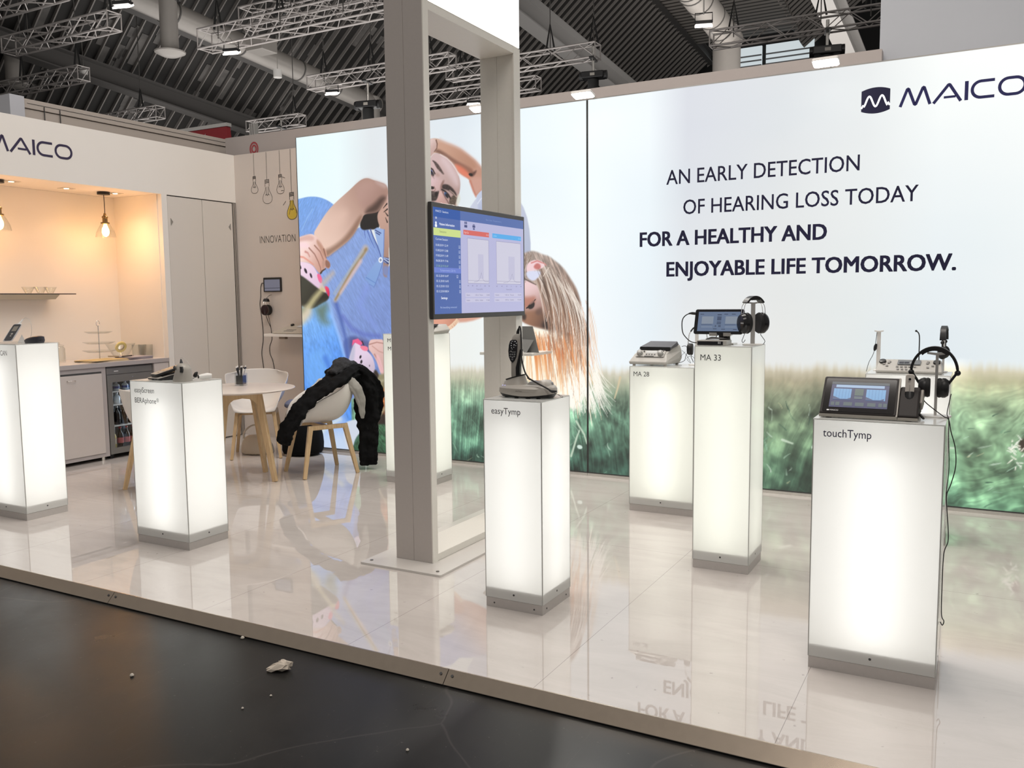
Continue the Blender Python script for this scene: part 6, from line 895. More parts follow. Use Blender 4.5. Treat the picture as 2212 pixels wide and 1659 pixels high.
for i, s_ in enumerate(('05.12.2018 16:47', '05.12.2018 16:45', '05.12.2018 13:53', '03.12.2018 08:54')): st(s_, .018, H_ - .367 - i * .0275, .12, .011, LT)
st('Settings', .062, H_ - .486, .062, .012, (240, 244, 255), .01)
st('No beautifying connected', .052, .03, .165, .011, (160, 178, 220))
st('Basic, User, Tympanometry', .55, H_ - .032, .185, .009, (120, 140, 190))
st('Right Ear', .308, H_ - .12, .05, .011, (236, 190, 190)); st('226 Hz', .55, H_ - .12, .03, .009, (236, 190, 190))
st('Left Ear', .635, H_ - .12, .04, .011, (150, 208, 244)); st('226 Hz', .945, H_ - .12, .035, .009, (150, 208, 244))
for u0, w2 in ((.342, .236), (.670, .308)):
    for i, s_ in enumerate(('-600', '-400', '-200', '0', '200', '400')): st(s_, u0 + w2 * (i / 5) - .008, H_ - .415, .016 if s_ != '0' else .005, .007, GR)
    st('Pressure [daPa]', u0 + w2 * .38, H_ - .434, .07, .007, GR)
    for r, q in enumerate((('Volume', '1.05 ml', 'Pressure', '-8 daPa'), ('Compliance', '0.59 ml', 'Gradient', '91 daPa'))):
        for j, s_ in enumerate(q): st(s_, u0 - .02 + (w2 + .03) * (0, .36, .55, .84)[j], H_ - .468 - r * .03, (w2 + .03) * .14, .008, GR)
for v in range(9):
    k = MB(UV(.248 if v != 5 else .222, H_ - (.207 + .0275 * v if v < 5 else .37 + .0275 * (v - 5)), 4)); ribbon2d(k, [(0, 0), (.013, 0), (.013, .014), (0, .014)], .0015, Matrix.Identity(4), .0001, closed=True); ribbon2d(k, [(.004, .002), (.006, .009), (.009, .004)], .0012, Matrix.Identity(4), .0001)
    k.build('screen_icon', em('icon', (200, 210, 236)), scr)
k = MB(UV(0, 0, 4))
for i in range(3): ribbon2d(k, [(.018, H_ - .052 - i * .004), (.034, H_ - .052 - i * .004)], .0016, Matrix.Identity(4), .0001)
k.prism([(.012 + .008 * math.cos(a), H_ - .099 + .008 * math.sin(a)) for a in [i * .52 for i in range(12)]], 0, .0001, Matrix.Translation((.012, .016, 0)))
k.prism(rpoly(.014, .034, H_ - .105, H_ - .09, .005), 0, .0001); k.build('screen_icon', em('icon2', (236, 240, 250)), scr)
k = MB(UV(0, 0, 4))
for u in (.318, .333):
    k.prism([(u + .006 * math.cos(a), H_ - .062 + .008 * math.sin(a)) for a in [i * .52 for i in range(12)]], 0, .0001); k.prism(rpoly(u - .008, u + .008, H_ - .088, H_ - .073, .004), 0, .0001)
k.prism(rpoly(.398, .428, H_ - .083, H_ - .070, .003), 0, .0001); k.box(.403, .423, H_ - .068, H_ - .064, 0, .0001); k.box(.404, .422, H_ - .095, H_ - .085, 0, .0001)
k.build('screen_icon', em('icon3', (58, 66, 118)), scr)
# ------------------------------------------------------------------ devices on the pedestals
def TH(name, label, cat, loc, group=None):
    return thing(name, label, cat, loc, 0, group), Matrix.Translation(-Vector(loc))
def yz(x=0): return frame((x, 0, 0), (0, 1, 0), (0, 0, 1), (1, 0, 0))      # prisms drawn in (y, z), extruded along x
def plane3(a, b, c): # origin a, x towards b, y towards c
    a, b, c = Vector(a), Vector(b), Vector(c); x = (b - a); w_ = x.length; x.normalize(); y = (c - a); h_ = y.length; y.normalize(); return frame(a, x, y, x.cross(y)), w_, h_
def facet(nm, m, u0, v0, u1, v1, l, mt, par, r=0):
    mb = MB(m @ Matrix.Translation((0, 0, l)))
    if r: mb.prism(rpoly(u0, u1, v0, v1, r), 0, .0006)
    else: mb.box(u0, u1, v0, v1, 0, .0006)
    return mb.build(nm, mt, par)
BODYD = mat('device_anthracite', (.026, .022, .021), .55, spec=.25, noise=.1, nscale=200)
# --- device with the touch screen on the nearest pedestal
t, mm = TH('tympanometer', 'dark tabletop test device with a tilted touch screen on the touchTymp pedestal', 'test device', (-.37, 3.56, .986))
prof = [(3.46, .996), (3.456, 1.006), (3.583, 1.131), (3.600, 1.133), (3.69, 1.01), (3.69, .996)]
MB(mm @ yz()).prism(prof, -.543, -.2695).build('housing', BODYD, t, bev=.008, bseg=3)
MB(mm @ yz()).prism([(3.463, .992), (3.458, .998), (3.452, 1.003), (3.452, .999), (3.457, .990), (3.69, .990), (3.69, .994)], -.5435, -.2685).build('lower_trim', DEVG, t)
MB(mm @ yz()).prism([(3.455, 1.003), (3.581, 1.129), (3.585, 1.134), (3.592, 1.132), (3.60, 1.122), (3.49, .997)], -.2735, -.2675).build('side_trim', DEVG, t)
pm_, fw_, fh_ = plane3(mm @ Vector((-.538, 3.4575, 1.0075)), mm @ Vector((-.276, 3.4575, 1.0075)), mm @ Vector((-.538, 3.5815, 1.1295)))
g = facet('glass', pm_, .004, .004, fw_ - .004, fh_ - .004, .0007, mat('device_glass', (.012, .010, .010), .08), t, .006)
def E2(c, s=1): return mat('lit_%d_%d_%d' % c, (.02, .02, .02), .2, emit=s2l(c), es=s)
dx0, dx1, dy0, dy1 = fw_ * .10, fw_ * .89, fh_ * .15, fh_ * .87
ds = facet('display', pm_, dx0, dy0, dx1, dy1, .0014, E2((48, 52, 92)), g)
D = lambda u, v: (dx0 + (dx1 - dx0) * u, dy0 + (dy1 - dy0) * v)
def dr(u0, v0, u1, v1, c, l=.0021): a, b = D(u0, v0); c_, d_ = D(u1, v1); return facet('screen_field', pm_, a, b, c_, d_, l, E2(c), ds)
dr(0, .9, 1, 1, (58, 70, 78)); dr(.08, .78, .92, .885, (150, 176, 206)); dr(.05, .30, .36, .73, (112, 160, 204)); dr(.62, .30, .95, .73, (112, 160, 204)); dr(.42, .47, .57, .74, (78, 96, 92)); dr(.42, .34, .56, .44, (84, 98, 106))
for u0, u1 in ((.03, .09), (.11, .18), (.25, .40), (.45, .60), (.66, .80), (.85, .91), (.93, .99)): dr(u0, .06, u1, .2, (78, 92, 96))
for u0 in (.05, .62):
    a = [D(u0, .30), D(u0 + .31, .30), D(u0 + .31, .38), D(u0 + .25, .325), D(u0 + .13, .32), D(u0, .43)]
    MB(pm_ @ Matrix.Translation((0, 0, .0028))).prism(a, 0, .0004).build('screen_field', E2((70, 84, 118)), ds)
    k = MB(pm_ @ Matrix.Translation((0, 0, .003)))
    for i in range(5): ribbon2d(k, [D(u0 + .05 + i * .055, .34), D(u0 + .05 + i * .055, .73)], .0006, Matrix.Identity(4), .0002)
    k.build('chart_line', E2((70, 96, 150)), ds)
lm = pm_ @ Matrix.Translation((fw_ * .08, fh_ * .045, .0014))
text('lettering', 'MAICO', lm @ Matrix.Translation((.012, 0, 0)), .030, .0062, WHTP, g, th=.0003)
MB(lm).prism(rpoly(0, .009, 0, .0062, .001), 0, .0003).build('lettering', WHTP, g)
MB(mm @ yz()).prism([(3.46, .996), (3.456, 1.006), (3.548, 1.092), (3.575, 1.103), (3.62, 1.095), (3.67, 1.02), (3.67, .996)], -.2665, -.199).build('side_dock', BODYD, t, bev=.006)
MB(mm @ yz()).prism([(3.463, .990), (3.456, .997), (3.452, 1.001), (3.457, .989), (3.67, .989), (3.67, .993)], -.267, -.1985).build('lower_trim', DEVG, t)
MB(mm @ yz()).prism([(3.53, 1.05), (3.60, 1.09), (3.64, 1.09), (3.65, 1.03), (3.56, 1.02)], -.1995, -.189).build('side_knob', DEVG, t, bev=.004)
for fx, fy in ((-.51, 3.475), (-.23, 3.475), (-.51, 3.66), (-.23, 3.66)): MB(mm).cyl((fx, fy, .9862), (fx, fy, .992), .012, 14).build('foot', BLKR, t)
pc = smoothpath([mm @ Vector(p) for p in ((-.243, 3.53, 1.10), (-.244, 3.525, 1.07), (-.236, 3.53, 1.045), (-.222, 3.545, 1.035))])
MB().tube([mm @ Vector(p) for p in ((-.2345, 3.545, 1.088), (-.234, 3.54, 1.066), (-.2335, 3.532, 1.045), (-.229, 3.53, 1.031))], [.016, .021, .0205, .012], 14).build('probe_holder', BLK, t, True)
# probe standing in its holder, with a cable loop
t, mm = TH('hand_probe', 'beige hand probe standing in the black side holder of the touch screen device', 'probe', (-.2345, 3.545, 1.088))
MB(mm @ frame((-.2345, 3.545, 1.07), (1, 0, 0), (0, .12, 1), (0, -1, .12))).prism(rpoly(-.0155, .0155, 0, .084, .009), -.009, .009).build('probe_body', mat('probe_beige', (.62, .575, .52), .4), t, bev=.003)
MB(mm).cyl((-.2345, 3.5375, 1.137), (-.2345, 3.534, 1.137), .0045, 14).build('button', BLK, t)
text('lettering', 'MAICO', mm @ frame((-.2325, 3.534, 1.093), (0, .12, 1), (-1, 0, 0), (0, -1, .12)), .022, .0035, INK, t, th=.0003)
MB().tube(smoothpath([mm @ Vector(p) for p in ((-.2265, 3.538, 1.055), (-.213, 3.528, 1.033), (-.198, 3.52, 1.012), (-.186, 3.515, .998), (-.182, 3.52, .993), (-.187, 3.528, .994), (-.197, 3.535, 1.006), (-.203, 3.54, 1.022))]), .0035, 8).build('cable', CABLE, t, True)
# --- headphone builders
def hp_stand(label, base, r, h, tw=.07, mt=ALU, flat=.016, rz=0, square=False):
    t = thing('headphone_stand', label, 'headphone stand', base, rz)
    MB().prism(rpoly(-r, r, -r * .8, r * .8, r * (.75 if not square else .12)), 0, .006).build('foot', WHT, t, bev=.0015)
    MB().box(-flat / 2, flat / 2, -.005, .005, .006, h - .004).build('pole', mt, t)
    MB().prism([(-tw / 2, h + .004), (-tw / 2, h - .003), (0, h - .008), (tw / 2, h - .003), (tw / 2, h + .004), (0, h + .001)], -.012, .012, frame((0, 0, 0), (1, 0, 0), (0, 0, 1), (0, -1, 0))).build('top_rest', mt, t)
    return t
def headset(label, loc, rz, w_, hb, cup_r, cup_t, cdrop, band_w=.03, band_t=.006, wire=False, tilt=0, cupm=BLK, txt=False, group=None, pad=True, inw=0.0):
    """w_: ear-to-ear width, hb: band height above cup centres; axis of the cups is local x"""
    t = thing('headphones', label, 'headphones', loc, rz, group)
    n = 22; outer = []; a0 = math.radians(8 if not wire else 40)
    arc_ = [(w_ / 2 * math.cos(a0 + (math.pi - 2 * a0) * i / n), hb * math.sin(a0 + (math.pi - 2 * a0) * i / n)) for i in range(n + 1)]
    mb = MB(); ring = []
    for i, (x, z) in enumerate(arc_):
        p = arc_[max(i - 1, 0)]; q = arc_[min(i + 1, n)]; d = Vector((q[0] - p[0], q[1] - p[1])).normalized(); nn = Vector((-d.y, d.x))
        e = [(x + s1 * nn.x * band_t / 2, s2 * band_w / 2, z + s1 * nn.y * band_t / 2) for s1, s2 in ((-1, -1), (1, -1), (1, 1), (-1, 1))]; ring.append(e)
    mb.loft(ring); mb.build('headband', BLK, t, True, bev=.0015)
    if pad:
        r2 = [[(x * .93, y * 1.12, z * .95 - band_t * .3) for x, y, z in e] for e in ring[6:-6]]
        MB().loft(r2).build('band_padding', BLKR, t, True)
    for sg in (-1, 1):
        cx = sg * (w_ / 2 - inw); x_end, z_end = arc_[0] if sg > 0 else arc_[-1]
        if wire:
            for yy in (-.012, .012): MB().tube(smoothpath([(x_end, yy * .7, z_end), (x_end + sg * .012, yy, z_end * .62), (sg * (w_ / 2 + .004), yy * .6, cdrop + .02), (sg * (w_ / 2 + .004), 0, cdrop)]), .0016, 6).build('yoke_wire', STEEL, t, True)
            MB().box(sg * (w_ / 2 + .001), sg * (w_ / 2 + .007), -.008, .008, cdrop - .022, cdrop + .024).build('yoke_clip', BLK, t, bev=.002)
        else:
            MB().tube([(x_end, 0, z_end), (sg * w_ / 2 * 1.0, 0, z_end * .3), (cx + sg * cup_t * .4, 0, cdrop + cup_r * .4), (cx + sg * cup_t * .2, 0, cdrop)], .005, 8).build('yoke', BLK, t, True)
            MB().ball((sg * w_ / 2, 0, .0), .011, 8).build('hinge', BLK, t, True)
        m = frame((cx, 0, cdrop), (0, 1, 0), (0, 0, 1), (sg, 0, 0)) @ Matrix.Diagonal((.86, 1.12, 1, 1))
        MB(m).lathe([(cup_r * .3, cup_t * .52), (cup_r * .78, cup_t * .46), (cup_r * .98, cup_t * .2), (cup_r, 0), (cup_r * .96, -cup_t * .12)], 26).build('ear_cup', cupm, t, True)
        MB(m).lathe([(cup_r * .55, -cup_t * .42), (cup_r * .9, -cup_t * .48), (cup_r * 1.0, -cup_t * .3), (cup_r * .95, -cup_t * .12), (cup_r * .5, -cup_t * .12)], 26).build('ear_cushion', BLKR, t, True)
        if txt and sg == txt: text('lettering', '0045', frame((cx + sg * cup_t * .535, -sg * -.012, cdrop - .002), (0, sg * 1.0, 0), (0, 0, 1), (sg, 0, 0)), .026, .007, WHTP, t, weight=.015, th=.0004)
    return t
CORD = lambda name_parent, pts, r=.0016, mt=CABLE, k=7: MB().tube(smoothpath(pts, k), r, 7).build('cord', mt, name_parent, True)
def local(t, pts):
    m = Matrix.Translation(t.location) @ Matrix.Rotation(t.rotation_euler.z, 4, 'Z'); mi = m.inverted(); return [mi @ Vector(p) for p in pts]
hp_stand('brushed metal headphone stand at the back corner of the touchTymp pedestal', (-.150, 3.655, .9862), .056, .243, .07, ALU, .010)
h = headset('black headphones hanging on the stand of the touchTymp pedestal', (-.159, 3.655, 1.155), 0, .160, .096, .034, .042, -.058, .024, .010, inw=.048)
CORD(h, local(h, [(-.190, 3.655, 1.06), (-.188, 3.64, 1.045), (-.150, 3.62, 1.015), (-.118, 3.60, .994), (-.102, 3.595, .985), (-.092, 3.59, .94), (-.076, 3.59, .88), (-.072, 3.59, .81), (-.085, 3.59, .743), (-.098, 3.59, .700), (-.096, 3.59, .65), (-.087, 3.59, .53), (-.100, 3.59, .47), (-.102, 3.60, .33), (-.100, 3.60, .23), (-.091, 3.60, .205), (-.096, 3.60, .188), (-.103, 3.60, .20)]), .0019)
CORD(h, local(h, [(-.098, 3.655, 1.075), (-.102, 3.64, 1.05), (-.108, 3.61, 1.005), (-.101, 3.595, .982), (-.099, 3.592, .91), (-.094, 3.59, .80), (-.100, 3.59, .70), (-.097, 3.592, .655)]), .0017)
# --- desk audiometer on the pedestal behind
t, mm = TH('audiometer', 'light grey desk audiometer with rows of buttons on the pedestal behind touchTymp', 'test device', (-.378, 5.62, .990))
am = plane3(mm @ Vector((-.553, 5.5530, 1.0085)), mm @ Vector((-.204, 5.5530, 1.0085)), mm @ Vector((-.545, 5.6530, 1.0645)))
mb = MB(mm); top = arc(-.543, 0, -.212, 0, .012, 12)
R0 = [(x, 5.552, .992) for x in (-.556, -.378, -.199)]
mb.loft([[(-.558, 5.553, .9915), (-.199, 5.553, .9915), (-.199, 5.735, .9915), (-.558, 5.735, .9915)], [(-.556, 5.551, 1.006), (-.201, 5.551, 1.006), (-.203, 5.735, 1.03), (-.554, 5.735, 1.03)], [(-.545, 5.655, 1.064), (-.212, 5.655, 1.064), (-.215, 5.73, 1.062), (-.542, 5.73, 1.062)]])
mb.build('housing', DEVL, t, bev=.006)
m_, w1, h1 = am; l0 = .0012
facet('display', m_, w1 * .30, h1 * .52, w1 * .66, h1 * .93, l0 + .003, mat('lcd_grey', (.16, .17, .18), .2), t)
for u, c in ((.33, (.02, .02, .03)), (.41, (.02, .02, .03)), (.50, (.30, .31, .33))): facet('display_field', m_, w1 * u, h1 * .6, w1 * (u + .07), h1 * .74, l0 + .0042, mat('lcd_%d' % (c[2] * 100), c, .3), t)
KEY = mat('key_grey', (.22, .21, .20), .45)
for u, v in [(.33, .1), (.395, .1), (.46, .1), (.31, .34), (.375, .34), (.44, .34), (.50, .34), (.58, .34), (.09, .56), (.145, .4), (.16, .68), (.17, .8), (.76, .68), (.77, .8), (.78, .3), (.85, .46)]:
    facet('button', m_, w1 * (u - .02), h1 * (v - .05), w1 * (u + .022), h1 * (v + .06), l0 + .002, KEY, t, .003)
for u in (.06, .90): MB(m_ @ Matrix.Translation((w1 * u, h1 * .78, .002))).lathe([(.020, 0), (.018, .008), (.012, .009)], 16).build('dial', BLK, t, True)
text('lettering', 'MAICO', m_ @ Matrix.Translation((w1 * .12, h1 * .06, .0035)), .02, .004, INK2, t, th=.0003)
MB().tube(smoothpath([mm @ Vector(p) for p in ((-.33, 5.66, 1.045), (-.332, 5.68, 1.10), (-.333, 5.69, 1.19), (-.338, 5.69, 1.222), (-.350, 5.685, 1.236))]), .0032, 8).build('microphone_neck', CABLE, t, True)
MB(mm).ball((-.352, 5.684, 1.237), .0065, 8).build('microphone', BLK, t, True)
hp_stand('slim white stand with a forked top behind the desk audiometer, left of the two', (-.562, 5.74, .9902), .028, .243, .05, WHT, .022)
u_ = thing('bone_headset', 'thin black test lead with a plug hanging from the forked white stand', 'lead', (-.575, 5.725, 1.22))
CORD(u_, local(u_, [(-.572, 5.722, 1.226), (-.578, 5.722, 1.16), (-.58, 5.722, 1.13), (-.592, 5.72, 1.085), (-.612, 5.71, 1.04), (-.624, 5.70, .985)]), .0016)
MB(Matrix.Translation((.575, -5.725, -1.22))).tube([(-.574, 5.722, 1.155), (-.578, 5.722, 1.140), (-.58, 5.722, 1.125), (-.584, 5.721, 1.112)], [.006, .010, .010, .005], 8).build('plug', BLK, u_, True)
hp_stand('white headphone stand behind the desk audiometer, right of the two', (-.203, 5.745, .9902), .03, .262, .06, WHT, .016, math.radians(80))
headset('black headphones on the right hand white stand, seen edge on behind the audiometer', (-.203, 5.745, 1.17), math.radians(86), .15, .093, .034, .034, -.062, .032, .009, inw=.02)
# --- easyTymp
t, mm = TH('handheld_tympanometer_cradle', 'grey and black charging cradle on the easyTymp pedestal', 'cradle', (-1.88, 3.58, .991))
def ring(cx, cy, z, a, b, n=28, p=2.6, rot=0):
    out = []
    for i in range(n):
        th = 2 * math.pi * i / n; c, s_ = math.cos(th), math.sin(th)
        x = a * math.copysign(abs(c) ** (2 / p), c); y = b * math.copysign(abs(s_) ** (2 / p), s_)
        out.append((cx + x * math.cos(rot) - y * math.sin(rot), cy + x * math.sin(rot) + y * math.cos(rot), z))
    return out
MB(mm).loft([ring(-1.872, 3.585, .9945, .128, .068), ring(-1.872, 3.585, 1.008, .138, .078), ring(-1.872, 3.585, 1.022, .142, .082)]).build('lower_shell', BLK, t, True)
def skew(r, k): return [(x, y, z + k(x)) for x, y, z in r]
MB(mm).loft([skew(ring(-1.872, 3.585, 1.014, .1435, .083), lambda x: -.012 + .012 * abs((x + 1.86) / .13) ** 1.5), ring(-1.872, 3.585, 1.036, .142, .081), ring(-1.870, 3.587, 1.047, .132, .072), ring(-1.868, 3.59, 1.051, .118, .060)]).build('upper_shell', DEVG, t, True)
MB(mm).loft([ring(-1.935, 3.583, 1.044, .062, .056, p=2.2), ring(-1.937, 3.583, 1.062, .055, .047, p=2.2), skew(ring(-1.937, 3.583, 1.080, .047, .038, p=2.2), lambda x: (x + 1.937) * .28)]).build('collar', DEVG, t, True)
MB(mm).loft([skew(ring(-1.937, 3.583, 1.0815, .0475, .0385, p=2.2), lambda x: (x + 1.937) * .28), skew(ring(-1.937, 3.583, 1.0865, .050, .041, p=2.2), lambda x: (x + 1.937) * .28), skew(ring(-1.937, 3.583, 1.0866, .036, .029, p=2.2), lambda x: (x + 1.937) * .28)]).build('collar_rim', BLK, t, True)
MB(mm).loft([ring(-1.815, 3.60, 1.048, .066, .045), ring(-1.812, 3.602, 1.062, .058, .038), ring(-1.81, 3.605, 1.068, .040, .024)]).build('ear_tip_cover', mat('clear_cover', (.5, .5, .48), .08, trans=.8), t, True)
MB(mm).loft([ring(-1.775, 3.585, 1.035, .030, .055), ring(-1.78, 3.587, 1.06, .026, .048), ring(-1.785, 3.59, 1.072, .018, .038)]).build('right_cheek', DEVG, t, True)
for fx, fy in ((-1.965, 3.545), (-1.90, 3.52), (-1.84, 3.52), (-1.79, 3.53), (-1.77, 3.62)): MB(mm).cyl((fx, fy, .9912), (fx, fy, .9955), .010, 12).build('foot', BLKR, t)
text('lettering', 'easyTymp', mm @ frame((-1.895, 3.5018, 1.024), (1, 0, 0), (0, .05, 1), (0, -1, .05)), .032, .005, INK, t, th=.0004)
for dx in (0, .012): MB(mm).ball((-1.975 + dx, 3.524, 1.049), .0022, 6).build('indicator_light', mat('led_violet', (.3, .3, .5), .3, emit=(.5, .5, 1), es=.9), t, True)
t, mm = TH('handheld_tympanometer', 'grey handheld tester with black keypad standing upright in the easyTymp cradle', 'handheld device', (-1.937, 3.583, 1.085))
H0 = Vector((-1.937, 3.583)); B = []
for z, w2, d2, dx in ((1.062, .019, .018, 0), (1.10, .0205, .019, 0), (1.14, .0205, .019, 0), (1.165, .023, .020, .002), (1.19, .028, .021, .004), (1.22, .030, .022, .006), (1.25, .0285, .022, .008), (1.275, .022, .018, .010), (1.288, .012, .011, .012)):
    B.append(ring(H0.x + dx, H0.y, z, w2, d2, 24, 2.6, .25))
MB(mm).loft(B).build('housing', DEVG, t, True)
def side(z, y0, sc): return None
MB(mm).loft([[(-1.927, 3.566, 1.075), (-1.913, 3.575, 1.075), (-1.913, 3.59, 1.075), (-1.927, 3.59, 1.075)], [(-1.926, 3.564, 1.13), (-1.911, 3.573, 1.13), (-1.911, 3.59, 1.13), (-1.926, 3.59, 1.13)], [(-1.914, 3.563, 1.17), (-1.905, 3.571, 1.17), (-1.905, 3.59, 1.17), (-1.914, 3.59, 1.17)], [(-1.906, 3.57, 1.215), (-1.9, 3.575, 1.215), (-1.9, 3.59, 1.215), (-1.906, 3.59, 1.215)]]).build('grip_inlay', BLK, t, True)
km = mm @ frame((-1.942, 3.5605, 1.153), (math.cos(.25), math.sin(.25), 0), (.05, .012, 1), (math.sin(.25), -math.cos(.25), 0))
kp = [(0, 0), (.010, .008), (.019, .028), (.022, .055), (.0225, .085), (.020, .102), (.014, .108), (-.006, .108), (-.015, .102), (-.020, .082), (-.0215, .055), (-.018, .028), (-.009, .008)]
k_ = MB(km).prism(kp, .0, .0035).build('keypad', BLKG, t, bev=.001)
for i, (u, v, r_) in enumerate([(.010, .100, .002), (-.005, .101, .0012), (0.0, .101, .0009), (-.008, .092, .0016), (.017, .092, .0015), (-.008, .081, .0016), (.006, .084, .002), (.014, .081, .0012), (-.006, .070, .0013), (.005, .073, .0013), (-.003, .064, .0010)]):
    MB(km).cyl((u, v, .0035), (u, v, .0042), r_, 8).build('key_light', mat('key_white', (.7, .7, .7), .4, emit=(.8, .8, .8), es=.6), k_)
kk = MB(km @ Matrix.Translation((0, 0, .0036)))
ribbon2d(kk, [(-.014, .05), (-.008, .056), (-.003, .05), (.014, .0505)], .0012, Matrix.Identity(4), .0004); kk.build('key_icon', WHTP, k_)
for u, v in ((-.010, .041), (0, .041), (.010, .042), (-.010, .031), (.009, .032), (0, .028), (0, .018)):
    q = MB(km @ Matrix.Translation((0, 0, .0036))); ribbon2d(q, [(u - .003, v), (u + .003, v), (u + .0022, v - .004), (u - .0022, v - .004)], .0007, Matrix.Identity(4), .0003, closed=True); q.build('key_icon', WHTP, k_)
MB(mm).tube([(-1.924, 3.583, 1.283), (-1.922, 3.583, 1.30), (-1.918, 3.583, 1.312)], [.0085, .0075, .0055], 10).build('cable_boot', BLK, t, True)
MB().tube(smoothpath([mm @ Vector(p) for p in ((-1.919, 3.583, 1.309), (-1.912, 3.578, 1.322), (-1.904, 3.572, 1.318), (-1.899, 3.568, 1.295), (-1.893, 3.56, 1.24), (-1.884, 3.545, 1.18), (-1.862, 3.53, 1.12), (-1.842, 3.528, 1.09), (-1.833, 3.53, 1.079))]), .0038, 8).build('cable', CABLE, t, True)
MB().tube(smoothpath([mm @ Vector(p) for p in ((-1.845, 3.528, 1.088), (-1.80, 3.525, 1.068), (-1.745, 3.52, 1.045), (-1.72, 3.52, 1.033), (-1.70, 3.52, 1.03))]), .0042, 8).build('probe_lead', CABLE, t, True)
MB().tube([mm @ Vector(p) for p in ((-1.728, 3.52, 1.034), (-1.714, 3.518, 1.030), (-1.692, 3.52, 1.0315))], [.004, .0068, .004], 8).build('probe_tip', BLK, t, True)
MB().tube(smoothpath([mm @ Vector(p) for p in ((-1.716, 3.515, 1.028), (-1.69, 3.51, 1.022), (-1.665, 3.51, 1.014), (-1.656, 3.51, 1.010), (-1.662, 3.51, 1.006), (-1.68, 3.51, 1.018), (-1.70, 3.512, 1.026))]), .0009, 6).build('cleaning_loop', CABLE, t, True)
# --- MA 28 audiometer
t, mm = TH('audiometer', 'grey portable audiometer with two knobs and dark flip lid on the MA 28 pedestal', 'test device', (-1.96, 5.63, .993))
x0, x1 = -2.112, -1.832
mb = MB(mm)
mb.loft([[(x0, 5.535, 1.002), (x1 - .02, 5.535, 1.002), (x1 + .005, 5.76, 1.002), (x0 + .06, 5.76, 1.002)],
         [(x0 - .004, 5.530, 1.018), (x1 - .016, 5.530, 1.018), (x1 + .02, 5.765, 1.040), (x0 + .055, 5.765, 1.040)],
         [(x0 + .02, 5.585, 1.070), (x1 - .035, 5.585, 1.070), (x1 + .018, 5.76, 1.090), (x0 + .06, 5.76, 1.090)],
         [(x0 + .06, 5.66, 1.113), (x1 - .01, 5.66, 1.113), (x1 + .008, 5.75, 1.130), (x0 + .075, 5.75, 1.130)]])
mb.build('housing', DEVL, t, bev=.007, bseg=3)
MB(mm).loft([[(x0 + .042, 5.622, 1.100), (x1 - .018, 5.622, 1.100), (x1 + .010, 5.72, 1.128), (x0 + .082, 5.72, 1.128)], [(x0 + .046, 5.620, 1.116), (x1 - .014, 5.620, 1.116), (x1 + .006, 5.70, 1.150), (x0 + .090, 5.70, 1.150)], [(x0 + .06, 5.645, 1.126), (x1 - .014, 5.645, 1.126), (x1 + .004, 5.705, 1.153), (x0 + .095, 5.705, 1.153)]]).build('lid', mat('lid_slate', (.085, .085, .095), .35), t, bev=.003)
MB(mm).box(x0 + .05, x1 - .018, 5.6165, 5.6205, 1.094, 1.118).build('lid_front', BLK, t, bev=.003)
cm, cw, ch = plane3(mm @ Vector((x0 + .035, 5.560, 1.0488)), mm @ Vector((x1 - .045, 5.560, 1.0488)), mm @ Vector((x0 + .035, 5.607, 1.0905)))
facet('control_panel', cm, .0, .004, cw, ch, .004, mat('panel_grey', (.36, .35, .325), .45), t, .004)
facet('display', cm, cw * .34, ch * .58, cw * .72, ch * .95, .0052, mat('lcd_pale', (.40, .41, .41), .25), t)
for u in (.345, .44, .535, .63): facet('button', cm, cw * u, ch * .30, cw * (u + .06), ch * .46, .0055, BLK, t, .001)
facet('label_strip', cm, cw * .32, ch * .08, cw * .65, ch * .18, .0055, BLK, t, .001)
for u in (.13, .86):
    kn = MB(cm @ Matrix.Translation((cw * u, ch * .52, .005))).lathe([(.0205, 0), (.0205, .006), (.0185, .008), (.0175, .019), (.015, .021)], 22).build('knob', mat('knob_silver', (.36, .355, .34), .45, .2), t, True)
    q = MB(cm @ Matrix.Translation((cw * u, ch * .52, .0265)))
    for a in range(7): q.bar((0.009 * math.cos(a), .009 * math.sin(a), 0), (.015 * math.cos(a), .015 * math.sin(a), 0), .0016, .0006)
    q.build('knob_marks', INK, kn)
MB(cm @ Matrix.Translation((cw * .26, ch * .82, .005))).lathe([(.0055, 0), (.0055, .005)], 12).build('jack', BLK, t, True)
MB(cm @ Matrix.Translation((cw * .93, ch * .95, .005))).lathe([(.004, 0), (.004, .004)], 12).build('jack', BLK, t, True)
for fx, fy in ((x0 + .03, 5.55), (x1 - .03, 5.55), (x1 - .01, 5.74), (x0 + .09, 5.74)): MB(mm).cyl((fx, fy, .9932), (fx, fy, 1.003), .010, 12).build('foot', DEVG, t)
for P_, r_ in (([(-1.815, 5.76, 1.115), (-1.79, 5.77, 1.118), (-1.775, 5.77, 1.09), (-1.783, 5.75, 1.05), (-1.79, 5.74, 1.02), (-1.83, 5.72, 1.002), (-1.86, 5.70, 1.001)], .0019), ([(-1.81, 5.75, 1.09), (-1.78, 5.76, 1.055), (-1.755, 5.75, 1.02), (-1.745, 5.74, 1.005), (-1.76, 5.73, 1.02), (-1.765, 5.72, 1.04), (-1.735, 5.72, 1.055), (-1.71, 5.72, 1.035), (-1.70, 5.72, 1.03)], .0012), ([(-1.855, 5.71, .997), (-1.83, 5.66, .996), (-1.80, 5.66, .996), (-1.785, 5.65, .996), (-1.77, 5.62, .996)], .0012), ([(-1.79, 5.76, 1.08), (-1.82, 5.73, 1.04), (-1.835, 5.71, 1.01), (-1.838, 5.70, .997)], .0011)):
    CORD(t, local(t, P_), r_)
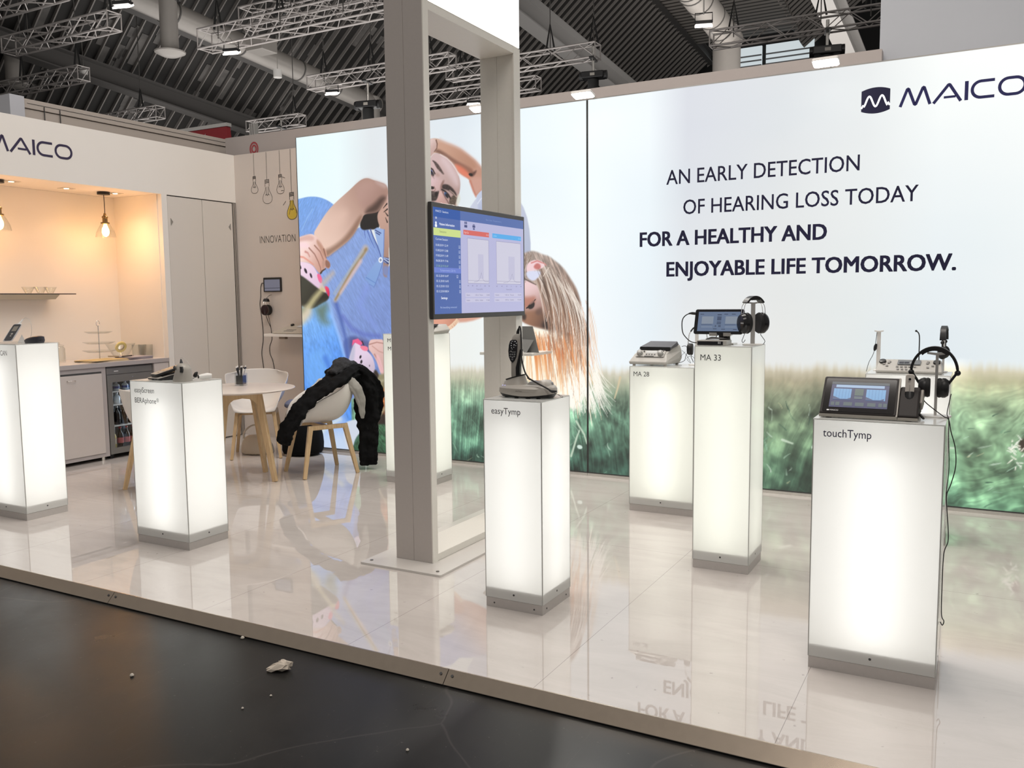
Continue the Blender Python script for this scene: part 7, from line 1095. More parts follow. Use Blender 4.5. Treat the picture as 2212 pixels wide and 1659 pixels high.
hp_stand('white stand with a headset behind the MA 33 pedestal, standing on the MA 28 one', (-1.702, 5.735, .9932), .055, .248, .06, WHT, .022)
h = headset('black headset hanging behind the tablet, on the white stand of the MA 28 pedestal', (-1.695, 5.735, 1.155), .12, .125, .10, .036, .040, -.055, .026, .008, wire=True, inw=.01)
CORD(h, local(h, [(-1.735, 5.72, 1.07), (-1.735, 5.72, 1.045), (-1.722, 5.71, 1.025), (-1.715, 5.70, 1.015)]), .0022)
# --- MA 33: interface box, tablet on a holder, headphones
t, mm = TH('interface_box', 'flat grey interface box with a black front under the tablet on the MA 33 pedestal', 'device', (-1.25, 4.55, 1.197))
MB(mm).box(-1.338, -1.178, 4.50, 4.61, 1.1972, 1.2235).build('housing', DEVL, t, bev=.004)
MB(mm).box(-1.331, -1.196, 4.4975, 4.5005, 1.199, 1.2185).build('front_panel', BLKG, t, bev=.001)
for i in range(2):
    for j in range(2): MB(mm).box(-1.221 + i * .008, -1.217 + i * .008, 4.4967, 4.498, 1.2065 + j * .006, 1.2105 + j * .006).build('indicator', WHTP, t)
t, mm = TH('tablet_holder', 'grey bracket holding the tablet on the MA 33 pedestal', 'holder', (-1.215, 4.62, 1.197))
MB(mm).box(-1.26, -1.17, 4.615, 4.70, 1.1972, 1.203).build('foot', ALU, t)
MB(mm @ yz()).prism([(4.615, 1.203), (4.625, 1.203), (4.60, 1.26), (4.64, 1.34), (4.632, 1.343), (4.59, 1.262)], -1.245, -1.185).build('arm', ALU, t)
for u in (-1.265, -1.19): MB(mm @ yz()).prism([(4.60, 1.248), (4.556, 1.244), (4.553, 1.262), (4.558, 1.262), (4.560, 1.250), (4.60, 1.254)], u - .02, u + .02).build('claw', ALU, t)
t, mm = TH('tablet', 'black tablet showing two grey test charts on the MA 33 pedestal', 'tablet', (-1.235, 4.60, 1.255))
ta, tb, tc = Vector((-1.376, 4.5665, 1.2545)), Vector((-1.112, 4.5665, 1.2545)), Vector((-1.376, 4.6115, 1.386))
tm, tw_, th_ = plane3(mm @ ta, mm @ tb, mm @ tc)
MB(tm).prism(rpoly(0, tw_, 0, th_, .011), -.009, 0).build('housing', BLK, t, bev=.002)
g = MB(tm).prism(rpoly(.003, tw_ - .003, .003, th_ - .003, .009), .0, .0006).build('glass', BLKG, t)
a0, a1, b0, b1 = tw_ * .075, tw_ * .925, th_ * .11, th_ * .89
ds = facet('display', tm, a0, b0, a1, b1, .0008, E2((96, 112, 138)), g)
def dq(u0, v0, u1, v1, c, l=.0015): return facet('screen_field', tm, a0 + (a1 - a0) * u0, b0 + (b1 - b0) * v0, a0 + (a1 - a0) * u1, b0 + (b1 - b0) * v1, l, E2(c), ds)
for u in (.09, .66): dq(u, .38, u + .28, .76, (128, 138, 152)); dq(u, .18, u + .27, .26, (112, 126, 148)); dq(u - .01, .335, u + .25, .35, (52, 62, 84))
for v in (.82, .70, .63, .56, .44, .36): dq(.46, v, .56, v + .05, (52, 62, 86) if v > .5 else (58, 70, 94))
for u in (.42, .50, .53): dq(u, .22, u + .03, .31, (66, 78, 100))
for u, v in ((.04, .86), (.62, .86), (.80, .86), (.38, .10), (.58, .09), (.86, .08)): dq(u, v, u + .09, v + .025, (40, 48, 70))
CORD(t, local(t, [(-1.372, 4.60, 1.362), (-1.40, 4.60, 1.364), (-1.43, 4.60, 1.352), (-1.448, 4.60, 1.323), (-1.446, 4.60, 1.265), (-1.425, 4.59, 1.235), (-1.39, 4.58, 1.21), (-1.34, 4.56, 1.206)]), .0028)
MB(mm).tube([(-1.370, 4.60, 1.362), (-1.392, 4.60, 1.364), (-1.402, 4.60, 1.364), (-1.412, 4.60, 1.3625)], [.0075, .0075, .0055, .004], 8).build('plug', BLK, t, True)
t, mm = TH('cable_bundle', 'coiled black cable lying on the interface box under the tablet', 'cable', (-1.24, 4.57, 1.224))
q = MB(mm)
for i in range(5): q.tube(smoothpath([(-1.30 + .004 * i, 4.545 + .006 * i, 1.2275 + .002 * i), (-1.26, 4.54 + .006 * i, 1.231 + .0015 * i), (-1.20, 4.55 + .006 * i, 1.230), (-1.182, 4.57 + .004 * i, 1.228), (-1.22, 4.585 + .003 * i, 1.2305), (-1.29, 4.58 + .004 * i, 1.229)]), .0026, 6)
q.build('coils', CABLE, t, True)
for P_ in ([(-1.25, 4.56, 1.233), (-1.245, 4.56, 1.247), (-1.235, 4.565, 1.249), (-1.225, 4.57, 1.236)], [(-1.21, 4.56, 1.233), (-1.203, 4.565, 1.246), (-1.195, 4.57, 1.238)]): CORD(t, local(t, P_), .0022)
hp_stand('brushed metal headphone stand with a square white foot on the MA 33 pedestal', (-1.070, 4.618, 1.1972), .048, .222, .05, ALU, .022, .35, True)
h = headset('large black ear defenders with white lettering on the stand of the MA 33 pedestal', (-1.068, 4.615, 1.36), math.radians(46), .128, .090, .050, .056, -.048, .050, .010, wire=True, cupm=mat('cup_gloss_black', (.010, .010, .011), .15), txt=-1, inw=.012)
CORD(h, local(h, [(-1.10, 4.575, 1.262), (-1.107, 4.57, 1.240), (-1.115, 4.575, 1.220), (-1.11, 4.58, 1.210), (-1.10, 4.585, 1.225)]), .0016)
CORD(h, local(h, [(-1.035, 4.66, 1.265), (-1.04, 4.67, 1.25), (-1.03, 4.67, 1.235), (-1.015, 4.66, 1.215), (-1.02, 4.64, 1.199)]), .0016)
# --- easyScreen pedestal
t, mm = TH('handheld_screener_cradle', 'sloping black cradle on the easyScreen pedestal', 'cradle', (-4.33, 3.57, .99))
MB(mm).loft([[(-4.415, 3.50, .992), (-4.30, 3.485, .992), (-4.19, 3.60, .992), (-4.30, 3.63, .992)], [(-4.418, 3.498, .999), (-4.30, 3.482, .999), (-4.18, 3.60, 1.045), (-4.28, 3.635, 1.045)], [(-4.41, 3.503, 1.004), (-4.31, 3.488, 1.004), (-4.185, 3.60, 1.052), (-4.275, 3.63, 1.052)]]).build('base', BLK, t, bev=.004)
MB(mm).loft([[(-4.416, 3.4965, 1.000), (-4.298, 3.4805, 1.000), (-4.178, 3.598, 1.046), (-4.28, 3.637, 1.046)], [(-4.416, 3.4965, 1.0025), (-4.298, 3.4805, 1.0025), (-4.178, 3.598, 1.0485), (-4.28, 3.637, 1.0485)]]).build('trim', DEVG, t)
for fx, fy in ((-4.38, 3.51), (-4.30, 3.50), (-4.22, 3.59)): MB(mm).cyl((fx, fy, .9902), (fx, fy, .994), .008, 10).build('foot', BLKR, t)
t, mm = TH('handheld_screener', 'grey handheld screener with a display lying in the black cradle on the easyScreen pedestal', 'handheld device', (-4.31, 3.56, 1.02))
hm, hw, hh = plane3(mm @ Vector((-4.405, 3.515, 1.0125)), mm @ Vector((-4.322, 3.495, 1.0125)), mm @ Vector((-4.285, 3.625, 1.066)))
MB(hm).prism(rpoly(0, hw, -.005, hh * 1.02, .014), -.004, .014).build('housing', BLK, t, bev=.004)
MB(hm).prism(rpoly(.003, hw - .003, -.002, hh, .012), .014, .0175).build('front_plate', DEVG, t, bev=.001)
facet('display', hm, .010, hh * .30, hw - .010, hh * .93, .0176, mat('screener_lcd', (.22, .20, .175), .15), t)
facet('button', hm, hw * .38, hh * .16, hw * .62, hh * .2, .0176, BLK, t, .002)
t, mm = TH('ear_probe_unit', 'grey cone shaped hearing probe standing on the front corner of the easyScreen pedestal', 'probe', (-4.13, 3.52, .99))
MB(mm).loft([ring(-4.13, 3.515, .9905, .056, .050, 28, 2.3), ring(-4.13, 3.515, .998, .057, .051, 28, 2.3), ring(-4.128, 3.518, 1.03, .050, .047, 28, 2.3), ring(-4.125, 3.52, 1.06, .044, .042, 28, 2.3), ring(-4.128, 3.52, 1.078, .038, .036, 28, 2.3), ring(-4.135, 3.52, 1.090, .026, .025, 28, 2.3), ring(-4.140, 3.52, 1.096, .010, .010, 28, 2.3)]).build('housing', DEVG, t, True)
MB(mm).loft([ring(-4.10, 3.482, 1.046, .012, .006, 16), ring(-4.102, 3.4855, 1.060, .015, .006, 16), ring(-4.108, 3.49, 1.078, .012, .006, 16)]).build('control_window', BLK, t, True)
MB(mm).cone((-4.141, 3.52, 1.095), (-4.143, 3.52, 1.120), .010, .0035, 14).build('probe_tip', DEVD, t, True)
MB(mm).tube(smoothpath([(-4.168, 3.50, 1.052), (-4.170, 3.49, 1.068), (-4.160, 3.485, 1.078), (-4.148, 3.483, 1.074), (-4.138, 3.482, 1.058), (-4.13, 3.4815, 1.05)]), .004, 8).build('handle_edge', DEVD, t, True)
CORD(t, local(t, [(-4.143, 3.52, 1.117), (-4.142, 3.52, 1.128), (-4.12, 3.525, 1.122), (-4.098, 3.53, 1.10), (-4.082, 3.535, 1.07), (-4.075, 3.54, 1.04)]), .0012, CABLEW)
t, mm = TH('ear_coupler', 'small white and black ear coupler at the right corner of the easyScreen pedestal', 'coupler', (-4.075, 3.66, .99))
MB(mm).tube([(-4.108, 3.612, 1.009), (-4.098, 3.628, 1.009), (-4.080, 3.655, 1.0115), (-4.066, 3.675, 1.0115)], [.010, .015, .0185, .013], 18).build('body', WHT, t, True)
MB(mm).cyl((-4.1095, 3.609, 1.009), (-4.104, 3.618, 1.009), .0105, 16).build('end_cap', BLK, t, True)
MB(mm).tube([(-4.155, 3.625, 1.006), (-4.15, 3.627, 1.016), (-4.145, 3.63, 1.028), (-4.14, 3.635, 1.035)], [.011, .013, .010, .003], 14).build('ear_hook', BLK, t, True)
CORD(t, local(t, [(-4.155, 3.625, 1.0), (-4.17, 3.60, .994), (-4.18, 3.58, .993)]), .002)
# --- SCAN pedestal
t, mm = TH('handheld_scanner', 'grey handheld scanner leaning on a clear stand at the left edge of the photo', 'handheld device', (-5.80, 3.53, 1.188))
sm_, sw, sh = plane3(mm @ Vector((-5.862, 3.500, 1.2)), mm @ Vector((-5.833, 3.548, 1.2)), mm @ Vector((-5.846, 3.572, 1.315)))
MB(sm_).loft([[(.0, 0, -.012), (sw, 0, -.012), (sw, .0, .010), (0, .0, .010)], [(-.002, sh * .3, -.016), (sw + .002, sh * .3, -.016), (sw + .002, sh * .3, .012), (-.002, sh * .3, .012)], [(.0, sh * .75, -.020), (sw, sh * .75, -.020), (sw, sh * .75, .012), (0, sh * .75, .012)], [(.006, sh * 1.02, -.016), (sw - .004, sh * 1.02, -.016), (sw - .004, sh * 1.02, .008), (.006, sh * 1.02, .008)]]).build('housing', mat('scanner_silver', (.50, .50, .52), .35), t, bev=.006, bseg=3)
MB(sm_).prism(rpoly(.004, sw - .006, .004, sh * .98, .010), .0115, .0135).build('front_plate', DEVD, t)
facet('display', sm_, .014, sh * .58, sw - .014, sh * .86, .0137, mat('scanner_lcd', (.24, .22, .19), .2), t)
for v, r_ in ((.42, .007), (.30, .005)): MB(sm_ @ Matrix.Translation((sw * .5, sh * v, .0136))).lathe([(r_, 0), (r_ * .8, .002)], 14).build('button', DEVG, t, True)
MB(mm).cone((-5.836, 3.605, 1.312), (-5.822, 3.63, 1.35), .009, .004, 12).build('probe_tip', WHT, t, True)
CORD(t, local(t, [(-5.822, 3.628, 1.347), (-5.80, 3.63, 1.357), (-5.74, 3.62, 1.347), (-5.69, 3.60, 1.315), (-5.688, 3.60, 1.27), (-5.70, 3.60, 1.235), (-5.71, 3.59, 1.21), (-5.715, 3.58, 1.194)]), .0013, CABLEW)
MB(mm).prism([(0, 0), (.05, 0), (.028, .055)], 0, .03, frame((-5.855, 3.60, 1.1885), (.51, .86, 0), (0, 0, 1), (.86, -.51, 0))).build('stand_prop', mat('clear_plastic', (.75, .77, .78), .1, trans=.6), t)
t, mm = TH('charging_dock', 'black oval dock with white cable behind the scanner on the SCAN pedestal', 'dock', (-5.68, 3.61, 1.188))
MB(mm).loft([ring(-5.68, 3.61, 1.1885, .070, .045), ring(-5.68, 3.61, 1.205, .076, .050), skew(ring(-5.675, 3.61, 1.222, .070, .044), lambda x: (x + 5.675) * .15), skew(ring(-5.67, 3.61, 1.229, .05, .03), lambda x: (x + 5.675) * .15)]).build('housing', mat('dock_slate', (.03, .03, .04), .35), t, True)
CORD(t, local(t, [(-5.61, 3.60, 1.205), (-5.58, 3.60, 1.208), (-5.57, 3.60, 1.205)]), .002)
# --- device on the pedestal behind the portal frame
t, mm = TH('audiometer', 'light grey device with black bands on the pedestal behind the portal frame', 'test device', (-3.85, 5.63, 1.19))
MB(mm).loft([[(-3.98, 5.56, 1.1905), (-3.73, 5.56, 1.1905), (-3.70, 5.74, 1.1905), (-3.95, 5.74, 1.1905)], [(-3.98, 5.555, 1.205), (-3.72, 5.555, 1.205), (-3.69, 5.75, 1.22), (-3.95, 5.75, 1.22)], [(-3.95, 5.64, 1.255), (-3.74, 5.64, 1.255), (-3.72, 5.74, 1.262), (-3.93, 5.74, 1.262)]]).build('housing', DEVL, t, bev=.006)
MB(mm).loft([[(-3.96, 5.575, 1.220), (-3.735, 5.575, 1.220), (-3.735, 5.60, 1.236), (-3.96, 5.60, 1.236)], [(-3.96, 5.571, 1.224), (-3.731, 5.571, 1.224), (-3.731, 5.597, 1.241), (-3.96, 5.597, 1.241)]]).build('dark_band', BLK, t)
MB(mm).loft([[(-3.95, 5.612, 1.242), (-3.735, 5.612, 1.242), (-3.73, 5.64, 1.259), (-3.95, 5.64, 1.259)], [(-3.95, 5.608, 1.247), (-3.73, 5.608, 1.247), (-3.725, 5.637, 1.264), (-3.95, 5.637, 1.264)]]).build('dark_band', BLK, t)
# --- floating shelf with a tablet on the backlit wall
t, mm = TH('wall_shelf', 'white floating shelf on the backlit wall behind the easyTymp device', 'shelf', (-3.38, 6.26, 1.01))
MB(mm).box(-3.618, -3.135, 6.075, 6.434, 1.000, 1.022).build('board', mat('shelf_white', (.60, .585, .555), .4), t, bev=.002)
CORD(t, local(t, [(-3.50, 6.20, 1.025), (-3.56, 6.19, 1.06), (-3.585, 6.18, 1.105), (-3.575, 6.18, 1.15), (-3.53, 6.19, 1.17)]), .004)
CORD(t, local(t, [(-3.30, 6.15, 1.03), (-3.24, 6.09, 1.055), (-3.205, 6.062, 1.02), (-3.205, 6.06, .96), (-3.225, 6.06, .91), (-3.27, 6.06, .895)]), .0035, CABLEW)
t, mm = TH('tablet', 'grey tablet on its kickstand, seen from behind on the shelf of the backlit wall', 'tablet', (-3.30, 6.20, 1.022))
TBM = mat('tablet_back_grey', (.12, .12, .115), .35)
MB(mm @ frame((0, 6.165, 1.0228), (1, 0, 0), (0, .25, 1), (0, -1, .25))).prism([(-3.46, 0), (-3.118, 0), (-3.20, .208), (-3.46, .208)], -.004, .004).build('housing', TBM, t, bev=.002)
MB(mm @ frame((0, 6.125, 1.0228), (1, 0, 0), (0, .42, 1), (0, -1, .42))).prism([(-3.46, 0), (-3.21, 0), (-3.165, .10), (-3.46, .115)], -.0015, .0015).build('kickstand', mat('kickstand_grey', (.17, .17, .165), .35), t)
# ------------------------------------------------------------------ kitchen
t, mm = TH('worktop', 'long grey kitchen worktop in the lit niche', 'worktop', (-7.45, 4.4, .868))
MB(mm).box(-7.80, -7.092, 2.0, 5.8835, .868, .908).build('slab', FACEG, t, bev=.002)
MB(mm).box(-7.796, -7.096, 2.0, 5.8833, .9081, .9095).build('top_surface', mat('worktop_top', (.62, .56, .52), .3), t)
t, mm = TH('base_cabinet', 'grey base cabinet with pale doors left of the drinks fridge', 'cabinet', (-7.4, 4.6, 0))
MB(mm).box(-7.79, -7.106, 3.9, 5.178, .035, .8675).build('carcass', FACEG, t)
for i, (y0, y1) in enumerate(((3.93, 4.515), (4.53, 5.132))):
    d = MB(mm).box(-7.106, -7.0985, y0, y1, .072, .812).build('door', CABW, t, bev=.0015)
    MB(mm).box(-7.1059, -7.103, y0, y1, .8125, .829).build('grip_gap', ALUD, t)
    MB().tube(smoothpath([mm @ Vector(p) for p in ((-7.0985, y0 + .255, .768), (-7.082, y0 + .265, .768), (-7.078, y0 + .295, .768), (-7.082, y0 + .325, .768), (-7.0985, y0 + .335, .768))]), .004, 8).build('handle', STEEL, d, True)
for yy in (3.95, 5.12): MB(mm).cyl((-7.13, yy, 0.0), (-7.13, yy, .035), .018, 14).build('foot', STEEL, t)
t, mm = TH('filler_panel', 'narrow pale cabinet front between the drinks fridge and the white jamb', 'cabinet', (-7.4, 5.79, 0))
MB(mm).box(-7.79, -7.104, 5.704, 5.882, .035, .8675).build('carcass', FACEG, t)
MB(mm).box(-7.104, -7.0985, 5.708, 5.878, .04, .864).build('front', CABW, t, bev=.001)
MB(mm).box(-7.2, -7.13, 5.72, 5.86, 0, .035).build('foot', BLK, t)
FRG = mat('fridge_grey', (.19, .185, .175), .35, .3, noise=.04, nscale=60)
t, mm = TH('drinks_fridge', 'small grey drinks fridge with a lit glass door under the worktop', 'fridge', (-7.4, 5.44, 0))
b_ = MB(mm)
b_.box(-7.70, -7.125, 5.19, 5.215, .05, .855); b_.box(-7.70, -7.125, 5.665, 5.69, .05, .855); b_.box(-7.70, -7.68, 5.215, 5.665, .05, .855); b_.box(-7.70, -7.125, 5.215, 5.665, .05, .078); b_.box(-7.70, -7.125, 5.215, 5.665, .785, .855)
b_.build('cabinet', FRG, t)
MB(mm).box(-7.679, -7.677, 5.216, 5.664, .079, .784).build('inner_liner', mat('fridge_liner', (.72, .76, .80), .4), t)
for yy in (5.23, 5.65): MB(mm).box(-7.2, -7.15, yy - .02, yy + .02, 0, .05).build('foot', BLK, t)
hp_ = MB(mm).box(-7.125, -7.112, 5.19, 5.69, .792, .852).build('control_panel', FRG, t, bev=.001)
MB(mm).box(-7.1245, -7.113, 5.19, 5.69, .853, .865).build('top_gap', ALUD, t)
MB(mm).box(-7.112, -7.1115, 5.27, 5.315, .817, .824).build('badge', WHTP, hp_)
d = MB(mm).box(-7.124, -7.108, 5.19, 5.24, .045, .788).box(-7.124, -7.108, 5.64, 5.69, .045, .788).box(-7.124, -7.108, 5.24, 5.64, .718, .788).box(-7.124, -7.108, 5.24, 5.64, .045, .10).build('door', FRG, t)
MB(mm).box(-7.119, -7.115, 5.24, 5.64, .10, .718).build('glass_pane', GLS, d)
MB(mm).cyl((-7.108, 5.465, .755), (-7.1065, 5.465, .755), .006, 12).build('lock', STEEL, d)
MB(mm).box(-7.20, -7.14, 5.63, 5.645, .12, .70).build('light_strip', mat('fridge_led', (.8, .8, .8), .4, emit=(.80, .90, 1), es=16), t)
for z in (.628, .502, .304): MB(mm).box(-7.66, -7.135, 5.218, 5.628, z - .008, z).build('shelf', mat('wire_shelf', (.62, .66, .70), .3), t)
def bottle(label, loc, h, r, body, cap, lab=None, group='bottles in the drinks fridge'):
    o = thing('bottle', label, 'bottle', loc, 0, group)
    MB().lathe([(r * .9, .001), (r, .006), (r, h * .58), (r * .8, h * .68), (r * .36, h * .82), (r * .34, h * .93)], 18).build('body', body, o, True)
    MB().lathe([(r * .40, h * .93), (r * .42, h), (r * .3, h * 1.005)], 14).build('cap', cap, o, True)
    if lab: MB().lathe([(r * 1.02, h * .24), (r * 1.02, h * .5)], 18, cap=False).build('label_band', lab, o, True)
    return o
BG = mat('bottle_clear', (.55, .62, .68), .1); BD = mat('bottle_dark', (.012, .008, .008), .1); BY = mat('bottle_yellow', (.48, .42, .16), .15)
CB = mat('cap_blue', (.03, .06, .26), .3); CS = mat('cap_silver', (.5, .52, .55), .3, .5); CR = mat('cap_red', (.35, .03, .03), .35); CW = mat('cap_white', (.7, .7, .7), .4); LR = mat('label_red', (.36, .10, .11), .5)
for i in range(4): bottle('clear bottle with blue cap on the top shelf of the drinks fridge', (-7.22, 5.27 + i * .095, .628), .082, .030, BG, CB, CB)
for i in range(4): bottle('clear bottle with silver cap on the second shelf of the drinks fridge', (-7.22, 5.27 + i * .095, .502), .105, .030, BG, CS)
for i in range(5):
    bottle('dark bottle with silver cap on the third shelf of the drinks fridge', (-7.20, 5.265 + i * .078, .304), .175, .030, BD, CS)
    bottle('dark bottle with silver cap on the third shelf of the drinks fridge', (-7.30, 5.29 + i * .075, .304), .18, .030, BD, CS)
bottle('yellow juice bottle with a white cap on the bottom shelf of the drinks fridge', (-7.20, 5.285, .0785), .20, .032, BY, CW, mat('label_pale', (.5, .48, .40), .5))
for i in range(4): bottle('dark cola bottle with a red label on the bottom shelf of the drinks fridge', (-7.20, 5.365 + i * .07, .0785), .20, .031, BD, CR, LR)
# niche: glass shelf, bowls, counter things
t, mm = TH('glass_shelf', 'glass shelf with a dark front edge on the back wall of the lit niche', 'shelf', (-7.68, 4.4, 1.545))
MB(mm).box(-7.79, -7.60, 3.2, 5.27, 1.540, 1.548).build('pane', GLS, t)
MB(mm).box(-7.60, -7.597, 3.2, 5.27, 1.5395, 1.5485).build('front_edge', mat('shelf_edge', (.03, .025, .02), .3), t)
MB(mm).prism([(-7.79, 1.5395), (-7.62, 1.5395), (-7.69, 1.495), (-7.79, 1.495)], 3.2, 5.12, frame((0, 0, 0), (1, 0, 0), (0, 0, 1), (0, 1, 0))).build('bracket', mat('shelf_bracket', (.50, .47, .38), .5), t)
for i, (y, l_) in enumerate(((4.865, 'left'), (4.945, 'middle'), (5.08, 'right'))):
    o = thing('glass_bowl', 'small clear glass bowl on the glass shelf, %s of the three' % l_, 'bowl', (-7.70 + .06 * (i == 1), y, 1.5485), 0, 'bowls on the glass shelf')
    MB().lathe([(.022, .001), (.026, .004), (.056, .06), (.054, .0605), (.024, .007), (.001, .006)], 24, cap=False).build('bowl', GLS, o, True)
t, mm = TH('cake_stand', 'three tier glass cake stand with a metal ring handle on the worktop', 'cake stand', (-7.45, 5.375, .9095))
MB(mm).tube([(-7.45, 5.375, .9105), (-7.45, 5.375, 1.24)], .005, 10).build('rod', STEEL, t, True)
MB(mm).tube([(-7.45, 5.375 + .018 * math.sin(a), 1.262 - .026 * math.cos(a)) for a in [i * .393 for i in range(16)]], .003, 8, closed=True).build('ring_handle', STEEL, t, True)
for z, r_ in ((.985, .15), (1.065, .145), (1.165, .125)): MB(mm @ Matrix.Translation((-7.45, 5.375, z))).lathe([(.006, 0), (r_ * .7, .0), (r_, .016), (r_, .019), (r_ * .7, .004), (.006, .004)], 32).build('plate', GLS, t, True)
MB(mm @ Matrix.Translation((-7.45, 5.375, .9097))).lathe([(.05, 0), (.045, .004), (.006, .012)], 24).build('foot', STEEL, t, True)
t, mm = TH('glass_jar', 'tall clear glass jar at the left end of the worktop', 'jar', (-7.52, 5.0, .9095))
MB(mm @ Matrix.Translation((-7.52, 5.0, .9097))).lathe([(.055, 0), (.06, .01), (.06, .13), (.045, .15), (.043, .15), (.057, .128), (.057, .012), (.001, .01)], 24, cap=False).build('body', GLS, t, True)
MB(mm @ Matrix.Translation((-7.52, 5.0, 1.059))).lathe([(.05, 0), (.052, .012), (.02, .02), (.012, .04), (.001, .042)], 24).build('lid', GLS, t, True)
t, mm = TH('sticky_tape_roll', 'yellow roll of sticky tape standing in the clear bowl on the worktop', 'tape', (-7.60, 5.715, .95))
ry = mm @ frame((-7.60, 5.725, 1.015), (.42, .9, .1), (.25, 0, .97), (.87, -.43, -.2))
MB(ry).lathe([(.030, -.02), (.052, -.02), (.052, .02), (.030, .02), (.030, -.02)], 30, cap=False).build('roll', mat('tape_yellow', (.62, .52, .20), .4), t, True)
MB(ry).lathe([(.0285, -.0202), (.0305, -.0202), (.0305, .0202), (.0285, .0202), (.0285, -.0202)], 30, cap=False).build('core', mat('tape_core', (.33, .26, .17), .6), t, True)
t, mm = TH('glass_bowl', 'large clear glass bowl around the yellow tape roll on the worktop', 'bowl', (-7.60, 5.72, .9095))
MB(mm @ Matrix.Translation((-7.60, 5.72, .9097))).lathe([(.06, 0), (.065, .004), (.14, .14), (.137, .14), (.062, .008), (.001, .007)], 36, cap=False).build('bowl', GLS, t, True)
gl0 = None
for i, (x, y) in enumerate(((-7.40, 5.74), (-7.33, 5.765), (-7.41, 5.825), (-7.33, 5.845))):
    o = thing('drinking_glass', 'clear drinking glass at the right end of the worktop', 'glass', (x, y, .9095), 0, 'drinking glasses on the worktop')
    MB().lathe([(.024, .0005), (.030, .01), (.034, .13), (.0325, .13), (.028, .012), (.001, .010)], 22, cap=False).build('glass', GLS, o, True)
t, mm = TH('envelope', 'stack of brown envelopes and papers on the worktop', 'paper', (-7.28, 5.28, .9095))
for i in range(4):
    MB(mm @ rotz(.12 * (i - 1.5), (-7.27, 5.26, .9098 + i * .0045))).box(-.13, .13, -.19, .20, 0, .004).build('sheet', mat('paper_%d' % (i % 2), ((.42, .38, .33), (.60, .44, .20))[i % 2] if i < 3 else (.66, .47, .20), .6), t)
t, mm = TH('magazine', 'pile of grey magazines right of the envelopes on the worktop', 'magazine', (-7.28, 5.60, .9095))
for i in range(5): MB(mm @ rotz(.06 * (i - 2), (-7.27, 5.62, .9098 + i * .0055))).box(-.11, .11, -.13, .13, 0, .005).build('issue', mat('magazine_grey', (.28, .25, .27), .4) if i < 4 else mat('magazine_top', (.45, .40, .42), .4), t)
t, mm = TH('marker_pen', 'black marker lying on the magazines on the worktop', 'pen', (-7.27, 5.53, .938))
MB(mm).tube([(-7.25, 5.47, .9435), (-7.27, 5.56, .9435), (-7.28, 5.60, .9435)], .0055, 10).build('barrel', BLK, t, True)
MB(mm).tube([(-7.28, 5.60, .9435), (-7.285, 5.625, .9435)], .0065, 10).build('cap', STEEL, t, True)
t, mm = TH('tongs', 'metal tongs with a wooden handle leaning on the envelopes on the worktop', 'tongs', (-7.33, 5.46, .93))
MB(mm).bar((-7.36, 5.40, .946), (-7.32, 5.49, .941), .018, .012).build('handle', mat('tongs_wood', (.35, .27, .18), .5), t)
MB(mm).tube([(-7.32, 5.49, .941), (-7.30, 5.55, .943), (-7.31, 5.58, .943)], .004, 8).build('jaw', STEEL, t, True)
# ceiling spots and pendants
for i, (x, y) in enumerate(((-7.46, 4.624), (-7.49, 5.16), (-7.45, 5.642))):
    o = thing('recessed_spot', 'square recessed spot in the niche ceiling, %s of the three' % ('left', 'middle', 'right')[i], 'spotlight', (x, y, 2.5145), 0, 'recessed spots in the niche ceiling')
    MB().box(-.055, .055, -.055, .055, -.004, 0).build('trim_plate', STEEL, o)
    MB().cyl((0, 0, -.0055), (0, 0, -.004), .022, 16).build('lamp', mat('spot_glow', (.8, .8, .8), .5, emit=(1, .78, .42), es=9), o)
    spot('niche_spot_light', (x, y, 2.505), (0, 0, -1), 4.2, (1, .66, .40), 2.0, .6, .03)
BRASS = mat('aged_brass', (.30, .20, .09), .35, .9)
WARM = mat('filament_bulb', (.9, .7, .4), .3, emit=(1, .56, .16), es=26)
for i, y in enumerate((5.515, 4.49)):
    o = thing('pendant_lamp', 'brass pendant lamp with a glowing bulb in a clear glass shade, %s' % ('right one' if i == 0 else 'left one, cut off'), 'pendant lamp', (-7.45, y, 2.5145), 0, 'pendant lamps in the niche')
    MB().lathe([(.058, -.001), (.058, -.026), (.05, -.028)], 24).build('canopy', BLK, o, True)
    MB().tube([(0, 0, -.027), (.002, .001, -.12), (0, .002, -.205)], .0035, 8).build('cord', CABLE, o, True)
    MB().lathe([(.008, -.20), (.012, -.21), (.014, -.222), (.028, -.235), (.028, -.245), (.023, -.25), (.024, -.285), (.040, -.29), (.040, -.302), (.030, -.306)], 22).build('socket', BRASS, o, True)
    MB().lathe([(.040, -.300), (.062, -.34), (.084, -.385), (.092, -.43), (.0905, -.43), (.082, -.386), (.060, -.342), (.039, -.304)], 28, cap=False).build('glass_shade', GLS, o, True)
    MB().lathe([(.012, -.306), (.018, -.325), (.031, -.355), (.033, -.385), (.024, -.41), (.006, -.424)], 20).build('bulb', WARM, o, True)
    point('pendant_light', (-7.36, y, 2.06), 5, (1, .53, .25), .05)
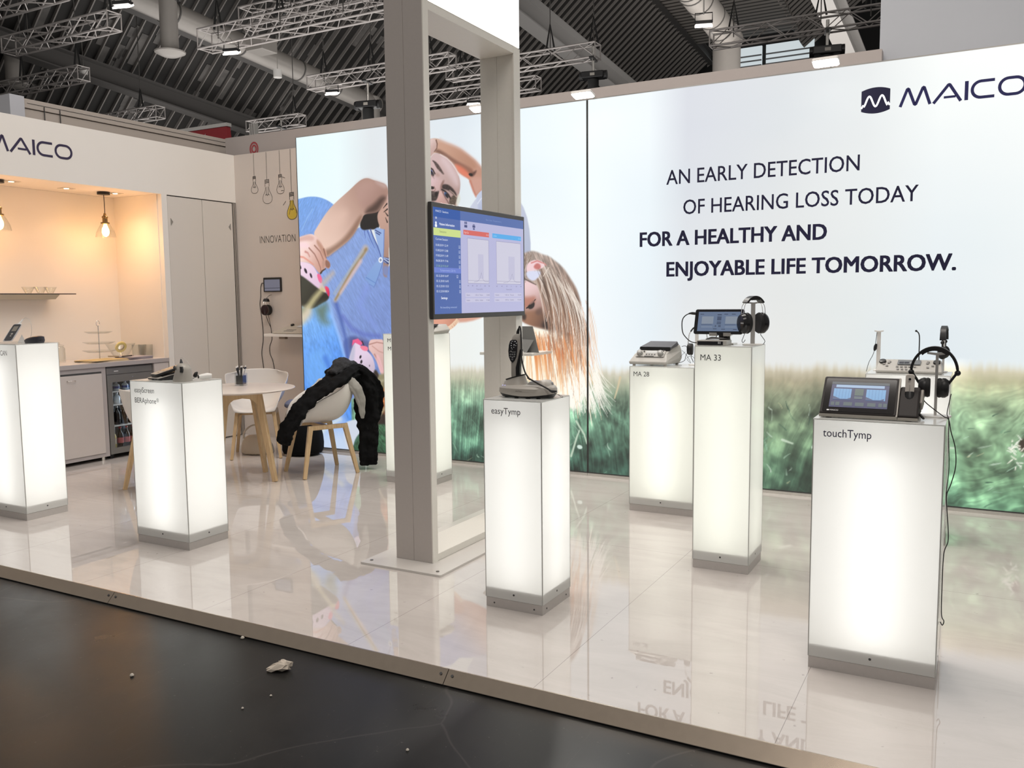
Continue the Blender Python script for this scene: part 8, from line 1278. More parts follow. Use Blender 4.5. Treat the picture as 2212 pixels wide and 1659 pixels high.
# ------------------------------------------------------------------ drawings and devices on the INNOVATION wall
WB = bpy.data.objects['wall_back']; LINE = mat('drawn_line', (.055, .05, .045), .6); YEL = mat('drawn_yellow', (.62, .46, .06), .6)
def drawn_bulb(x, ztop, r, h, yel=False):
    m = frame((x, 6.8495, 0), (1, 0, 0), (0, 0, 1), (0, -1, 0)); lw = .0045 if not yel else .006
    zt = ztop - .03 * r / .05
    prof = [(-r * .38, zt - r * .1), (-r * .42, zt - h * .22), (-r * .85, zt - h * .5), (-r, zt - h * .68), (-r * .88, zt - h * .86), (-r * .5, zt - h * .97), (0, zt - h)]
    prof = prof + [(-a, b) for a, b in reversed(prof[:-1])]
    sp = [(p.x, p.y) for p in smoothpath([(a, b, 0) for a, b in prof], 4)]
    if yel: MB(m).prism(sp, -.0004, .0004).build('drawn_bulb', YEL, WB)
    mb = MB(m @ Matrix.Translation((0, 0, .0004))); ribbon2d(mb, sp, lw, Matrix.Identity(4), .0004)
    ribbon2d(mb, [(0, 3.005), (0, ztop + r * .5)], lw * .9, Matrix.Identity(4), .0004)
    for k in range(3): ribbon2d(mb, [(-r * .42, ztop + r * (.42 - k * .22)), (r * .42, ztop + r * (.48 - k * .22))], lw * 1.5, Matrix.Identity(4), .0004)
    ribbon2d(mb, [(-r * .42, ztop + r * .5), (-r * .42, zt)], lw, Matrix.Identity(4), .0004); ribbon2d(mb, [(r * .42, ztop + r * .5), (r * .42, zt)], lw, Matrix.Identity(4), .0004)
    ribbon2d(mb, [(-r * .2, zt), (-r * .18, zt - h * .42), (-r * .42, zt - h * .5), (-r * .14, zt - h * .46), (0, zt - h * .53), (r * .14, zt - h * .46), (r * .42, zt - h * .5), (r * .18, zt - h * .42), (r * .2, zt)], lw, Matrix.Identity(4), .0004)
    if yel:
        for a, b, c, d_ in ((-.12, .56, -.08, .545), (-.14, .42, -.105, .42), (-.12, .27, -.08, .31), (-.04, .17, -.025, .22), (.06, .18, .05, .22)):
            ribbon2d(mb, [(a, ztop - .68 + b + .32), (c, ztop - .68 + d_ + .32)], lw * .8, Matrix.Identity(4), .0004)
    mb.build('drawn_outline', LINE, WB)
drawn_bulb(-6.815, 2.745, .048, .125); drawn_bulb(-6.637, 2.69, .066, .175); drawn_bulb(-6.452, 2.735, .052, .140); drawn_bulb(-6.304, 2.535, .068, .20, True)
text('lettering', 'INNOVATION', frame((-6.766, 6.8492, 2.068), (1, 0, 0), (0, 0, 1), (0, -1, 0)), .495, .076, LINE, WB, weight=-.014)
t, mm = TH('tablet', 'small black tablet mounted on the wall under the word INNOVATION', 'tablet', (-6.604, 6.84, 1.63))
MB(mm @ frame((-6.604, 6.8485, 1.63), (1, 0, 0), (0, 0, 1), (0, -1, 0))).prism(rpoly(-.125, .125, -.075, .075, .008), 0, .014).build('housing', BLK, t, bev=.002)
MB(mm @ frame((-6.604, 6.8343, 1.628), (1, 0, 0), (0, 0, 1), (0, -1, 0))).box(-.108, .108, -.062, .056, 0, .0006).build('display', E2((104, 104, 118)), t)
MB(mm @ frame((-6.604, 6.8336, 1.628), (1, 0, 0), (0, 0, 1), (0, -1, 0))).box(-.108, .108, -.036, -.031, 0, .0005).build('screen_field', E2((40, 42, 54)), t)
CORD(t, local(t, [(-6.73, 6.838, 1.645), (-6.755, 6.842, 1.648), (-6.775, 6.846, 1.62), (-6.782, 6.846, 1.56), (-6.785, 6.846, 1.50), (-6.80, 6.846, 1.42), (-6.785, 6.846, 1.30), (-6.772, 6.846, 1.17), (-6.773, 6.846, 1.05), (-6.80, 6.846, .91), (-6.79, 6.846, .80), (-6.771, 6.846, .67), (-6.76, 6.846, .55), (-6.78, 6.846, .3), (-6.77, 6.84, .02)]), .0035)
o = thing('wall_hook', 'small grey hook on the wall holding the headphones', 'hook', (-6.628, 6.848, 1.475))
MB().tube([(0, 0, .05), (0, -.05, .035), (0, -.075, .012), (0, -.07, .02)], .005, 8).build('peg', STEEL, o, True)
h = headset('dark red black headphones hanging on the wall below the small tablet', (-6.628, 6.765, 1.40), math.radians(118), .135, .082, .050, .05, -.035, .042, .007, wire=True, cupm=mat('cup_maroon', (.025, .010, .010), .15), inw=.006)
CORD(h, local(h, [(-6.655, 6.78, 1.31), (-6.65, 6.80, 1.25), (-6.642, 6.83, 1.18), (-6.645, 6.842, 1.13), (-6.648, 6.846, 1.05), (-6.68, 6.846, .98), (-6.682, 6.846, .90), (-6.648, 6.846, .83), (-6.63, 6.846, .74), (-6.62, 6.846, .655), (-6.64, 6.846, .5), (-6.63, 6.84, .02)]), .0032)
CORD(h, local(h, [(-6.61, 6.77, 1.31), (-6.625, 6.80, 1.25), (-6.64, 6.83, 1.18)]), .0026)
t, mm = TH('wall_shelf', 'white shelf on the INNOVATION wall left of the backlit panel', 'shelf', (-6.3, 6.7, 1.10))
MB(mm).box(-6.52, -5.95, 6.60, 6.847, 1.094, 1.122).build('board', WHT, t, bev=.002)
MB(mm).box(-6.33, -6.25, 6.62, 6.66, 1.070, 1.0935).build('latch', mat('latch_brown', (.28, .22, .17), .5), t)
t, mm = TH('audiometer', 'pale desk audiometer with a small display on the shelf of the INNOVATION wall', 'test device', (-6.2, 6.70, 1.122))
MB(mm).loft([[(-6.42, 6.615, 1.124), (-6.0, 6.615, 1.124), (-5.98, 6.82, 1.124), (-6.36, 6.82, 1.124)], [(-6.42, 6.612, 1.136), (-6.0, 6.612, 1.136), (-5.98, 6.82, 1.19), (-6.36, 6.82, 1.19)], [(-6.36, 6.70, 1.175), (-6.03, 6.70, 1.175), (-6.02, 6.81, 1.212), (-6.31, 6.81, 1.212)]]).build('housing', mat('device_cream', (.46, .42, .36), .4), t, bev=.006)
um, uw, uh = plane3(mm @ Vector((-6.35, 6.705, 1.1785)), mm @ Vector((-6.04, 6.705, 1.1785)), mm @ Vector((-6.35, 6.80, 1.2105)))
facet('display', um, uw * .5, uh * .25, uw * .88, uh * .95, .001, mat('lcd_white', (.6, .64, .68), .2), t)
MB(um @ Matrix.Translation((uw * .2, uh * .8, .001))).lathe([(.02, 0), (.018, .014)], 16).build('dial', BLK, t, True)
u2, w2, h2 = plane3(mm @ Vector((-6.40, 6.625, 1.1405)), mm @ Vector((-6.02, 6.625, 1.1405)), mm @ Vector((-6.36, 6.70, 1.174)))
for i in range(5):
    for j in range(2): facet('button', u2, w2 * (.28 + i * .07), h2 * (.2 + j * .35), w2 * (.325 + i * .07), h2 * (.38 + j * .35), .003, KEY, t)
# ------------------------------------------------------------------ table, chairs, clothes
def wood():
    m = bpy.data.materials.new('pale_oak'); m.use_nodes = True; nt = m.node_tree; b = nt.nodes['Principled BSDF']
    tc = nt.nodes.new('ShaderNodeTexCoord'); mp = nt.nodes.new('ShaderNodeMapping'); mp.inputs['Scale'].default_value = (60, 60, 5)
    n = nt.nodes.new('ShaderNodeTexNoise'); n.inputs['Scale'].default_value = 1.0; n.inputs['Detail'].default_value = 5; n.inputs['Distortion'].default_value = .6
    cr = nt.nodes.new('ShaderNodeValToRGB'); cr.color_ramp.elements[0].position = .3; cr.color_ramp.elements[0].color = (.50, .34, .18, 1); cr.color_ramp.elements[1].position = .7; cr.color_ramp.elements[1].color = (.64, .46, .265, 1)
    nt.links.new(tc.outputs['Object'], mp.inputs['Vector']); nt.links.new(mp.outputs['Vector'], n.inputs['Vector']); nt.links.new(n.outputs['Fac'], cr.inputs['Fac']); nt.links.new(cr.outputs['Color'], b.inputs['Base Color'])
    b.inputs['Roughness'].default_value = .45; return m
WOOD = wood()
def beam4(mb, p0, p1, a0, b0, a1, b1, ax):
    """tapered beam, cross-section a (along ax) by b"""
    p0, p1 = Vector(p0), Vector(p1); d = (p1 - p0).normalized(); ax = Vector(ax); ax = (ax - d * ax.dot(d)).normalized(); bx = d.cross(ax)
    vs = []
    for p, a, b in ((p0, a0, b0), (p1, a1, b1)):
        for sa, sb in ((-1, -1), (1, -1), (1, 1), (-1, 1)): vs.append(tuple(p + ax * (sa * a / 2) + bx * (sb * b / 2)))
    return mb.hexa(vs)
TC = (-5.30, 5.07)
t = thing('round_table', 'small round white table with splayed oak legs', 'table', (TC[0], TC[1], 0), math.radians(9.2))
MB().lathe([(.36, .730), (.425, .742), (.442, .750), (.440, .756), (.43, .758)], 56).build('table_top', mat('table_white', (.66, .59, .54), .2), t, True)
for k in range(4):
    a = k * math.pi / 2; c, s_ = math.cos(a), math.sin(a)
    beam4(MB(), (c * .175, s_ * .175, .735), (c * .312, s_ * .312, 0), .034, .062, .030, .040, (-s_, c, 0)).build('leg', WOOD, t, bev=.004)
    c2, s2 = math.cos(a + math.pi / 2), math.sin(a + math.pi / 2)
    A_, B_ = Vector((c * .178, s_ * .178, 0)), Vector((c2 * .178, s2 * .178, 0)); d = (B_ - A_); L_ = d.length; d.normalize()
    MB(frame(A_, d, (0, 0, 1), d.cross(Vector((0, 0, 1))))).prism([(0, .735), (0, .60), (.03, .65), (.06, .672), (L_ / 2, .682), (L_ - .06, .672), (L_ - .03, .65), (L_, .60), (L_, .735)], -.015, .015).build('apron', WOOD, t, bev=.002)
MB().lathe([(.02, .69), (.03, .70), (.03, .729)], 14).build('clamp_knob', BLK, t, True)
def shell_mesh():
    ST_ = [(-.235, .430, .185, .012, 0), (-.225, .447, .205, .06, 0), (-.17, .452, .235, .15, 0), (-.07, .440, .258, .225, .0), (.03, .435, .276, .265, .01), (.12, .450, .290, .290, .035), (.18, .495, .293, .270, .075), (.225, .57, .290, .205, .115), (.252, .655, .276, .125, .12), (.270, .735, .252, .045, .105), (.280, .785, .222, -.008, .085), (.283, .806, .190, -.026, .07)]
    n = 15; rows = []
    for y, z, hw, rise, wrap in ST_:
        r_ = []
        for i in range(n):
            s_ = -1 + 2 * i / (n - 1); q = abs(s_)
            r_.append((hw * math.sin(s_ * 1.35) / math.sin(1.35), y - wrap * q ** 2.2, z + rise * q ** 2.6))
        rows.append(r_)
    mb = MB(); mb.loft(rows, closed=False, cap=False); return mb
CHW = mat('chair_shell_white', (.62, .585, .55), .4)
def make_chair(label, loc, rz):
    t = thing('shell_chair', label, 'chair', loc, rz, 'white shell chairs around the table')
    shell_mesh().build('seat_shell', CHW, t, True, solid=.011, sub=1)
    for sx in (-1, 1):
        for sy in (-1, 1): beam4(MB(), (sx * .165, sy * .150, .425), (sx * .220, sy * .235, 0), .042, .034, .030, .026, (0, 1, 0)).build('leg', WOOD, t, bev=.004)
        MB().bar((sx * .165, -.17, .408), (sx * .165, .17, .408), .032, .036).build('side_rail', WOOD, t, bev=.004)
    MB().bar((-.165, 0, .404), (.165, 0, .404), .05, .03).build('cross_rail', WOOD, t, bev=.003)
    return t
ch = make_chair('white shell chair with the black coat over its back', (-4.915, 5.59, 0), -.467)
for l_, loc, rz in (('white shell chair behind the round table, facing the room', (-6.02, 5.97, 0), .695), ('white shell chair mostly hidden behind the easyScreen pedestal', (-5.56, 4.52, 0), 2.805)):
    c = copy_tree(ch); c['label'] = l_; c.location = loc; c.rotation_euler = (0, 0, rz)
# coat
CLO = mat('black_wool', (.006, .006, .0065), .95, spec=.15, bump=.6, bscale=160)
FUR = mat('dark_fur', (.018, .018, .020), .9, noise=.9, nscale=140, bump=1.0, bscale=120)
t = thing('coat', 'black coat with a dark fur collar thrown over the right hand chair', 'coat', (-4.915, 5.59, .45), -.467)
ctex = bpy.data.textures.new('cloth_folds', 'CLOUDS'); ctex.noise_scale = .07; ctex.noise_depth = 2
def cloth(path, radii, seed, mt, nm, n=20, amp=.16, dsp=.05):
    P_ = smoothpath(path, 5); k = len(P_); rr = random.Random(seed); ph = [rr.uniform(0, 6.28) for _ in range(8)]; rings = []
    for i, p in enumerate(P_):
        u = i / (k - 1) * (len(radii) - 1); j = min(int(u), len(radii) - 2); f_ = u - j
        ra, rb, rz_ = [radii[j][q] * (1 - f_) + radii[j + 1][q] * f_ for q in range(3)]
        d = (P_[min(i + 1, k - 1)] - P_[max(i - 1, 0)]).normalized(); ax = Vector((math.cos(rz_), math.sin(rz_), 0)); ax = (ax - d * ax.dot(d)).normalized(); bx = d.cross(ax); rg = []
        for q in range(n):
            a = 2 * math.pi * q / n; w_ = 1 + amp * (math.sin(3 * a + ph[0] + i * .12) + .7 * math.sin(7 * a + ph[1] - i * .15) + .3 * math.sin(i * .6 + ph[2] + a))
            c_, s_ = math.cos(a), math.sin(a)
            rg.append(tuple(p + ax * (math.copysign(abs(c_) ** .7, c_) * ra * w_) + bx * (math.copysign(abs(s_) ** .8, s_) * rb * w_)))
        rings.append(rg)
    o = MB(Matrix.Translation((0, 0, -.45))).loft(rings).build(nm, mt, t, True, sub=2)
    dm = o.modifiers.new('folds', 'DISPLACE'); dm.texture = ctex; dm.strength = dsp; dm.mid_level = .5
    return o
cloth([(.15, -.375, .30), (.16, -.35, .40), (.19, -.265, .545), (.225, -.11, .70), (.215, .06, .80), (.12, .20, .855), (.0, .28, .855)], [(.060, .035, .4), (.070, .035, .4), (.078, .032, .5), (.085, .032, .6), (.11, .035, .6), (.15, .045, .4), (.14, .05, .2)], 4, CLO, 'front_panel')
cloth([(-.02, .20, .845), (.02, .31, .845), (.05, .405, .74), (.07, .425, .60), (.10, .405, .42), (.125, .385, .22), (.13, .38, .035)], [(.17, .045, 0), (.20, .06, 0), (.19, .065, 0), (.155, .065, .2), (.095, .055, .8), (.070, .050, 1.1), (.066, .046, 1.2)], 9, CLO, 'back_panel')
cloth([(.17, .05, .845), (.12, .15, .905), (.02, .25, .915), (-.10, .29, .87)], [(.05, .022, 1.2), (.075, .04, 1.0), (.085, .045, .8), (.05, .03, .6)], 2, FUR, 'fur_collar', 22, .10, .06)
cloth([(.255, .16, .80), (.262, .225, .72), (.252, .27, .60), (.235, .285, .46)], [(.02, .045, 0), (.028, .05, 0), (.022, .035, 0), (.01, .014, 0)], 7, mat('coat_lining', (.30, .285, .26), .7), 'lining', 18, .16, .02)
# bags by the wall
t0 = t; t = thing('cloth_bag', 'black bag slumped on the floor between the two chairs', 'bag', (-5.66, 6.19, 0)); 
def heap(cx, cy, secs, mt, nm, par, seed=1, n=24, amp=.06):
    rr = random.Random(seed); p1, p2 = rr.uniform(0, 6), rr.uniform(0, 6); rings = []
    for i, (z, a, b, dx, dy) in enumerate(secs):
        rings.append([(cx + dx + a * math.cos(q) * (1 + amp * math.sin(3 * q + p1 + i) + amp * .6 * math.sin(7 * q + p2 - i)), cy + dy + b * math.sin(q) * (1 + amp * math.sin(4 * q + p2 + i)), z) for q in [2 * math.pi * k / n for k in range(n)]])
    return MB().loft(rings).build(nm, mt, par, True, sub=1)
heap(0, 0, [(.002, .17, .17, 0, 0), (.03, .20, .20, 0, 0), (.18, .19, .19, .01, 0), (.34, .16, .16, -.02, .01), (.46, .12, .12, -.04, .02), (.50, .05, .05, -.05, .02)], CLO, 'bag_body', t, 3)
heap(-.05, -.02, [(.44, .10, .10, 0, -.02), (.49, .11, .10, 0, -.02), (.53, .06, .06, -.01, 0)], mat('scarf_blue_grey', (.16, .17, .24), .85), 'scarf', t, 5)
t = thing('handbag', 'cream handbag lying on the floor behind the round table', 'handbag', (-6.06, 6.00, 0), .5)
CRM = mat('cream_leather', (.50, .43, .34), .55)
heap(0, 0, [(.002, .15, .085, 0, 0), (.012, .16, .09, 0, 0), (.10, .155, .085, 0, 0), (.17, .11, .06, -.01, 0), (.19, .05, .03, -.02, 0)], CRM, 'bag_body', t, 8, amp=.03)
MB().tube(smoothpath([(-.12, -.04, .16), (-.09, -.07, .24), (0, -.07, .29), (.09, -.06, .22), (.11, -.04, .14)]), .008, 8).build('strap', CRM, t, True)
# pens in a clear cup
t = thing('pen_cup', 'clear square cup with a black insert on the round table', 'cup', (-5.41, 5.20, .758), .3)
q = MB(); 
for a_, b_, c_, d_ in ((-.038, -.035, -.038, .038), (.035, .038, -.038, .038), (-.035, .035, -.038, -.035), (-.035, .035, .035, .038)): q.box(a_, b_, c_, d_, .001, .105)
q.box(-.038, .038, -.038, .038, .0005, .006); q.build('cup', GLS, t)
MB().box(-.030, .030, -.030, .030, .012, .085).build('insert', BLK, t)
for i in range(9):
    a = i * 2.4; x, y = .02 * math.cos(a), .02 * math.sin(a)
    o = thing('pen', 'black and white pen standing in the clear cup on the round table', 'pen', (-5.41 + x, 5.20 + y, .758 + .0855), 0, 'pens in the clear cup')
    e = (x * .9 + .004, y * .9, .055 + .008 * (i % 3))
    MB().tube([(0, 0, 0), (e[0] * .5, e[1] * .5, e[2] * .5), e], .0048, 8).build('barrel', BLK if i % 3 else WHT, o, True)
    MB().tube([e, (e[0] * 1.15, e[1] * 1.15, e[2] + .012)], .0042, 8).build('clip', WHT if i % 3 else BLK, o, True)
# ------------------------------------------------------------------ the hall above and behind
ROOFD = mat('roof_dark_panel', (.028, .026, .0245), .7, noise=.35, nscale=.9)
SLAT = mat('roof_slat_edge', (.26, .24, .225), .6)
ROOFL = None
def corrugated():
    m = bpy.data.materials.new('roof_corrugated'); m.use_nodes = True; nt = m.node_tree; b = nt.nodes['Principled BSDF']
    tc = nt.nodes.new('ShaderNodeTexCoord'); wv = nt.nodes.new('ShaderNodeTexWave'); wv.bands_direction = 'Y'; wv.inputs['Scale'].default_value = .95
    nt.links.new(tc.outputs['Object'], wv.inputs['Vector'])
    cr = nt.nodes.new('ShaderNodeValToRGB'); cr.color_ramp.elements[0].position = .12; cr.color_ramp.elements[0].color = (.05, .045, .04, 1); cr.color_ramp.elements[1].position = .4; cr.color_ramp.elements[1].color = (.33, .30, .275, 1)
    nt.links.new(wv.outputs['Fac'], cr.inputs['Fac']); nt.links.new(cr.outputs['Color'], b.inputs['Base Color']); b.inputs['Roughness'].default_value = .6
    return m
Dv = Vector((.013, .996, -.091)).normalized(); Sv = Vector((.805, -.141, .576)).normalized()
def louvre_roof(name, A, b0, b1, a0, a1, step=.40):
    """inclined roof field from A, running a along the beams and b up the slope, with slats across it"""
    A = Vector(A); n = Dv.cross(Sv).normalized(); n = -n if n.z < 0 else n
    c = [A + Dv * a + Sv * b for a, b in ((a0, b0), (a1, b0), (a1, b1), (a0, b1))]
    mb = MB(); mb.hexa([tuple(p + n * .02) for p in c] + [tuple(p + n * .25) for p in c]); o = mb.build(name, ROOFD); o['kind'] = 'structure'
    sl = MB(); k = int((a1 - a0) / step)
    for i in range(k):
        a = a0 + (i + .5) * step; p = A + Dv * a
        sl.hexa([tuple(q) for q in (p + Sv * b0 - n * .09, p + Dv * .035 + Sv * b0 - n * .09, p + Dv * .035 + Sv * b0 + n * .02, p + Sv * b0 + n * .02, p + Sv * b1 - n * .09, p + Dv * .035 + Sv * b1 - n * .09, p + Dv * .035 + Sv * b1 + n * .02, p + Sv * b1 + n * .02)])
    sl.build('slats', SLAT, o)
    # insulation boards glimpsed between the slats
    rr = random.Random(5); bd = MB()
    for i in range(520):
        a = rr.uniform(a0, a0 + 26); b = rr.uniform(b0, min(b1, 8)) ; w1 = rr.uniform(.3, 1.3)
        p = A + Dv * a + Sv * b
        bd.hexa([tuple(q + n * .0) for q in (p, p + Dv * .22, p + Dv * .22 + Sv * w1, p + Sv * w1)] + [tuple(q + n * .02) for q in (p, p + Dv * .22, p + Dv * .22 + Sv * w1, p + Sv * w1)])
    bd.build('boards', mat('roof_board', (.13, .122, .115), .7, noise=.75, nscale=2.0), o)
    return o
louvre_roof('ceiling', (-22.75, 15.1, 9.2), -16, 12.07, -9, 36)
louvre_roof('ceiling_right', (-8.15, 38.77, 13.84), 0, 16, -24, 8)
o = MB().hexa([(-12.9, 12, 16.28), (-7.9, 12, 16.28), (-7.9, 42, 13.54), (-12.9, 42, 13.54), (-12.9, 12, 16.5), (-7.9, 12, 16.5), (-7.9, 42, 13.7), (-12.9, 42, 13.7)]).build('ceiling_skylight', corrugated()); o['kind'] = 'structure'
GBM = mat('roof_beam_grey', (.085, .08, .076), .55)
def ibeam(A, a0, a1, h, w_, label, m=GBM):
    A = Vector(A); p0, p1 = A + Dv * a0, A + Dv * a1; c = (p0 + p1) / 2
    t, mm = TH('roof_beam', label, 'beam', tuple(c))
    u = Vector((1, 0, 0)); v = u.cross(Dv); v = v if v.z > 0 else -v
    for nm, z0, z1, hw in (('flange', 0, .04, w_ / 2), ('web', .04, h - .04, .02), ('flange', h - .04, h, w_ / 2)):
        MB(mm).hexa([tuple(p + u * x + v * z) for p, x, z in ((p0, -hw, z0), (p0, hw, z0), (p0, hw, z1), (p0, -hw, z1), (p1, -hw, z0), (p1, hw, z0), (p1, hw, z1), (p1, -hw, z1))]).build(nm, m, t)
    return t
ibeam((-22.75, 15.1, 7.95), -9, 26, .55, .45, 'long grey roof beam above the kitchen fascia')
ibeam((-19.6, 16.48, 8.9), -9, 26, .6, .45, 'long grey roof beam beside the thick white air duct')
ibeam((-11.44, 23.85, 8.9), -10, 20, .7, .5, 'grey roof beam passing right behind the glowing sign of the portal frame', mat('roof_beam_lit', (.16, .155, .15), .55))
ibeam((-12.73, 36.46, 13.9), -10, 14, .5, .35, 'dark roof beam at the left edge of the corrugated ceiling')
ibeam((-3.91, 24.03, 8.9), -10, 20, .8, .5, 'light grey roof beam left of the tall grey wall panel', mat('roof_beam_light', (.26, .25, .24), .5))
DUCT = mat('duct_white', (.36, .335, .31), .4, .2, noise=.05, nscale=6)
def duct(A, a0, a1, r, label, bands, drop=None):
    A = Vector(A); p0, p1 = A + Dv * a0, A + Dv * a1; c = (p0 + p1) / 2
    t, mm = TH('air_duct', label, 'air duct', tuple(c))
    MB(mm).cyl(p0, p1, r, 24).build('pipe', DUCT, t, True)
    for a in bands: MB(mm).cyl(A + Dv * (a - .02), A + Dv * (a + .02), r + .02, 24).build('band', mat('duct_band', (.10, .095, .09), .5), t, True)
    if drop: MB(mm).cyl(A + Dv * a1 - Dv * r + Vector((0, 0, r * .6)), A + Dv * a1 - Dv * r + Vector((0, 0, -drop)), r * 1.05, 24).build('down_pipe', DUCT, t, True)
    return t
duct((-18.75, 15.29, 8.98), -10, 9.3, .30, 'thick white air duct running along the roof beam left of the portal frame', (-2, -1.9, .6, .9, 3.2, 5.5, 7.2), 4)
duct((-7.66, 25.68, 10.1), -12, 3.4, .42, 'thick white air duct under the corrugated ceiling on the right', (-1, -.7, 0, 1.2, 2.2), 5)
def diffuser(x, y, z0, h, r, label):
    t = thing('air_diffuser', label, 'air vent', (x, y, z0))
    MB().cyl((0, 0, .03), (0, 0, h), r, 24).build('neck', DUCT, t, True)
    MB().lathe([(r * .3, -.05), (r * .9, -.04), (r * 1.7, .04), (r * 1.75, .07), (r, .09)], 28).build('flange', DUCT, t, True)
    return t
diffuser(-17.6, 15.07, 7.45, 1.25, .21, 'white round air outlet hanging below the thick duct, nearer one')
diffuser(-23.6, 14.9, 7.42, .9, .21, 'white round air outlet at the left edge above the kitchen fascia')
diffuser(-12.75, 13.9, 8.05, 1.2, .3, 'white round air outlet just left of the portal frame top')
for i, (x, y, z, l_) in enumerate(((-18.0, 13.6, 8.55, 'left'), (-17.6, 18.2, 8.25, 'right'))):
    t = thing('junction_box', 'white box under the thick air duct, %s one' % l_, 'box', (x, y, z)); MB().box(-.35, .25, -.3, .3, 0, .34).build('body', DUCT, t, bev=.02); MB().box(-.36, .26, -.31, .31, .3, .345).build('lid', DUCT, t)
for x, y, z, l_ in ((-22.69, 16.37, 7.9, 'above the red sign'), (-18.19, 19.36, 7.9, 'right of the thick duct'), (-9.9, 17.6, 7.0, 'seen through the portal frame')):
    t = thing('ceiling_sensor', 'small white cylinder lamp hanging from the roof ' + l_, 'lamp', (x, y, z)); MB().cyl((0, 0, 0), (0, 0, .22), .12, 16).build('body', WHT, t, True); MB().cyl((0, 0, .22), (0, 0, 1.2), .008, 8).build('rod', STEEL, t)
TRM = mat('truss_aluminium', (.42, .39, .375), .38, .6)
def truss(x0, x1, y, z, label, wires=(), s_=.29, zt=9.4, n=None):
    t = thing('lighting_truss', label, 'truss', ((x0 + x1) / 2, y, z), 0, 'aluminium trusses under the hall roof')
    L_ = (x1 - x0) / 2; h = s_ / 2; n = n or max(4, int((x1 - x0) / .34))
    for a in (-h, h):
        for b in (-h, h): MB().cyl((-L_, a, b), (L_, a, b), .021, 8).build('chord', TRM, t, True)
    for f_ in range(4):
        P_ = []
        for i in range(n + 1):
            x = -L_ + 2 * L_ * i / n; u = h if i % 2 else -h
            P_.append({0: (x, -h, u), 1: (x, h, u), 2: (x, u, h), 3: (x, u, -h)}[f_])
        MB().tube(P_, .012, 5).build('bracing', TRM, t)
    for x in (-L_, L_):
        MB().tube([(x, -h, -h), (x, h, -h), (x, h, h), (x, -h, h)], .015, 6, closed=True).build('end_frame', TRM, t)
    for wx in wires:
        MB().tube([(wx * L_, 0, 0), (wx * L_, 0, zt - z)], .011, 6).build('hanger_wire', mat('wire_grey', (.10, .095, .09), .5, .5), t)
        MB().tube([(wx * L_ - .1, 0, h), (wx * L_, 0, h + .55), (wx * L_ + .1, 0, h)], .022, 6).build('sling', BLKR, t)
    return t
truss(-15.4, -13.2, 9.2, 6.5, 'aluminium truss in the top left corner of the photo')
truss(-17.05, -13.9, 10.7, 6.5, 'aluminium truss at the upper left, left of the white air outlet', (-.6, .9))
truss(-21.6, -17.6, 12.7, 6.5, 'aluminium truss at the left edge above the kitchen fascia', (-.1, .9))
truss(-13.5, -8.6, 12.4, 6.5, 'wide aluminium truss left of the portal frame, lower of the crossing pair', (-.85, -.2, .4), .36)
truss(-12.9, -8.2, 12.9, 6.95, 'wide aluminium truss left of the portal frame, upper of the crossing pair', (-.5, .1), .36)
truss(-14.0, -10.1, 16.0, 6.5, 'aluminium truss passing behind the front post of the portal frame', (-.8, -.1, .7))
truss(-22.4, -19.4, 16.2, 6.5, 'short aluminium truss just above the kitchen fascia', (.5,))
truss(-18.9, -16.9, 18.9, 6.5, 'short aluminium truss left of the backlit wall top, beside a black hoist', (.7,))
truss(-10.75, -7.15, 16.9, 6.5, 'aluminium truss ending right of the portal frame', (-.8, .4, .95))
truss(-12.6, -9.4, 18.65, 6.5, 'aluminium truss low between the posts of the portal frame', (-.4, .4))
truss(-4.93, -.6, 17.4, 6.5, 'long aluminium truss left of the tall grey wall panel', (-.8, -.05, .35, .8))
def hoist(x, y, z, label, sc=1.0):
    t = thing('chain_hoist', label, 'hoist', (x, y, z), .2, 'black chain hoists on the trusses')
    MB().box(-.34 * sc, .34 * sc, -.14, .14, .22 * sc, .42 * sc).build('motor', BLK, t, bev=.02)
    MB().box(-.06 * sc, .08 * sc, -.145, -.14, .28 * sc, .36 * sc).build('name_plate', DEVG, t)
    MB().lathe([(.13 * sc, -.45 * sc), (.17 * sc, -.4 * sc), (.17 * sc, .2 * sc), (.1 * sc, .22 * sc)], 16).build('chain_bag', BLKR, t, True)
    MB().tube([(0, 0, .4 * sc), (0, 0, .80)], .03, 8).build('hook', STEEL, t)
    MB().box(-.05, .05, -.20, .20, 6.325 - z, 6.362 - z).build('hanger_bar', BLK, t, bev=.005)
    for sx in (-.36, .36): MB().cyl((sx * sc - .04, 0, .32 * sc), (sx * sc + .04, 0, .32 * sc), .13 * sc, 12).build('end_cap', BLK, t, True)
hoist(-17.6, 18.8, 5.78, 'black chain hoist above the INNOVATION wall', .8); hoist(-12.36, 16.0, 5.6, 'black chain hoist at the left of the portal frame post', .75); hoist(-7.25, 16.9, 5.8, 'black chain hoist right of the portal frame', .68); hoist(-2.75, 17.4, 5.75, 'black chain hoist above the slogan, left of the tall grey wall panel', .75)
LMP = mat('hall_lamp_glow', (.8, .8, .8), .5, emit=(1, .93, .86), es=14)
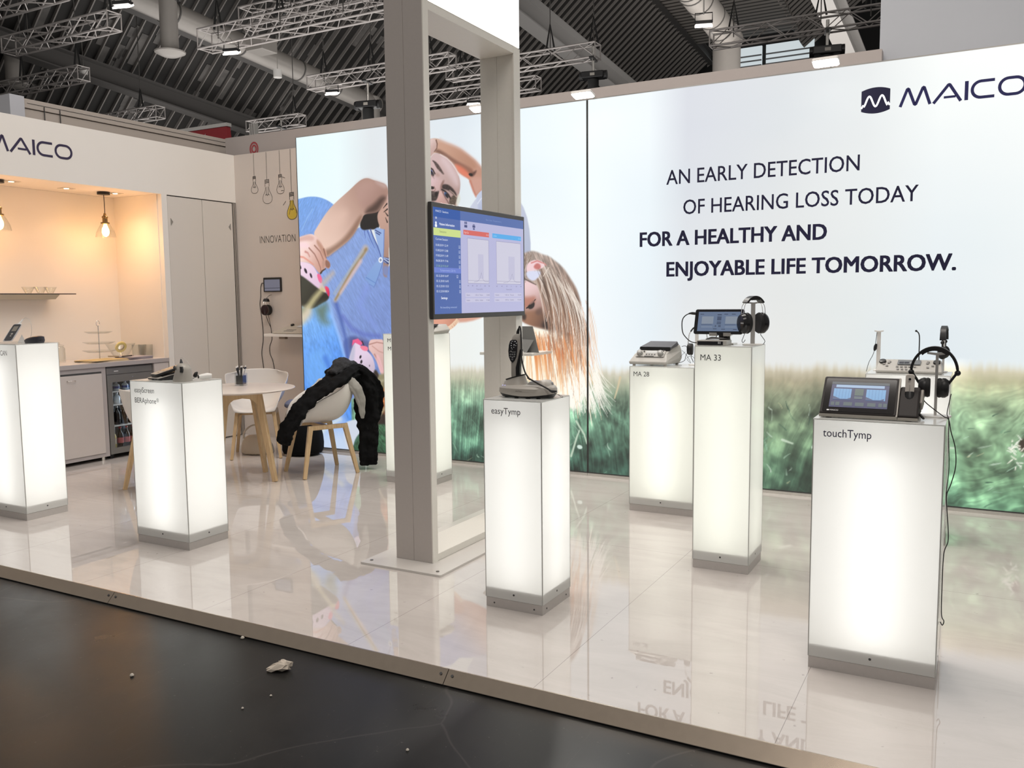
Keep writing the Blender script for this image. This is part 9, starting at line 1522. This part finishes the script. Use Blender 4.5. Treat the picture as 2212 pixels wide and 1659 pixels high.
for i, (x, y, z, l_) in enumerate(((-12.75, 12.35, 6.18, 'below the crossing trusses'), (-12.3, 9.64, 6.2, 'at the very top left'), (-4.55, 15.54, 6.25, 'beside the white duct on the right'), (-13.3, 15.9, 6.2, 'on the truss left of the front post'), (-11.1, 18.5, 6.2, 'on the low truss between the posts'))):
    t = thing('flood_light', 'bright floodlight ' + l_, 'floodlight', (x, y, z), .3)
    MB().cyl((0, 0, .18), (0, 0, (.16 if i not in (1, 2) else 4.0) + .06), .012, 8).build('clamp_rod', STEEL, t)
    MB().box(-.15, .15, -.07, .07, 0, .06).build('housing', BLK, t, bev=.01)
    MB(Matrix.Rotation(.5, 4, 'X')).box(-.15, .15, -.07, .07, -.030, -.006).build('lens', LMP, t)
    MB().tube([(-.15, 0, .03), (-.15, 0, .2), (.15, 0, .2), (.15, 0, .03)], .01, 6).build('yoke', BLK, t)
# floodlights on top of the backlit wall
LED = mat('arm_lamp_glow', (.8, .8, .8), .5, emit=(1, .95, .88), es=30)
for x, l_ in ((-3.667, 'behind the portal frame'), (-2.755, 'over the joint of the two backlit panels'), (-.989, 'above the slogan')):
    t = thing('arm_lamp', 'bright lamp on the backlit wall top ' + l_, 'lamp', (x, 6.35, 2.975), 0)
    MB().tube([(0, .10, .045), (0, .06, .055), (0, -.06, .03)], .011, 8).build('arm', ALU, t, True)
    MB(Matrix.Translation((0, -.13, .024)) @ Matrix.Rotation(math.radians(-14), 4, 'X')).prism(rpoly(-.085, .085, -.05, .05, .015), -.004, .014).build('housing', WHT, t, bev=.003)
    MB(Matrix.Translation((0, -.13, .024)) @ Matrix.Rotation(math.radians(-14), 4, 'X')).prism(rpoly(-.078, .078, -.044, .044, .015), -.009, -.0045).build('lens', LED, t)
    spot('arm_lamp_light', (x, 6.20, 2.93), (0, -.75, -1), 45, (1, .95, .88), 2.2, .5, .06)
# tall grey panel at the right, window strip and end wall of the hall, fairing behind the kitchen
struct(MB().box(-.748, 3.5, 7.06, 7.12, -.05, 4.9).build('wall_right', mat('tall_panel_grey', (.45, .47, .51), .6, noise=.02, nscale=1)))
struct(MB().box(-48, 24, 44.5, 44.8, -.05, 18).build('wall_end', mat('end_wall_dark', (.006, .006, .006), .8)))
for i, (x0, x1) in enumerate(((-18.4, -14.2), (-12.2, -10.05), (-9.85, -7.6))):
    o = struct(MB().box(x0, x1, 44.3, 44.42, 11.2, 13.7).build('window_%d' % (i + 1), mat('window_daylight', (.3, .32, .34), .4, emit=(.50, .56, .58), es=1.0)))
    q = MB()
    for k in range(9): q.box(x0, x1, 44.22, 44.28, 11.3 + k * .24, 11.36 + k * .24)
    q.build('blinds', mat('blind_grey', (.2, .21, .22), .5), o)
FAI = mat('fairing_grey', (.40, .355, .32), .5, noise=.02, nscale=3)
t, mm = TH('stand_frame', 'beige metal frame of the neighbouring stand above the kitchen fascia', 'frame', (-7.5, 6.1, 3.0))
MB(mm).box(-7.56, -7.44, 4.75, 7.30, 3.165, 3.245).build('top_rail', FAI, t, bev=.003)
MB(mm).box(-7.55, -7.45, 4.75, 7.30, 3.02, 3.16).build('lower_rail', FAI, t, bev=.003)
MB(mm).box(-7.445, -7.438, 4.80, 7.28, 3.205, 3.209).build('groove', ALUD, t)
MB(mm).box(-7.60, -7.40, 4.62, 4.75, 2.72, 3.25).build('corner_post', mat('corner_post_blue', (.45, .46, .50), .5), t)
for yy in (4.95, 5.10): MB(mm).box(-7.437, -7.43, yy, yy + .006, 3.04, 3.2).build('joint', ALUD, t)
MB(mm).box(-7.56, -7.44, 4.76, 7.30, 2.60, 3.02).build('lower_board', FAI, t)
t, mm = TH('aluminium_post', 'upright grooved aluminium post where the grey frame meets the rear wall', 'post', (-7.42, 7.48, 0))
for dx in (-.03, .0, .03): MB(mm).box(-7.42 + dx - .011, -7.42 + dx + .011, 7.45, 7.51, -.05, 3.48).build('profile', ALU, t)
MB(mm).box(-7.455, -7.385, 7.46, 7.50, -.05, 3.46).build('core', ALUD, t)
t, mm = TH('red_sign', 'red fascia sign of another stand with white letters, above the kitchen', 'sign', (-13.2, 12.05, 4.0))
MB(mm).hexa([(-14.6, 12, 3.2), (-12.45, 12, 3.2), (-12.45, 12.1, 3.2), (-14.6, 12.1, 3.2), (-14.6, 12, 4.73), (-12.60, 12, 4.73), (-12.60, 12.1, 4.73), (-14.6, 12.1, 4.73)]).build('board', mat('sign_red', (.42, .035, .045), .5), t)
MB(mm).box(-14.6, -12.58, 11.99, 12.11, 4.735, 4.80).build('top_edge', WHT, t)
text('lettering', 'st', mm @ frame((-13.32, 11.995, 4.42), (1, 0, 0), (0, 0, 1), (0, -1, 0)), .22, .26, WHTP, t, weight=.03)
for zz in (-.05,): MB(mm).box(-14.6, -12.5, 12.0, 12.1, -.05, 3.2).build('lower_board', mat('sign_base', (.3, .3, .3), .5), t)
t, mm = TH('round_logo', 'red ring logo on the rear wall above the drawn bulbs', 'sign', (-6.90, 6.945, 3.07))
for r_ in (.055, .030):
    q = MB(mm @ frame((-6.90, 6.949, 3.075), (1, 0, 0), (0, 0, 1), (0, -1, 0))); ribbon2d(q, [(r_ * math.cos(a), r_ * math.sin(a) * 1.2) for a in [i * .2618 for i in range(24)]], .016, Matrix.Identity(4), .002, closed=True); q.build('ring', mat('ring_red', (.33, .05, .06), .5), t)
# litter on the hall floor
t = thing('crumpled_paper', 'crumpled scrap of paper on the black hall floor', 'litter', (-2.475, 2.52, -.05), .7)
rr = random.Random(4); bm_ = MB(); rg = []
for i, (z, a, b) in enumerate(((.001, .045, .022), (.012, .05, .026), (.026, .036, .02), (.036, .014, .010))): rg.append([(a * math.cos(q) * (1 + rr.uniform(-.3, .3)) + (.018 if i > 1 else 0), b * math.sin(q) * (1 + rr.uniform(-.35, .35)), z + rr.uniform(0, .008)) for q in [2 * math.pi * k / 14 for k in range(14)]])
bm_.loft(rg).build('paper', mat('paper_scrap', (.50, .44, .37), .8), t)
for i, (x, y, s_) in enumerate(((-2.968, 2.204, .009), (-2.86, 2.694, .009), (-2.338, 2.332, .005), (-2.358, 2.207, .005), (-1.639, 2.244, .006))):
    t = thing('crumb', 'tiny pale crumb of litter on the black hall floor', 'litter', (x, y, -.05), 0, 'crumbs on the hall floor')
    MB().lathe([(s_ * .6, .0005), (s_, s_ * .5), (s_ * .7, s_ * 1.1), (s_ * .2, s_ * 1.4)], 7).build('crumb', mat('crumb_pale', (.5, .46, .4), .8), t)
